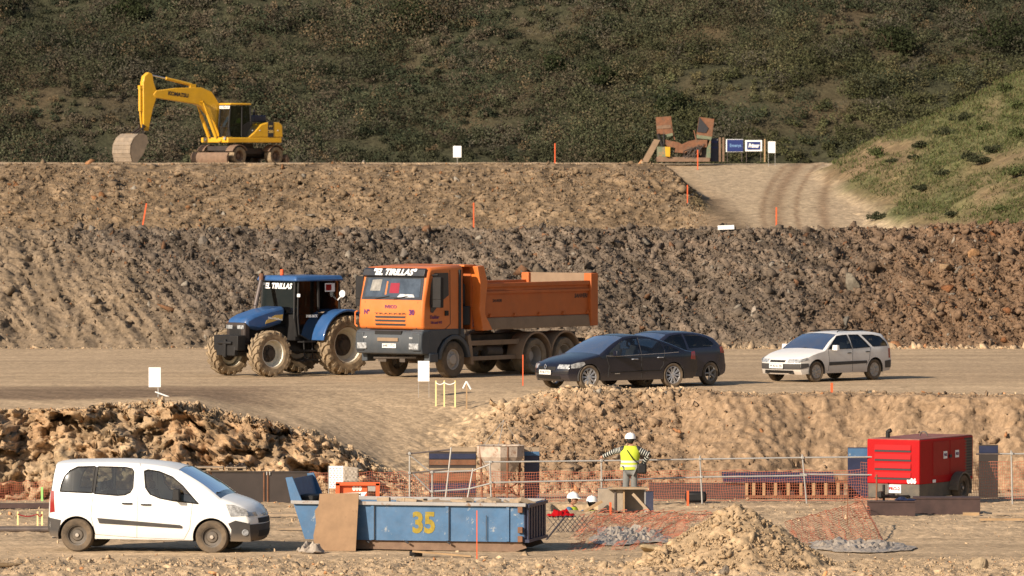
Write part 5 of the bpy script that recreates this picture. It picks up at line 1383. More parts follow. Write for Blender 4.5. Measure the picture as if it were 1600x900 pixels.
def rotb(b):
    V = []
    for v in b.V:
        x = 1.2+(v[0]-1.2)*1.13 if v[0] > 1.2 else v[0]
        z = 1.5+(v[2]-1.5)*.93 if v[2] > 1.5 else v[2]
        V.append((x, v[1], z))
    b.V = V
    m = Matrix.Rotation(-dth, 4, 'Z'); b.V = [tuple(m @ Vector(v)) for v in b.V]; return b
# boom, arm, bucket
by = -.05
foot = (1.20, 1.55); bend_t = (1.9, 3.80); tip = (4.75, 3.62)
b = MB(); b.prism([(1.02,1.50),(1.28,1.42),(1.62,2.2),(2.30,3.02),(2.60,3.13),(4.72,3.46),(4.86,3.62),(4.70,3.84),(3.6,3.98),(2.30,4.02),(1.75,3.80),(1.30,3.1),(1.05,2.2)], by-.17, by+.17); boom = rotb(b).build('boom', M['yellow'], ex, bevel=.03)
mm = Matrix.Rotation(-dth, 4, 'Z') @ face_mtx((3.86, by+.178, 3.48), (-1, 0, -.11), (-.11, 0, 1)); text('lettering', 'KOMATSU', .26, M['ink'], boom, mm, bold=.010)
for dy in (-.30, .30):
    b = MB(); b.cyl((1.62, by+dy, 1.40), (2.05, by+dy, 2.55), .085, n=12); b.cyl((2.05, by+dy, 2.55), (2.30, by+dy, 3.25), .045, n=10); b.cyl((2.30, by-.34, 3.25), (2.30, by+.34, 3.25), .06, n=10); rotb(b).build('boom_cylinder', M['yellow'], ex)
b = MB(); b.cyl((2.75, by, 4.16), (4.1, by, 4.48), .085, n=12); b.box((2.7, by, 4.08), (.3, .18, .22)); rotb(b).build('arm_cylinder', M['yellow'], ex)
b = MB(); b.cyl((4.1, by, 4.48), (4.95, by, 4.66), .04, n=10); rotb(b).build('arm_cylinder_rod', M['chrome'], ex)
b = MB(); b.prism([(4.88,4.72),(5.08,4.80),(5.30,4.60),(5.38,4.25),(5.36,1.95),(5.30,1.72),(5.10,1.70),(4.88,2.8),(4.66,3.50),(4.66,3.78),(4.82,4.3)], by-.14, by+.14); rotb(b).build('arm', M['yellow'], ex, bevel=.03)
b = MB(); b.cyl((5.46, by, 3.95), (5.46, by, 2.75), .08, n=12); b.cyl((5.46, by, 2.75), (5.40, by, 2.05), .045, n=10); b.box((5.42, by, 4.0), (.2, .2, .2)); rotb(b).build('bucket_cylinder', M['yellow'], ex)
b = MB()
for dy in (-.16, .16): b.cyl((5.42, by+dy, 2.05), (5.40, by+dy, 1.35), .05, n=8); b.cyl((5.30, by+dy, 1.95), (5.85, by+dy, 1.55), .05, n=8)
rotb(b).build('bucket_link', M['darksheet'], ex)
# bucket: curved shell with side plates
cx_, cz_ = 5.05, .92
shell = [(5.60,1.55),(5.85,1.35),(6.02,1.0),(6.05,.6),(5.95,.2),(5.80,-.03)]
b = MB(); inn = [(x-.05, z-.01) for x, z in shell][::-1]; b.prism(shell+inn, by-.78, by+.78)
for dy in (-.78, .75): b.prism([(5.60,1.55)]+shell[1:]+[(5.35,.55),(5.10,1.15),(5.15,1.42),(5.35,1.56)], by+dy, by+dy+.03)
b.prism([(5.05,1.45),(5.65,1.58),(5.60,1.50),(5.10,1.25)], by-.30, by+.30)
for k in range(5): y = by-.70+k*.35; b.box((5.82, y, -.02), (.06, .10, .14))
for k in range(6): z = 1.2-k*.2; xx = float(np.interp(z, [-.03,.2,.6,1.0,1.35], [5.80,5.95,6.05,6.02,5.85])); b.box((xx+.01, by, z), (.02, 1.5, .03))
b.V = [(x+.42, y, z) for x, y, z in b.V]
rotb(b).build('bucket', M['brownsteel'], ex)
# ---------------- the work site ----------------
def Z0(px, D): return gz((px-800)/F*D, D)
# --- blue skip ---
rz = R(-12.5); Ds = 126.8
loc = Vector(((650-800)/F*Ds + .08, Ds+.85, -1.6))
sk = thing('skip', 'battered sky blue skip with yellow painted 35 on its side', 'skip', loc, rz)
b = MB()
Wd = .88
prof = [(-2.40,.92),(-2.16,.20),(2.30,.20),(2.30,.92)]
b.prism([(-2.40,.92),(-2.16,.20),(2.30,.20),(2.30,.92)], -Wd, -Wd+.04); b.prism([(-2.40,.92),(-2.16,.20),(2.30,.20),(2.30,.92)], Wd-.04, Wd)
b.box((.08, 0, .22), (4.45, 1.72, .04)); b.prism([(-2.40,.92),(-2.16,.20),(-2.12,.20),(-2.36,.92)], -Wd+.04, Wd-.04)
b.build('tub', M['skipblue'], sk)
b = MB()
for s in (-1, 1): b.box((-.02, s*(Wd+.015), .935), (4.75, .12, .07))
b.box((-2.40, 0, .935), (.10, 1.8, .07)); b.build('rim', M['skipwhite'], sk, bevel=.01)
b = MB()
for x in (-.77, .75, 1.98): 
    for s in (-1, 1): b.box((x, s*(Wd+.018), .56), (.06, .035, .70))
b.build('stiffening_rib', M['skipblue'], sk)
for x, h in ((.79, .66), (1.55, .50), (-.73, .66)): MB().box((x, -Wd-.04, .22+h/2), (.014, .01, h)).build('seam', M['ink'], sk)
b = MB()
for k in range(7): b.box((2.345, -.75+k*.25, .56), (.07, .14, .74))
b.box((2.31, 0, .56), (.03, 1.74, .76)); b.box((2.35, 0, .91), (.12, 1.76, .06)); b.box((2.35, 0, .22), (.12, 1.76, .06)); b.build('end_door', M['skipnavy'], sk)
for z in (.84, .44, .26): MB().box((2.24, -Wd-.045, z), (.10, .06, .12)).build('hinge', M['rust'], sk, bevel=.01)
b = MB(); 
for s in (-1, 1): b.prism([(-1.3,.20),(-1.3,.02),(2.10,.0),(2.34,.08),(2.30,.14),(2.2,.20)], s*.80, s*.72)
b.build('runner', M['palerust'], sk)
for x in (-.9, -.1, .75): MB().cyl((x, -.92, .19), (x+.07, -.92, .15), .02).build('hook', M['ink'], sk)
# raised flap at the left end
b = MB(); b.prism([(-2.38,.96),(-2.50,1.36),(-2.44,1.40),(-2.33,.96)], -.84, .84)
for s in (-1, 1): b.prism([(-2.44,.90),(-2.56,1.42),(-2.42,1.44),(-2.22,.96),(-2.2,.90)], s*.84, s*.88)
b.build('raised_flap', M['skipblue'], sk, bevel=.008)
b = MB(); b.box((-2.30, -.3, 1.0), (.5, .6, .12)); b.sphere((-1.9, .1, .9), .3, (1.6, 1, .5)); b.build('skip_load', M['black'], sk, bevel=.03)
# rubble load just under the rim
b = MB(); rs_ = random.Random(4)
for k in range(46): b.box((-2.0+k*.093, rs_.uniform(-.5, .5), .86+rs_.uniform(-.04, .10)), (rs_.uniform(.06, .4), rs_.uniform(.1, .4), rs_.uniform(.04, .12)), rot=(rs_.uniform(-.4, .4), rs_.uniform(-.2, .2), rs_.uniform(0, 3)))
b.box((.1, 0, .82), (4.3, 1.6, .06)); b.build('rubble_load', M['oldwood'], sk)
lm = face_mtx((-.03+.12, -Wd-.03-.012, .55), (1, 0, 0), (0, 0, 1))
text('painted_number', '35', .56, M['letteryellow'], sk, face_mtx((.27, -Wd-.006, .54), (1, 0, 0), (0, 0, 1)), bold=.022, width=.46)
# --- plywood sheet leaning on the skip ---
x0 = (522-800)/F*126.8
pb = MB(); ol = [(-.40,0),(.44,0),(.44,1.17),(.30,1.165),(.1,1.16),(-.36,1.14),(-.37,.9),(-.44,.8),(-.40,.55),(-.44,.3)]
pb.prism(ol, -.01, .012)
o = pb.build('plywood_sheet', M['wood'], loc=(x0, 126.72, -1.6), rot=(R(-13), 0, R(-12.5))); tag(o, 'brown stained plywood sheet leaning against the front of the blue skip', 'board')
def crumple(name, cx, cy, w, h, amp, mat, label, cat, seed=0, rz=0, zoff=.02, n=34, frag=None):
    """wrinkled sheet of foil lying on the ground"""
    V = []; Fq = []
    for i in range(n):
        for j in range(n):
            u, v = i/(n-1)-.5, j/(n-1)-.5
            x = u*w*(1+.15*math.sin(v*7+seed)); y = v*h*(1+.2*math.sin(u*5+seed))
            X = cx + x*math.cos(rz)-y*math.sin(rz); Y = cy + x*math.sin(rz)+y*math.cos(rz)
            V.append((X, Y))
            Fq.append(0)
    A = np.array(V); N1 = np.abs(fbm(A[:, 0]*2.5+seed, A[:, 1]*1.6, 4, 200+seed)); N2 = perlin(A[:, 0]*11, A[:, 1]*6+seed, 210)+.7*cells(A[:, 0]*9, A[:, 1]*5, 212)
    edge = np.array([min(1, 4*min(i, n-1-i, j, n-1-j)/(n-1)+.15) for i in range(n) for j in range(n)])
    Zg = terrain(A[:, 0], A[:, 1])
    Zz = Zg + zoff + (N1*1.6*amp + .35*amp*N2 + amp*.3)*edge
    VV = np.stack([A[:, 0]-cx, A[:, 1]-cy, Zz], -1)
    Q = [[i*n+j, (i+1)*n+j, (i+1)*n+j+1, i*n+j+1] for i in range(n-1) for j in range(n-1)]
    o = np_mesh(name, VV, np.array(Q), mat, None, smooth=True); o.location = (cx, cy, 0)
    m_ = o.modifiers.new('th', 'SOLIDIFY'); m_.thickness = .006
    o.data.polygons.foreach_set('use_smooth', [False]*len(o.data.polygons))
    return tag(o, label, cat)
PX = lambda px, D: (px-800)/F*D
crumple('plastic_sheet', PX(485, 126), 126.0, .5, .5, .22, M['plasticsheet'], 'crumpled grey plastic by the left end of the blue skip', 'plastic sheet', 1)
crumple('plastic_sheet', PX(1345, 128), 128.0, 1.9, 3.6, .12, M['plasticsheet'], 'grey plastic sheet spread on the ground under the right hand orange net', 'plastic sheet', 2, .1)
crumple('plastic_sheet', PX(985, 131.5), 132.0, 1.5, 6.0, .13, M['plasticsheet'], 'grey plastic sheet bundled up in the torn netting behind the earth heap', 'plastic sheet', 3)
# --- long timber / pipe in front of the skip ---
o = MB().box((0, 0, .05), (1.15, .12, .035), rot=(0, .03, 0)).build('plank', M['timber'], loc=(PX(690, 124.6), 124.6, -1.57), rot=(0, R(3), R(-4))); tag(o, 'loose pale plank lying in front of the blue skip', 'plank')
o = MB().cyl((-.1, 0, 0), (.14, .04, 0), .055).build('pipe_offcut', M['black'], loc=(PX(648, 124.7), 124.7, -1.53)); tag(o, 'short black pipe offcut on the end of the loose plank', 'pipe')
# --- stakes ---
def stake(px, ytop, D, label, group=None, mat='stake', lean=0, w=.045, cat='stake', name='marker_stake', zb=None):
    x = PX(px, D); zg = gz(x, D) if zb is None else zb
    zt = P(px, ytop, D).z
    b = MB(); b.box((0, 0, (zt-zg)/2-.03), (w, w, zt-zg+.12)); 
    o = b.build(name, M[mat], loc=(x, D, zg), rot=(0, lean, 0)); return tag(o, label, cat, group)
G1 = 'orange survey stakes'
stake(745, 800, 123.4, 'thin orange stake standing in front of the blue skip', G1, w=.022)
stake(217, 318, 222, 'leaning orange stake on the terrace above the tractor', G1, lean=R(10), w=.05)
stake(740, 318, 222, 'orange stake on the terrace above the back of the truck', G1, w=.045)
stake(867, 225, 297, 'orange stake on the top edge between the white notice board and the rusty machine', G1, w=.055)
stake(1090, 235, hit(1090, 265), 'orange-tipped stake in front of the rusty machine at the head of the haul road', G1, w=.055)
stake(1074, 290, hit(1074, 318), 'orange stake at the left edge of the haul road, halfway down the bank', G1, w=.05)
stake(1213, 325, 268, 'orange stake in the middle of the foot of the haul road', G1, w=.06)
stake(817, 556, 171.5, 'orange stake beside the rear wheels of the tipper truck', G1, w=.03)
stake(1075, 769, 146.2, 'orange wooden stake in front of the dark formwork', G1, 'stake', w=.05)
stake(954, 787, 141.6, 'orange stake in front of the concrete block the worker stands behind', G1, w=.045)
stake(1300, 600, 164.5, 'short pink-topped stake on the platform edge below the white estate', G1, w=.06)
stake(1264, 357, 212, 'small pale peg on the dark embankment lip', None, 'palerust', w=.05) if False else None
stake(65, 763, 148.6, 'light green stake by the rock face left of the van', 'green pegs', 'greenstake', w=.05)
stake(210, 640, 154.6, 'light green stake on top of the rock cutting above the van', 'green pegs', 'greenstake', w=.05)
stake(1485, 0, 140, '', None) if False else None
# --- notice boards ---
def board(px, x0, x1, y0, y1, D, label, legs=(0,), lw=.02, foot=None, tilt=0):
    xc = PX((x0+x1)/2, D); zg = gz(xc, D) if foot is None else foot
    w_ = (x1-x0)/F*D; z0, z1 = P(px, y1, D).z-zg, P(px, y0, D).z-zg
    t = thing('notice_board', label, 'sign', (xc, D, zg), tilt, 'blank white notice boards')
    MB().box((0, 0, (z0+z1)/2), (w_, .02, z1-z0)).build('panel', M['signwhite'], t, bevel=.004)
    for l in legs: MB().box((l*w_*.45, .015, (z0+.02)/2-.05), (lw, lw, z0+.15)).build('leg', M['galv'], t)
    return t
bd = board(241, 232, 251, 574, 605, 162.5, 'small blank white board on a bent stand above the rock cutting, left of the tractor', (0.6,), .03)
o = MB().box((.22, 0, .05), (.45, .06, .03), rot=(0, .35, 0)).build('foot_bracket', M['signwhite'], bd)
board(661, 653, 671, 564, 596, 166.5, 'blank white board on thin legs in front of the orange truck', (-1, 1), .012)
board(714, 708, 721, 228, 246, 299, 'small blank white board on the top terrace between the excavator and the rusty machine', (0,), .02)
board(1205, 1200, 1211.5, 221, 239, 316.5, 'small blank white board just right of the blue signs', (-1, 1), .02)
wb = MB().box((0, 0, .10), (.54, .05, .14), rot=(0, R(-2), 0)).build('white_board', M['signwhite'], loc=(PX(1134, 211), 210.8, P(1134, 360, 210.8).z)); tag(wb, 'white board lying flat on the lip of the dark embankment', 'board')
# --- pegs with tape ---
def pegs(pxs, ytop, D, label, mat='yellowstake', tape='signwhite', h=None):
    x0 = PX(pxs[0], D); zg = gz(x0, D)
    t = thing('batter_board', label, 'pegs', (x0, D, zg))
    zt = P(pxs[0], ytop, D).z - zg
    for p in pxs: xx = PX(p, D)-x0; MB().box((xx, 0, (zt+gz(PX(p, D), D)-zg)/2), (.035, .035, zt-(gz(PX(p, D), D)-zg)+.05)).build('peg', M[mat], t)
    pts = []
    for i in range(len(pxs)-1):
        a_, b_ = PX(pxs[i], D)-x0, PX(pxs[i+1], D)-x0
        for q in range(6): u = q/6; pts.append((a_+(b_-a_)*u, -.02, zt-.03-.05*math.sin(math.pi*u)))
    pts.append((PX(pxs[-1], D)-x0, -.02, zt-.03)); MB().tube(pts, .014, n=5).build('tape', M[tape], t)
    return t
pegs([681, 694, 711], 596, 165.2, 'three yellow pegs tied with white tape in front of the orange truck')
pegs([27, 58, 65], 801, 137, 'yellow pegs with red and white tape left of the white van', tape='redlamp')
t = thing('marker_peg', 'wooden peg with white rag tied on top in front of the truck', 'peg', (PX(729, 165), 165, Z0(729, 165)))
zt = P(729, 596, 165).z - t.location.z
MB().box((0, 0, zt/2), (.035, .035, zt)).build('peg', M['timber'], t); MB().tube([(-.09, 0, zt-.18), (0, -.02, zt), (.11, 0, zt-.20)], .025, n=6).build('rag', M['signwhite'], t)
# --- dark steel sheet wall with pallets on top ---
D = 148.2; zg = Z0(430, D)
t = thing('steel_trench_wall', 'long dark brown steel sheet wall behind the white van', 'steel wall', (PX(410, D), D, zg))
zt = P(410, 738, D).z-zg
b = MB(); b.box((-.05, 0, zt/2), (2.25, .08, zt)); b.build('sheet', M['darksheet'], t)
for px in (412, 418): MB().box((PX(px, D)-t.location.x, -.05, zt/2), (.03, .03, zt)).build('upright', M['rust'], t)
MB().box((PX(484, D)-t.location.x, -.02, zt/2), (.05, .14, zt)).build('end_post', M['rust'], t)
MB().box((-.05, 0, zt+.01), (2.26, .12, .03)).build('top_flange', M['darksheet'], t)
b = MB(); b.tube([(.1, -.06, zt+.02), (.1, -.06, zt-.06)], .015); b.tube([(.17, -.06, zt+.02), (.17, -.06, zt-.06)], .015); b.build('hook', M['galv'], t)
for px0, px1, hgt, lab in ((303, 348, .09, 'flat grey timber pallet on top of the dark steel wall'), (352, 384, .12, 'grey timber pallet with scraps on the dark steel wall, nearer the skip')):
    w_ = (px1-px0)/F*D; q = thing('pallet', lab, 'pallet', (PX((px0+px1)/2, D), D+.15, zg+zt+.03), 0, 'pallets on the steel wall')
    b = MB()
    for k in (-1, 0, 1): b.box((k*w_*.44, 0, .04), (w_*.14, .5, .06))
    b.build('pallet_blocks', M['oldwood'], q); b = MB(); b.box((0, 0, .085), (w_, .55, .022)); b.box((0, 0, .008), (w_, .5, .012)); b.build('deck', M['oldwood'], q)
    if px0 > 350:
        b = MB(); rr = random.Random(2)
        for k in range(9): b.box((rr.uniform(-.18, .18), -.1, .10+rr.uniform(0, .06)), (.07, .05, .05), rot=(rr.random(), rr.random(), rr.random()))
        b.build('scrap', M['darksheet'], q)
# --- orange frame with lettering ---
D = 139; zg = Z0(560, D); cx_ = PX(559, D); zt = P(560, 753, D).z-zg
t = thing('orange_frame', 'bright orange steel frame with white 010 behind the blue skip', 'frame', (cx_, D, zg))
MB().box((0, 0, zt-.04), (.96, .10, .07)).build('top_bar', M['stake'], t); MB().box((-.44, 0, zt/2), (.09, .10, zt-.06)).build('post', M['stake'], t); MB().box((.43, 0, zt/2), (.08, .10, zt-.06)).build('post', M['stake'], t)
pn = MB().box((-.10, .06, zt/2), (.60, .04, zt-.12)).build('panel', M['stake'], t)
text('lettering', '010', .13, M['letterwhite'], pn, face_mtx((-.02, .035, zt-.15), (1, 0, 0), (0, 0, 1)), bold=.008)
MB().prism([(-.39,zt-.33),(.12,zt-.33),(.20,zt-.22),(-.39,zt-.25)], .030, .038).build('white_stripe', M['signwhite'], pn)
text('lettering', 'SIEROLAM', .07, M['ink'], pn, face_mtx((-.14, .026, zt-.285), (1, 0, .05), (0, 0, 1)), bold=.002, width=.4)
MB().box((.14, .034, zt-.40), (.16, .01, .07)).build('sticker', M['signwhite'], pn)
b = MB(); b.box((.30, .02, zt-.14), (.16, .08, .12)); b.tube([(.22, 0, zt-.1), (.36, 0, zt-.2)], .02); b.build('latch', M['galv'], t)
# --- white sheet with red print ---
D = 147.3; zg = Z0(526, D); t = thing('printed_sheet', 'white sheet with rows of small red marks hung on the netting', 'sheet', (PX(526, D), D, zg))
z0_, z1_ = P(526, 763, D).z-zg, P(526, 728, D).z-zg
MB().box((0, 0, (z0_+z1_)/2), (.38, .01, z1_-z0_)).build('sheet', M['signwhite'], t)
b = MB()
for i in range(9):
    for j in range(5): b.box((-.15+j*.075+(.02 if i % 2 else 0), -.009, z0_+.04+i*.052), (.030, .004, .012))
b.build('print', M['redlamp'], t)
for s in (-1, 1): MB().box((s*.19, 0, z1_/2-.03), (.02, .02, z1_+.05)).build('post', M['rust'] if s > 0 else M['galv'], t)
V_ = crumple('plastic_sheet', 0, 0, .1, .1, .01, M['plasticsheet'], '', '', 5); bpy.data.objects.remove(V_)
b = MB(); n = 9
pp = [[(PX(536+i*3.0, 147.0)+.0, 147.0-.05*abs(math.sin(i*1.7+j)), P(540, 728+j*3.2-(i*j)*.06+ (i*.35), 147).z) for i in range(n)] for j in range(n)]
b.add([p for r in pp for p in r], [[j*n+i, j*n+i+1, (j+1)*n+i+1, (j+1)*n+i] for j in range(n-1) for i in range(n-1)])
o = b.build('plastic_bag', M['plasticsheet'], smooth=True); m_ = o.modifiers.new('th', 'SOLIDIFY'); m_.thickness = .01; tag(o, 'translucent grey plastic caught on the netting beside the white printed sheet', 'plastic')
# --- tube railing ---
D = 147.0
rl = thing('tube_railing', 'long galvanised scaffold tube railing running across the pit behind the worker', 'railing', (PX(900, D), D, Z0(900, D)))
def tb(pts, name, mat='galv', r=.019, dd=0): 
    b = MB(); b.tube([P(x, y, D+dd)-rl.location for x, y in pts], r, n=8); return b.build(name, M[mat], rl, smooth=True)
for x, y0, x2, y1 in ((640,706,640,784),(675.4,735,675.2,786),(705,699,696,780),(739,732,729,787),(765,720,768,789),(939.6,715,940,790),(1093.6,712,1097.5,793),(1253.5,710,1261,793),(1580,704,1582,790)): tb([(x, y0), (x2, y1)], 'post')
for pts in ([(673,738),(739,735.7),(767,725)], [(673,768),(732,764),(767.5,755)], [(757,722),(940,720),(1094,717.5),(1254,715),(1365,714)], [(766,754),(940,750.5),(1097,745.5),(1259,743)], [(1250,741),(1365,742)]): tb(pts, 'rail')
tb([(641,712),(673,738)], 'brace', r=.016); tb([(645,740),(673,768)], 'brace', r=.016)
tb([(635,709.5),(703,702.5)], 'rail', 'darktube'); tb([(640,739.5),(701,733)], 'rail', 'darktube'); tb([(1525,709.5),(1566,709.5)], 'rail', 'darktube'); tb([(1562,709.3),(1640,709)], 'rail')
for x, y in ((640,709),(640,739),(675,738),(675,768),(767,722),(767,754),(940,720),(940,750),(1094,717.5),(1096,745.5),(1254,715),(1259,742),(1581,709)):
    p = P(x, y, D-.02)-rl.location; MB().box(p, (.07, .07, .06)).build('coupler', M['galv'], rl, bevel=.01)
# --- safety netting ---
def net(name, label, tl, tr_, br, bl, nu, nv, ripple=.03, seed=0, wd=.0065, droop=0, mat='net', D_=None):
    """woven strips between four corner points (world)"""
    tl, tr_, br, bl = map(Vector, (tl, tr_, br, bl))
    def pt(u, v):
        p = (tl*(1-u)+tr_*u)*(1-v) + (bl*(1-u)+br*u)*v
        q = float(perlin(np.array([u*9+seed]), np.array([v*2.0+seed]), 300)[0]); q2 = float(perlin(np.array([u*23+seed]), np.array([v*5.0]), 301)[0])
        return p + Vector((q2*ripple*.5, q*ripple, -droop*math.sin(math.pi*((u*droop_n) % 1))*(1-v)*1.0 + q2*ripple*.4))
    droop_n = 6
    b = MB()
    mu = nu; mv = max(3, nv)
    grid = [[pt(i/mu, j/mv) for i in range(mu+1)] for j in range(mv+1)]
    for j in range(mv+1):
        V = []; w_ = wd*(1.6 if j in (0, mv) else 1)
        for i in range(mu+1): p = grid[j][i]; V += [p+Vector((0, 0, w_/2)), p-Vector((0, 0, w_/2))]
        b.add(V, [[2*i, 2*i+1, 2*i+3, 2*i+2] for i in range(mu)])
    rt = (tr_-tl).normalized()
    for i in range(mu+1):
        V = []
        for j in range(mv+1): p = grid[j][i]+Vector((0, -.002, 0)); V += [p+rt*wd/2, p-rt*wd/2]
        b.add(V, [[2*j, 2*j+1, 2*j+3, 2*j+2] for j in range(mv)])
    o = b.build(name, M[mat]); tag(o, label, 'netting'); return o
def gp(px, py, D): return P(px, py, D)
net('safety_net', 'orange safety netting strung from the printed sheet to the hopper, behind the skip', gp(484, 737, 148.6), gp(770, 736, 149.0), gp(770, 783, 148.9), gp(484, 784, 148.5), 84, 11, .05, 1, droop=.03)
net('safety_net', 'orange safety netting in the middle of the pit behind the worker and railing', gp(770, 736, 149.0), gp(1345, 733, 149.0), gp(1345, 782, 148.9), gp(770, 783, 148.9), 150, 11, .05, 2, droop=.04)
net('safety_net', 'orange safety netting right of the red generator', gp(1345, 722, 149.0), gp(1660, 720, 149.0), gp(1660, 779, 148.9), gp(1345, 780, 148.9), 84, 12, .04, 3, droop=.02)
net('safety_net', 'strip of red netting along the foot of the rock face left of the van', gp(-60, 752, 148.9), gp(92, 750, 149.0), gp(92, 784, 148.6), gp(-60, 785, 148.6), 48, 8, .06, 4, droop=.05)
net('fallen_net', 'orange net draped in a triangle left of the brown beams', gp(1226, 816, 134.5), gp(1347, 784, 136), gp(1386, 857, 128.6), gp(1250, 866, 127.6), 36, 22, .16, 5, wd=.010)
net('fallen_net', 'orange net trailing from the beam corner down to the draped triangle', gp(1335, 775, 143.5), gp(1356, 780, 142), gp(1362, 812, 139), gp(1332, 806, 138), 10, 10, .1, 8, wd=.012)
net('fallen_net', 'collapsed red and orange net heaped on plastic behind the earth heap', gp(905, 806, 139.3), gp(1085, 806, 139.5), gp(1062, 858, 127.2), gp(884, 862, 127.0), 40, 24, .45, 6, wd=.008)
net('fallen_net', 'low tangle of orange net at the foot of the concrete block', gp(930, 797, 141.8), gp(1120, 800, 141.8), gp(1110, 822, 137.5), gp(925, 822, 137.5), 40, 7, .22, 7, wd=.009)
stake(1325, 770, 137.5, 'thin dark rod holding up the draped orange net', None, 'rust', w=.02, cat='rod', name='net_rod')
stake(932, 803, 131.6, 'thin rusty rod standing in the collapsed netting', None, 'rust', w=.015, cat='rod', name='net_rod')
b = MB(); b.tube([P(1347, 784, 136), P(1388, 862, 128.4)], .016); o = b.build('net_rod', M['rust']); tag(o, 'slanting rusty rod along the right edge of the draped net', 'rod')
crumple('red_cloth', PX(876, 141), 141, .55, .6, .16, M['red'], 'bright red bundle on the ground below the men in the pit', 'bundle', 9, n=14)
# lattice panel lying by the skip's right end
b = MB()
for k in range(8): b.cyl((-.35+k*.1, 0, 0), (-.05+k*.1, .0, .42), .009, n=5); b.cyl((-.05+k*.1, .02, 0), (-.35+k*.1, .02, .42), .009, n=5)
o = b.build('wire_lattice', M['darktube'], loc=(PX(880, 134), 134, Z0(880, 134)+.0), rot=(R(-35), 0, 0)); tag(o, 'small dark wire lattice leaning behind the right end of the skip', 'lattice')
o = MB().cyl(P(850, 848, 131)+Vector((0,0,0)), P(884, 806, 133), .018).build('steel_bar', M['darktube']); tag(o, 'dark steel bar slanting up behind the right end of the skip', 'bar')
# --- striped shutter panels, hopper ---
D = 151.2
def pan(px0, px1, y0, D, label, cols, mat='darksheet'):
    zg = Z0((px0+px1)/2, D); w_ = (px1-px0)/F*D; h = P(px0, y0, D).z-zg
    t = thing('shutter_panel', label, 'panel', (PX((px0+px1)/2, D), D, zg), 0)
    MB().box((0, 0, h/2), (w_, .06, h)).build('sheet', M[mat], t)
    for (f0, f1, m_) in cols: MB().box((0, -.038, h*(f0+f1)/2), (w_*.98, .02, h*(f1-f0))).build('band', M[m_], t)
    return t
pan(670, 744, 699, D, 'dark striped shutter panel left of the cement hopper', [(.92, 1.0, 'oldwood'), (.78, .88, 'skipnavy'), (.66, .76, 'rust'), (.52, .60, 'oldwood'), (.34, .5, 'rust'), (.12, .30, 'skipnavy')])
pan(819, 843, 699, D, 'dark blue shutter panel right of the cement hopper', [(.92, 1.0, 'oldwood'), (.84, .92, 'skipblue')], 'navybox')
pan(1325, 1362, 699, 152, 'dark blue panel behind the left side of the generator', [(.80, .98, 'skipblue'), (.02, .78, 'skipnavy')], 'navybox')
pan(1530, 1560, 695, 152, 'dark grey panel behind the right side of the generator', [(.85, .98, 'skipnavy')], 'darksheet')
D = 150.6; zg = Z0(782, D); t = thing('cement_hopper', 'cement splashed conical concrete hopper standing in a rusty frame', 'hopper', (PX(782, D), D, zg))
zt = P(782, 697, D).z-zg; zm = P(782, 713, D).z-zg; zb = P(782, 760, D).z-zg
MB().lathe([(.10, zb), (.10, zb+.02), (.55, zm), (.56, zt), (.58, zt+.02), (.52, zt), (.50, zm)], axis='z', n=8).build('cone', M['conepaint'], t)
MB().cyl((0, 0, zb-.12), (0, 0, zb+.02), .11, n=12).build('outlet', M['palerust'], t)
for a_ in (0.35, 1.92, 3.49, 5.06): MB().tube([(.50*math.cos(a_), .50*math.sin(a_), zt), (.46*math.cos(a_), .46*math.sin(a_), 0)], .028).build('leg', M['rust'], t)
b = MB(); b.tube([(.3*math.cos(q), .3*math.sin(q), .22+.06*math.sin(2*q)) for q in np.linspace(0, 6.28, 14)], .022); b.tube([(-.4, -.2, .4), (0, -.3, .15), (.4, -.2, .4)], .02); b.tube([(.1, -.3, .5), (.25, -.35, .2), (.4, -.2, .1)], .02); b.build('base_ring', M['rust'], t)
b = MB()
for k in range(3): a_ = k*2.1+.4; b.tube([(.5*math.cos(a_), .5*math.sin(a_), zt), (.08, 0, zt+.62)], .007, n=5)
b.build('lifting_sling', M['galv'], t)
# --- formwork with ribs ---
D = 150.8; zg = Z0(1200, D); t = thing('formwork_beam', 'long low formwork box with timber ribs behind the netting, left of the generator', 'formwork', (PX(1235, D), D, zg), R(0))
X = lambda px: PX(px, D)-t.location.x
MB().box(((X(1165)+X(1320))/2, .35, .22), (X(1320)-X(1165), .05, .44)).build('back_board', M['beam'], t)
MB().prism([(0,.40),(.9,.58),(.9,.60),(0,.43)], X(1130), X(1305), 'x').build('top_sheet', M['skipnavy'], t)
for z_ in (.41, .06): MB().box(((X(1165)+X(1325))/2, .1, z_), (X(1325)-X(1165), .14, .06)).build('waling', M['rust'], t)
for px in (1167, 1178, 1194, 1212, 1232, 1252, 1272, 1291, 1310): MB().box((X(px), .06, .235), (.07, .10, .30)).build('rib', M['timber'], t)
o = MB().box((0, .2, .17), (PX(1166, D)-PX(1015, D), .3, .40), taper=(1, .6)).build('steel_trough', M['beam'], loc=(PX(1090, D), D, Z0(1090, D))); tag(o, 'dark red-brown steel trough left of the ribbed formwork', 'trough')
o = MB().box((0, 0, .12), (.5, .3, .24)).build('black_bag', M['black'], loc=(PX(1088, 148), 148.3, Z0(1088, 148)), bevel=.06); tag(o, 'low black bag lying at the foot of the steel trough', 'bag')
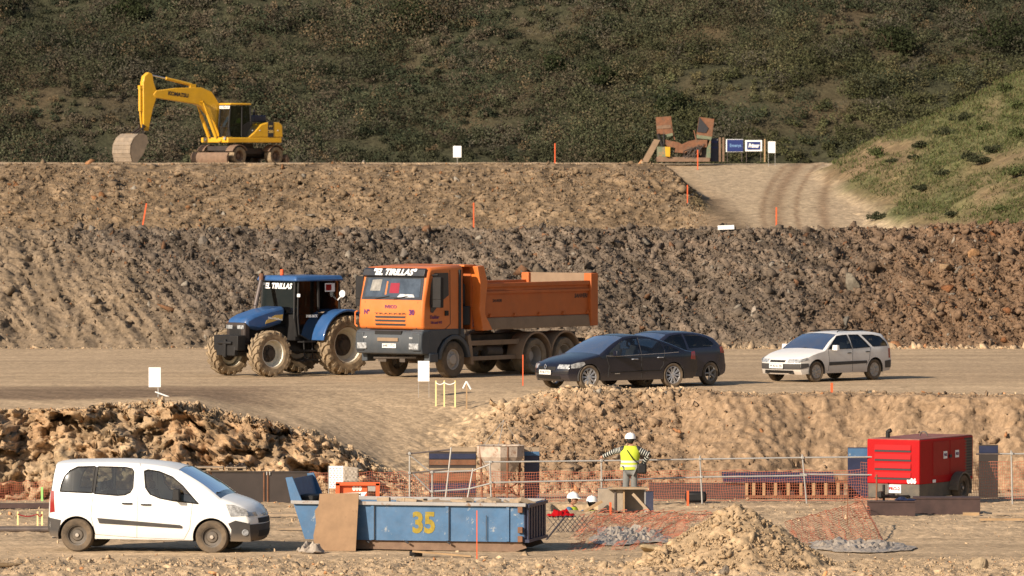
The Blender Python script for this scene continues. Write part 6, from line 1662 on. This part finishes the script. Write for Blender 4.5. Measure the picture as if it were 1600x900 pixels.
# --- concrete block and planks in front of the worker ---
D = 142.9; zg = Z0(978, D); t = thing('inspection_chamber', 'concrete manhole box with open framed side in front of the standing worker', 'manhole', (PX(978, D), D, zg), R(0))
h = P(978, 763, D).z-zg; X = lambda px: PX(px, D)-t.location.x
MB().box(((X(935)+X(974))/2, .22, h/2), (X(974)-X(935), .5, h-.03)).build('concrete_block', M['concrete'], t, bevel=.01)
MB().box(((X(974)+X(1008))/2, .42, h/2), (X(1008)-X(974), .06, h-.06)).build('back_wall', M['plasticsheet'], t)
MB().box((X(961), -.05, h/2), (.03, .04, h)).build('iron_post', M['darktube'], t); MB().box((X(975), -.05, h/2-.02), (.035, .05, h-.04)).build('timber_post', M['timber'], t); MB().box((X(1008), -.04, h/2), (.03, .05, h)).build('timber_post', M['galv'], t)
MB().box((X(1015), .1, h/2-.04), (.17, .35, h-.08)).build('steel_side', M['navybox'], t)
MB().tube([(X(989), -.05, h-.12), (X(1014), -.15, .03)], .045, n=4).build('diagonal_plank', M['oldwood'], t)
MB().box(((X(950)+X(1012))/2, .1, h+.0), (X(1012)-X(950), .55, .03)).build('cover_board', M['oldwood'], t)
MB().box((X(982), -.06, h+.01), (.72, .10, .035)).build('top_plank', M['timber'], t)
for (px, D_, ln, rz_, lab, m_) in ((927, 142.6, .45, 1.2, 'short plank propped beside the manhole box', 'timber'), (1085, 142.6, 1.8, .03, 'long pale plank on the ground right of the manhole box', 'oldwood'), (1120, 141.9, 1.9, -.02, 'second long plank on the ground right of the manhole box, nearer the earth heap', 'oldwood'), (1575, 138.5, 1.2, .02, 'pale plank on the ground right of the brown beams', 'timber'), (1590, 141.2, 1.1, -.03, 'weathered plank behind the pale one, right of the brown beams', 'oldwood'), (452, 134.5, .5, .1, 'short weathered plank lying between the van nose and the skip', 'oldwood'), (446, 140.5, .9, -.05, 'weathered planks stacked beyond the van nose', 'oldwood')):
    o = MB().box((0, 0, .03), (ln, .14, .05), rot=(0, -.5 if rz_ > 1 else 0, 0)).build('plank', M[m_], loc=(PX(px, D_), D_, Z0(px, D_)+(.12 if rz_ > 1 else .03)), rot=(0, 0, rz_ if rz_ < 1 else .2)); tag(o, lab, 'plank')
# --- pipes on the left ---
o = MB().cyl((-2, 0, .06), (1.35, 0, .06), .065, n=14).build('drain_pipe', M['darktube'], loc=(PX(0, 134.2), 134.2, Z0(20, 134.2))); tag(o, 'long dark pipe lying on the ground left of the van rear bumper', 'pipe')
o = MB().box((0, 0, .05), (3.4, .2, .11)).build('steel_beam', M['beam'], loc=(PX(0, 144.6), 144.6, Z0(20, 144.6)+.02)); tag(o, 'rusty steel beam lying at the foot of the rock face left of the van', 'beam')
# --- generator ---
a = 29; rz = head(a); D = 146.6; loc = place(rz, (1.45, .66), 1437, D-.2)
loc.z = Z0(1440, D)
ge = thing('generator', 'red towable generator with louvred front and charcoal base on one axle', 'generator', loc, rz)
L0 = 1.45
b = MB(); b.box((0, 0, .98), (2.9, 1.34, 1.02)); b.build('housing', M['red'], ge, bevel=.025)
MB().box((0, 0, 1.495), (2.86, 1.30, .02)).build('roof_panel', paint('dull_roof_red', (.20, .03, .03), .5, dust=.4), ge)
MB().box((0, 0, .31), (2.86, 1.31, .34)).build('base', M['charcoal'], ge, bevel=.02)
for k in range(4):
    z = 1.32-k*.21
    MB().prism([(L0+.004,z-.07),(L0+.03,z-.07),(L0+.012,z+.05),(L0+.004,z+.05)], -.47, .45).build('louvre', M['red'], ge)
    MB().box((L0+.006, -.01, z-.095), (.02, .92, .035)).build('louvre_slot', M['ink'], ge)
for k in range(13):
    z = 1.40-k*.066
    MB().box((-1.17, .675, z), (.40, .02, .026)).build('side_louvre', M['palerust'] if False else M['charcoal'], ge)
MB().box((-1.17, .668, 1.0), (.44, .01, .90)).build('louvre_recess', M['ink'], ge)
for x in (.30, -.62):
    MB().box((x, .672, 1.03), (.88, .012, .78)).build('side_door', paint('shaded_side_red', (.30, .003, .005), .5, dust=.03, spec=.2), ge, bevel=.004)  # darker copy of the housing red, shade of this side put into the colour
for x in (.0, -.42):
    st = MB().box((x*1.0+.10 if x == 0 else x-.12, .684, 1.10), (.20, .006, .17)).build('sticker', M['signwhite'], ge)
    text('lettering', 'PRO2', .085, M['letterpurple'], st, face_mtx((x*1.0+.10 if x == 0 else x-.12, .690, 1.10), (-1, 0, 0), (0, 0, 1)), bold=.003, width=.15)
MB().box((.70, .684, .52), (.16, .006, .07)).build('sticker', M['letterwhite'], ge)
for x in (-.14, -.20): MB().box((x, .69, 1.06), (.05, .03, .07)).build('door_lock', M['ink'], ge)
text('lettering', '006', .15, M['letterwhite'], ge, face_mtx((L0+.012, .47, .545), (0, 1, 0), (0, 0, 1)), bold=.010)
st = MB().box((L0+.0, .03, .36), (.012, .34, .19)).build('maker_plate', M['signwhite'], ge); text('lettering', 'PRO-2', .10, M['red'], st, face_mtx((L0+.008, .03, .36), (0, 1, 0), (0, 0, 1)), bold=.004, width=.28)
b = MB(); b.cyl((.95, -.38, 1.50), (.95, -.38, 1.66), .05); b.cyl((.95, -.38, 1.64), (.95, -.30, 1.68), .05); b.build('exhaust_stub', M['black'], ge)
b = MB(); b.tube([(0, .08+.10*math.cos(q), 1.52+.10*math.sin(q)) for q in np.linspace(0, 3.14, 8)], .018); b.build('lifting_eye', M['darktube'], ge)
b = MB(); b.tube([(L0, 0, .22), (L0+.7, 0, .20)], .04); b.tube([(L0, .4, .2), (L0+.5, 0, .20)], .03); b.tube([(L0, -.4, .2), (L0+.5, 0, .20)], .03); b.cyl((L0+.5, .0, .48), (L0+.5, 0, .0), .03); b.box((L0+.65, 0, .27), (.2, .10, .12)); b.build('drawbar', M['black'], ge)
MB().cyl((L0+.42, -.22, .70), (L0+.42, -.22, .05), .022, n=8).build('jockey_post', M['rust'], ge)
for s in (1, -1): wheel(ge, (-.55, s*.76, .31), .31, .20, s, 'steel', .19, tyre=M['rubber'])
MB().prism([(-.55+.40*math.cos(q), .31+.38*math.sin(q)) for q in np.linspace(R(-5), R(185), 12)]+[(-.55+.36*math.cos(q), .31+.34*math.sin(q)) for q in np.linspace(R(185), R(-5), 12)], .66, .88).build('mudguard', M['charcoal'], ge)
# --- brown beams in front of the generator ---
def hbeam(name, px0, px1, D0, h, w_, label, rz=0):
    x0, x1 = PX(px0, D0), PX(px1, D0); ln = x1-x0
    b = MB(); b.box((0, 0, h-.015), (ln, w_, .03)); b.box((0, 0, .015), (ln, w_, .03)); b.box((0, -w_/2+.035, h/2), (ln, .03, h-.06)); b.box((0, w_/2-.035, h/2), (ln, .03, h-.06)); b.box((-ln/2+.015, 0, h/2), (.03, w_-.06, h-.06)); b.box((ln/2-.015, 0, h/2), (.03, w_-.06, h-.06))
    o = b.build(name, M['beam'], loc=((x0+x1)/2, D0, Z0((px0+px1)/2, D0)), rot=(0, 0, rz)); return tag(o, label, 'steel beam', 'brown steel beams stacked before the generator')
hbeam('steel_beam', 1356, 1430, 141.2, .34, .30, 'short brown steel beam in front of the generator drawbar')
hbeam('steel_beam', 1428, 1531, 142.2, .38, .6, 'long brown steel beam in front of the generator wheel')
o = MB().box((0, 0, .04), (.35, .2, .08)).build('timber_block', M['timber'], loc=(PX(1519, 141), 141.2, Z0(1519, 141))); tag(o, 'small timber block under the right end of the brown beam', 'timber')
crumple('dark_rag', PX(1415, 141.3), 141.25, .42, .26, .07, M['skipnavy'], 'dark rag lying on top of the brown beam', 'rag', 11, n=12, zoff=.35)

# --- earth heap and boulders ---
def heap(name, cx, cy, r, h, label, seed=0):
    n = 90; g = np.linspace(-1.25, 1.25, n)*r; X_, Y_ = np.meshgrid(g, g)
    rr = np.sqrt(X_**2 + Y_**2)/r*(1+.10*perlin(X_*.9+seed, Y_*.9, 401))
    Zh = h*np.clip(1-rr, 0, 1)**.92*(1+.06*perlin(X_*2, Y_*2, 402)) - .10*np.clip((rr-1)*4, 0, 1.4)
    m = np.clip((1.12-rr)*6, 0, 1)
    a_ = cells(X_*3, Y_*3+Zh*3, 403); b_ = cells(X_*8, Y_*8+Zh*7, 404); c_ = cells(X_*17, Y_*17+Zh*14, 405); f_ = fbm(X_*2, Y_*2+Zh, 4, 406)
    Zh = Zh + m*(.035*a_+.04*b_+.022*c_+.05*f_)
    Zg = terrain(X_+cx, Y_+cy); z0 = float(terrain(np.array([cx]), np.array([cy]))[0])
    V = np.stack([X_, Y_, Zh+Zg-z0-.02], -1).reshape(-1, 3)
    i = np.arange(n*n).reshape(n, n); Q = np.stack([i[:-1, :-1], i[:-1, 1:], i[1:, 1:], i[1:, :-1]], -1).reshape(-1, 4)
    c = np.array([.37, .265, .16])*(1+.15*f_[..., None]+.08*a_[..., None])
    o = np_mesh(name, V, Q, M_SOIL, c.reshape(-1, 3)); o.location = (cx, cy, z0); tag(o, label, 'earth heap')
    rs = np.random.RandomState(seed+50); k = 3600
    q = rs.rand(k)**.6*1.15*r; t_ = rs.uniform(0, 6.28, k); px_, py_ = q*np.cos(t_), q*np.sin(t_)
    zz = h*np.clip(1-q/r, 0, 1)**.92
    s = np.minimum(.028*(1-rs.rand(k))**(-1/2.5), .24)
    cl = np.array([.37, .265, .16])[None]*rs.uniform(.75, 1.2, k)[:, None]
    ck = scatter_rocks('clods', np.stack([px_, py_, zz], -1), s, cl, 1, seed+51); ck.parent = o; ck['kind'] = 'stuff'
    return o
heap('earth_heap', PX(1150, 121.3), 121.4, 1.95, 1.20, 'pale conical heap of earth clods at the front of the site')
heap('earth_heap', PX(1040, 120.8), 120.6, .85, .42, 'low mound of pale clods at the left foot of the big earth heap', 3)
def boulder(px, py, D, size, col, label, group, seed, flat=.7):
    rs = np.random.RandomState(seed); V, Fc = rock_proto(3, rs)
    V = V*np.array([size[0], size[1], size[2]])/2
    nn = cells(V[:, 0]*6+seed, V[:, 2]*6+V[:, 1]*4, 420)*.03*size[0]; V = V*(1+nn[:, None]/max(.2, size[0]))
    x = PX(px, D); z = gz(x, D) if py is None else P(px, py, D).z
    o = np_mesh('boulder', V, Fc, M_ROCK, np.repeat(np.array([col]), len(V), 0)); o.location = (x, D, z+size[2]*.22); o.rotation_euler = (0, 0, rs.uniform(0, 1))
    return tag(o, label, 'boulder', group)
BG = 'boulders lying about the site'
boulder(1018, None, 126.4, (1.0, .8, .42), (.37, .28, .165), 'flat pale boulder behind the low mound left of the earth heap', BG, 1)
boulder(1532, None, 120.5, (.42, .4, .34), (.30, .23, .15), 'squarish boulder in the foreground near the right edge', BG, 2)
boulder(1133, None, 118.9, (.55, .4, .30), (.20, .16, .12), 'grey-brown boulder at the very front below the earth heap', BG, 3)
boulder(1085, None, 118.7, (.25, .3, .22), (.22, .18, .14), 'small dark boulder left of the front grey-brown one', BG, 4)
boulder(15, None, 121.3, (.9, .6, .18), (.34, .24, .14), 'flat slab in the foreground left of the van', BG, 5)
boulder(695, 740, 151.5, (.4, .3, .3), (.3, .2, .12), 'rock half buried behind the netting', BG, 6) if False else None
for k, (px, D, sx, sz_, col, lab) in enumerate([(1330, 208.2, .75, .8, (.15,.13,.10), 'large grey boulder high in the rocky bank above the white estate'), (1480, 209, .55, .55, (.22,.15,.09), 'brown boulder in the rocky bank near the right edge'), (1458, 206.5, .5, .45, (.26,.20,.13), 'pale boulder low in the rocky bank near the right edge'), (1525, 209.6, .6, .4, (.28,.16,.08), 'orange flat boulder high in the bank at the right edge'), (1322, 205.8, .45, .5, (.11,.10,.085), 'dark boulder low in the bank right of the white estate'), (842, 208.2, .8, .55, (.12,.095,.07), 'dark boulder in the bank above the tipper body'), (630, 210, .5, .55, (.15,.13,.11), 'grey boulder in the bank between tractor and truck cab'), (1180, 206, .4, .35, (.26,.22,.18), 'pale stone in the bank left of the white estate'), (315, 210.8, .45, .45, (.14,.12,.10), 'dark stone near the top of the bank above the tractor bonnet'), (430, 211, .4, .5, (.15,.12,.10), 'upright dark stone near the top of the bank above the tractor cab')]):
    x = PX(px, D); o = boulder(px, None, D-.35, (sx, sx*.8, sz_), col, lab, BG, 20+k)
for k, (px, D, sx, col, lab) in enumerate([(860, 160.6, .45, (.22,.175,.125), 'rounded grey boulder in the rubble slope below the saloon'), (832, 160.0, .32, (.24,.19,.14), 'smaller grey boulder just left of the rounded grey one below the saloon'), (770, 164.6, .5, (.40,.27,.15), 'orange-brown boulder on the platform edge in front of the truck'), (1000, 162.8, .3, (.33,.22,.13), 'brown boulder in the rubble crest below the saloon rear wheel'), (960, 158.8, .34, (.25,.19,.13), 'grey-brown boulder halfway down the rubble slope above the worker')]):
    boulder(px, None, D, (sx, sx*.8, sx*.75), col, lab, BG, 40+k)

# --- rusty screening machine on the top terrace ---
D = F/31.5; zg = P(1050, 252.5, D).z
sc = thing('screening_machine', 'rusty mobile screening machine with two raised flaps beside the haul road', 'screening machine', (PX(1050, D), D, zg))
def q(X, Y): return ((X/7.27+1000-1050)/31.5, (595-Y)/229)
def qp(name, pts, mat, y0=-.5, y1=.5, bevel=0): b = MB(); b.prism([q(*p) for p in pts], y0, y1); return b.build(name, M[mat], sc, bevel=bevel)
qp('discharge_chute', [(15,600),(90,600),(225,352),(160,340)], 'dustysteel', -.7, -.1)
qp('raised_flap', [(175,92),(350,80),(372,290),(190,282)], 'rust', -.45, -.38); qp('flap_plate', [(185,190),(345,175),(352,215),(190,225)], 'palerust', -.48, -.44)
qp('flap_plate', [(262,292),(368,270),(372,300),(280,322)], 'mossgreen', -.5, -.3)
qp('raised_flap', [(668,88),(840,112),(812,322),(636,290)], 'rust', -.42, -.35); qp('painted_flap_shadow', [(672,92),(775,215),(745,270),(645,258)], 'ink', -.46, -.415)  # black plate paints the triangular shadow on the right-hand flap
qp('flap_plate', [(640,288),(812,315),(805,345),(640,330)], 'mossgreen', -.5, -.3)
for x0_, x1_ in ((372, 392), (612, 636)): qp('flap_post', [(x0_-10,240),(x0_+2,240),(x1_+6,350),(x1_-8,350)], 'rust', -.40, -.30)
qp('hopper', [(275,345),(430,375),(470,400),(560,360),(640,345),(790,350),(760,430),(600,445),(520,500),(390,490),(400,440),(300,420)], 'rust', -.6, .8)
qp('crusher_box', [(190,425),(345,430),(345,540),(190,540)], 'mossgreen', -.7, .4); qp('yellow_tank', [(280,425),(338,430),(335,540),(285,535)], 'yellow', -.85, -.72)
qp('screen_box', [(480,440),(790,430),(790,560),(480,560)], 'darksheet', -.4, .5); qp('side_plate', [(560,470),(700,455),(690,520),(560,530)], 'palerust', -.62, -.45)
qp('end_plate', [(760,350),(800,345),(795,590),(745,590)], 'mossgreen', -.6, .5)
qp('base_frame', [(185,540),(790,550),(790,598),(185,598)], 'palerust', -.7, .6, .02)
b = MB()
for k in range(10):
    a_ = random.Random(k).uniform(-.3, .3); x0_, z0_ = q(500+k*16, 560); b.tube([(x0_, -.68, z0_), (x0_+.1+a_, -.72, z0_+.35), (x0_+.35, -.66, z0_+.75-abs(a_))], .025, n=6)
b.build('hoses', M['darksheet'], sc)
b = MB(); b.tube([(q(200, 280)[0], -.6, q(200, 280)[1]), (q(255, 430)[0], -.62, q(255, 430)[1])], .09); b.tube([(q(265, 280)[0], -.6, q(265, 280)[1]), (q(270, 400)[0], -.62, q(270, 400)[1])], .05); b.build('drive_arm', M['black'], sc)
bx = thing('blue_cabin', 'narrow dark blue steel cabin right of the rusty screening machine', 'cabin', (PX(1116.5, D), D+.3, zg))
MB().box((0, 0, .58), (.40, .5, 1.16)).build('cabin_body', M['navybox'], bx, bevel=.02); MB().box((0, -.255, .98), (.30, .02, .12)).build('cabin_sign', M['signblue'], bx); MB().box((.14, -.26, 1.08), (.05, .02, .06)).build('cabin_lamp', M['signwhite'], bx); MB().box((0, -.255, .70), (.3, .02, .08)).build('cabin_sign', M['signblue'], bx)
for px, lab in ((1124.5, 'rusty timber post against the dark blue cabin'), (1130, 'pale rusty post beside the dark blue cabin, next to the signs')):
    o = MB().box((0, 0, .60), (.10, .10, 1.20)).build('post', M['palerust'], loc=(PX(px, D), D-.1, zg)); tag(o, lab, 'post')
def sign(px0, px1, y0, y1, label, fn):
    w_ = (px1-px0)/31.5; z0_, z1_ = P(px0, y1, D).z-zg, P(px0, y0, D).z-zg
    t = thing('site_sign', label, 'sign', (PX((px0+px1)/2, D), D-.2, zg)); fn(t, w_, z0_, z1_)
    for s in (-1, 1): MB().box((s*w_*.42, .05, z0_/2), (.03, .03, z0_+.05)).build('leg', M['darktube'], t)
def s1(t, w_, a_, b_):
    p = MB().box((0, 0, (a_+b_)/2), (w_, .03, b_-a_)).build('panel', M['signwhite'], t, bevel=.01); MB().box((.02, -.02, (a_+b_)/2), (w_-.06, .02, b_-a_-.04)).build('blue_field', M['signblue'], p, bevel=.008)
    text('lettering', 'Emerys', .22, M['ltblue'], p, face_mtx((.04, -.036, (a_+b_)/2), (1, 0, 0), (0, 0, 1)), bold=.004, width=w_*.66)
def s2(t, w_, a_, b_):
    p = MB().box((0, 0, (a_+b_)/2), (w_, .03, b_-a_)).build('panel', M['signwhite'], t, bevel=.01); MB().box((0, -.02, (a_+b_)/2), (w_-.18, .02, b_-a_-.16)).build('blue_field', M['signblue'], p, bevel=.03)
    text('lettering', 'Primur', .26, M['signwhite'], p, face_mtx((0, -.040, (a_+b_)/2), (1, 0, 0), (0, 0, 1)), shear=.25, bold=.016, width=w_*.66)
sign(1134, 1161, 217.5, 237.5, 'dark blue sign with pale blue lettering left of the white-bordered sign', s1)
sign(1164, 1190.5, 219, 236.5, 'white-bordered sign with white lettering on a blue field', s2)
o = MB().box((0, 0, .55), (.07, .07, 1.14)).build('post', M['timber'], loc=(PX(1194.5, D), D-.2, zg)); tag(o, 'pale timber post right of the white-bordered blue sign', 'post')
# ---------------- people ----------------
def skin_mesh(name, joints, edges, rad, mat, parent, root=0, sub=2, extra=None):
    me = bpy.data.meshes.new(name); me.from_pydata(joints, edges, [])
    bm = bmesh.new(); bm.from_mesh(me); ly = bm.verts.layers.skin.verify(); bm.verts.ensure_lookup_table()
    for i, v in enumerate(bm.verts):
        r = rad[i]; v[ly].radius = (r, r) if not isinstance(r, tuple) else r; v[ly].use_root = (i == root)
    bm.to_mesh(me); bm.free()
    t = bpy.data.objects.new('tmp', me); COL.objects.link(t)
    t.modifiers.new('s', 'SKIN'); sb = t.modifiers.new('b', 'SUBSURF'); sb.levels = sub; sb.render_levels = sub
    dg = bpy.context.evaluated_depsgraph_get(); m2 = bpy.data.meshes.new_from_object(t.evaluated_get(dg)); bpy.data.objects.remove(t)
    if extra:
        bm = bmesh.new(); bm.from_mesh(m2); e = bpy.data.meshes.new('e'); e.from_pydata(extra.V, [], extra.F); bm.from_mesh(e); bmesh.ops.recalc_face_normals(bm, faces=bm.faces); bm.to_mesh(m2); bm.free()
    m2.name = name; m2.materials.clear(); m2.materials.append(mat); m2.polygons.foreach_set('use_smooth', [True]*len(m2.polygons))
    o = bpy.data.objects.new(name, m2); COL.objects.link(o); o.parent = parent; return o
def person(loc, rz, label, pose, helmet=True, vest='vest', sleeve='stripes', sit=False, shirt=None):
    """local: faces +x, left is +y"""
    t = thing('person', label, 'person', loc, rz)
    J = dict(pel=(0,0,.92), spi=(0,0,1.10), che=(.01,0,1.30), nec=(.0,0,1.44), hb=(.02,0,1.50),
             ls=(0,.185,1.37), le=(0,.25,1.10), lw=(.08,.26,.86), rs=(0,-.185,1.37), re=(0,-.25,1.10), rw=(.08,-.26,.86),
             lh=(0,.09,.88), lk=(.03,.11,.48), la=(0,.12,.09), lt=(.15,.14,.04), rh=(0,-.09,.88), rk=(.03,-.11,.48), ra=(0,-.12,.09), rt=(.15,-.14,.04))
    J.update(pose)
    names = list(J); ix = {n: i for i, n in enumerate(names)}
    ed = [('pel','spi'),('spi','che'),('che','nec'),('nec','hb'),('che','ls'),('ls','le'),('le','lw'),('che','rs'),('rs','re'),('re','rw'),('pel','lh'),('lh','lk'),('lk','la'),('la','lt'),('pel','rh'),('rh','rk'),('rk','ra'),('ra','rt')]
    rad = dict(pel=.12, spi=.115, che=.13, nec=.06, hb=.055, ls=.065, le=.045, lw=.03, rs=.065, re=.045, rw=.03, lh=.085, lk=.058, la=.042, lt=.04, rh=.085, rk=.058, ra=.042, rt=.04)
    # head with face, ears, hands with fingers go into the same body mesh
    ex = MB(); hx, hy, hz_ = J['hb']; hc = Vector((hx+.015, hy, hz_+.115))
    ex.sphere(hc, .105, (.95, .78, 1.18), n=12); ex.sphere(hc+Vector((.03, 0, -.065)), .062, (1, .9, .8)); ex.sphere(hc+Vector((.108, 0, -.015)), .018, (1.1, .7, 1.4), n=6); ex.box(hc+Vector((.098, 0, -.062)), (.012, .045, .012))
    for s in (1, -1): ex.sphere(hc+Vector((0, s*.084, -.01)), .026, (.7, .35, 1.1), n=6)
    for side in ('l', 'r'):
        w_ = Vector(J[side+'w']); e_ = Vector(J[side+'e']); d = (w_-e_).normalized(); s = 1 if side == 'l' else -1
        up = Vector((1, 0, 0)) if abs(d.x) < .7 else Vector((0, 0, 1)); lat = d.cross(up).normalized(); nrm = lat.cross(d).normalized()
        ex.sphere(w_+d*.045, .042, (.8, .8, .9), n=8)
        for k in range(4):
            b0 = w_+d*.07+nrm*(k-1.5)*.019; ln = (.062, .074, .070, .054)[k]
            ex.cyl(b0, b0+d*ln*.55+lat*.006, .0095, .0085, n=6); ex.cyl(b0+d*ln*.55+lat*.006, b0+d*ln*.95+lat*.022, .0085, .006, n=6)
        b0 = w_+d*.03+nrm*.036; ex.cyl(b0, b0+d*.035+nrm*.025, .011, .009, n=6); ex.cyl(b0+d*.035+nrm*.025, b0+d*.065+nrm*.025, .009, .006, n=6)
    skin_mesh('body', [J[n] for n in names], [(ix[a_], ix[b_]) for a_, b_ in ed], [rad[n] for n in names], M['skin'], t, ix['pel'], extra=ex)
    # eyes, eyebrows
    b = MB()
    for s in (1, -1): b.sphere(hc+Vector((.090, s*.034, .008)), .012, (.6, 1, .7), n=6)
    b.build('eye', M['ink'], t)
    MB().sphere(hc+Vector((-.022, 0, .01)), .108, (.93, .82, 1.05), n=10).build('hair', M['hair'], t, smooth=True)
    def sub(ns, es, rr, name, mat, root): 
        ii = {n: i for i, n in enumerate(ns)}; return skin_mesh(name, [J[n] for n in ns], [(ii[a_], ii[b_]) for a_, b_ in es], [rr[n] for n in ns], mat, t, ii[root])
    sub(['pel','lh','lk','la','rh','rk','ra'], [('pel','lh'),('lh','lk'),('lk','la'),('pel','rh'),('rh','rk'),('rk','ra')], dict(pel=.145, lh=.105, lk=.078, la=.068, rh=.105, rk=.078, ra=.068), 'trousers', M['trousers'], 'pel')
    for s in ('l', 'r'):
        a_, tt = Vector(J[s+'a']), Vector(J[s+'t']); b = MB(); b.sphere((a_+tt)/2+Vector((0,0,0)), .075, (1.7, .75, .75)); b.cyl(a_+Vector((0,0,-.02)), a_+Vector((0,0,.12)), .06); b.build('boot', M['beam'], t, smooth=True)
        # banded sleeves
        A_, B_, C_ = Vector(J[s+'s']), Vector(J[s+'e']), Vector(J[s+'w']); pts = [A_.lerp(B_, k/22) for k in range(22)]+[B_.lerp(C_, k/20) for k in range(20)]
        bA, bB = MB(), MB(); 
        for k in range(len(pts)-1):
            f = k/(len(pts)-1); r0 = .082*(1-f)+.050*f; f2 = (k+1)/(len(pts)-1); r1 = .082*(1-f2)+.050*f2
            tgt = (bA if k % 4 else bB) if sleeve == 'stripes' else bA
            tgt.cyl(pts[k], pts[k+1], r0, r1, n=12, caps=False)
        bA.sphere(A_, .085)
        sl = bA.build('sleeve', M['ink'] if sleeve == 'stripes' else M[sleeve], t, smooth=True)
        if bB.V: bB.build('stripe', M['reflect'], sl, smooth=True)
    # shirt torso and vest
    sub(['pel','spi','che','nec'], [('pel','spi'),('spi','che'),('che','nec')], dict(pel=.14, spi=.135, che=.15, nec=.07), 'shirt', M['ink'] if shirt is None else M[shirt], 'pel')
    if vest:
        c0, c1 = Vector(J['pel']), Vector(J['che']); b = MB(); n = 20; rings = []
        for k, (f, ry, rx_) in enumerate([(-.12, .225, .17), (.1, .215, .165), (.4, .205, .16), (.75, .22, .165), (1.05, .235, .16), (1.25, .20, .13), (1.38, .13, .09)]):
            c_ = c0.lerp(c1, f); rings.append([(c_.x+rx_*math.cos(2*math.pi*i/n), c_.y+ry*math.sin(2*math.pi*i/n), c_.z) for i in range(n)])
        V = [p for r_ in rings for p in r_]; Fq = [[k*n+i, k*n+(i+1) % n, (k+1)*n+(i+1) % n, (k+1)*n+i] for k in range(6) for i in range(n)]
        b.add(V, Fq); vo = b.build('vest', M[vest], t, smooth=True)
        for f, ry, rx_ in ((.12, .219, .169), (.38, .210, .165)):
            c_ = c0.lerp(c1, f); b = MB(); r2 = [(c_.x+rx_*math.cos(2*math.pi*i/n), c_.y+ry*math.sin(2*math.pi*i/n), c_.z+dz) for dz in (-.025, .025) for i in range(n)]
            b.add(r2, [[i, (i+1) % n, n+(i+1) % n, n+i] for i in range(n)]); b.build('reflective_band', M['reflect'], vo, smooth=True)
    if helmet:
        b = MB(); prof = [(.001, .125), (.06, .118), (.10, .085), (.122, .035), (.125, .0), (.128, -.01)]
        b.lathe(prof, axis='z', n=24); b.V = [(x*1.12, y, z) for x, y, z in b.V]; b.box((.14, 0, -.006), (.09, .17, .012), rot=(0, .18, 0)); b.tube([(-.12, 0, .06), (0, 0, .13), (.11, 0, .07)], .012, n=6)
        b.build('hard_hat', M['helmet'], t, smooth=True, loc=hc+Vector((0, 0, .035)))
    return t
# standing worker seen from behind: faces away (+Y), his left is -X
D = 146.0; xw = PX(985, D); zgw = gz(xw, D)
def W_(px, py, dy=0): p = P(px, py, D); return (dy, -(p.x-xw), p.z-zgw)
pw = person((xw, D, zgw), R(90), 'standing worker seen from behind in white hard hat, yellow vest and striped sleeves', dict(
    nec=(0,.0,1.36), hb=(.02,0,1.40), che=(.01,0,1.24), spi=(0,-.01,1.05), pel=(0,.01,.88), ls=(0,.17,1.29), rs=(0,-.17,1.29), le=W_(960,706,.10), lw=W_(943,714,.22), re=W_(1014,711,-.02), rw=W_(1004,727,.14),
    lh=(0,.08,.84), rh=(0,-.08,.84), lk=(.02,.10,.46), rk=(.03,-.09,.46)))
b = MB(); b.box((-.14, -.26, .86), (.12, .22, .24)); b.build('shoulder_bag', M['black'], pw, bevel=.04)
MB().tube([(.0, .12, 1.36), (-.15, .06, 1.26), (-.19, -.06, 1.08), (-.17, -.2, .96)], .013, n=6).build('bag_strap', M['black'], pw)
# men in the pit
D = 145.2; xp = PX(893, D)
zf = gz(xp, D)
def pit_person(px, ytop, D, rz, label, **k):
    x = PX(px, D); zt = P(px, ytop, D).z
    return person((x, D, zt-1.68), rz, label, dict(), **k)
pp1 = pit_person(893, 775.5, 145.0, R(-18), 'man in white hard hat facing right, visible from the shoulders up in the pit', sleeve='skipblue', shirt='skipblue', vest='vest')
pp2 = pit_person(924, 781, 145.4, R(70), 'second man in the pit of whom only the white hard hat shows', sleeve='skipblue', shirt='skipblue', vest='vest')
# excavator driver
dr = person(ex.matrix_basis @ Vector((.62, .60, 1.05)), head(52), 'excavator driver in yellow vest seated inside the yellow machine cab', dict(
    pel=(0,0,.76), spi=(0,0,.95), che=(.02,0,1.13), nec=(.02,0,1.27), hb=(.04,0,1.32), ls=(.02,.17,1.2), rs=(.02,-.17,1.2), le=(.12,.22,.98), re=(.12,-.22,.98), lw=(.36,.20,.98), rw=(.36,-.20,.98),
    lh=(.02,.09,.74), rh=(.02,-.09,.74), lk=(.40,.12,.80), rk=(.40,-.12,.80), la=(.50,.12,.46), ra=(.50,-.12,.46), lt=(.60,.12,.43), rt=(.60,-.12,.43)), helmet=False)
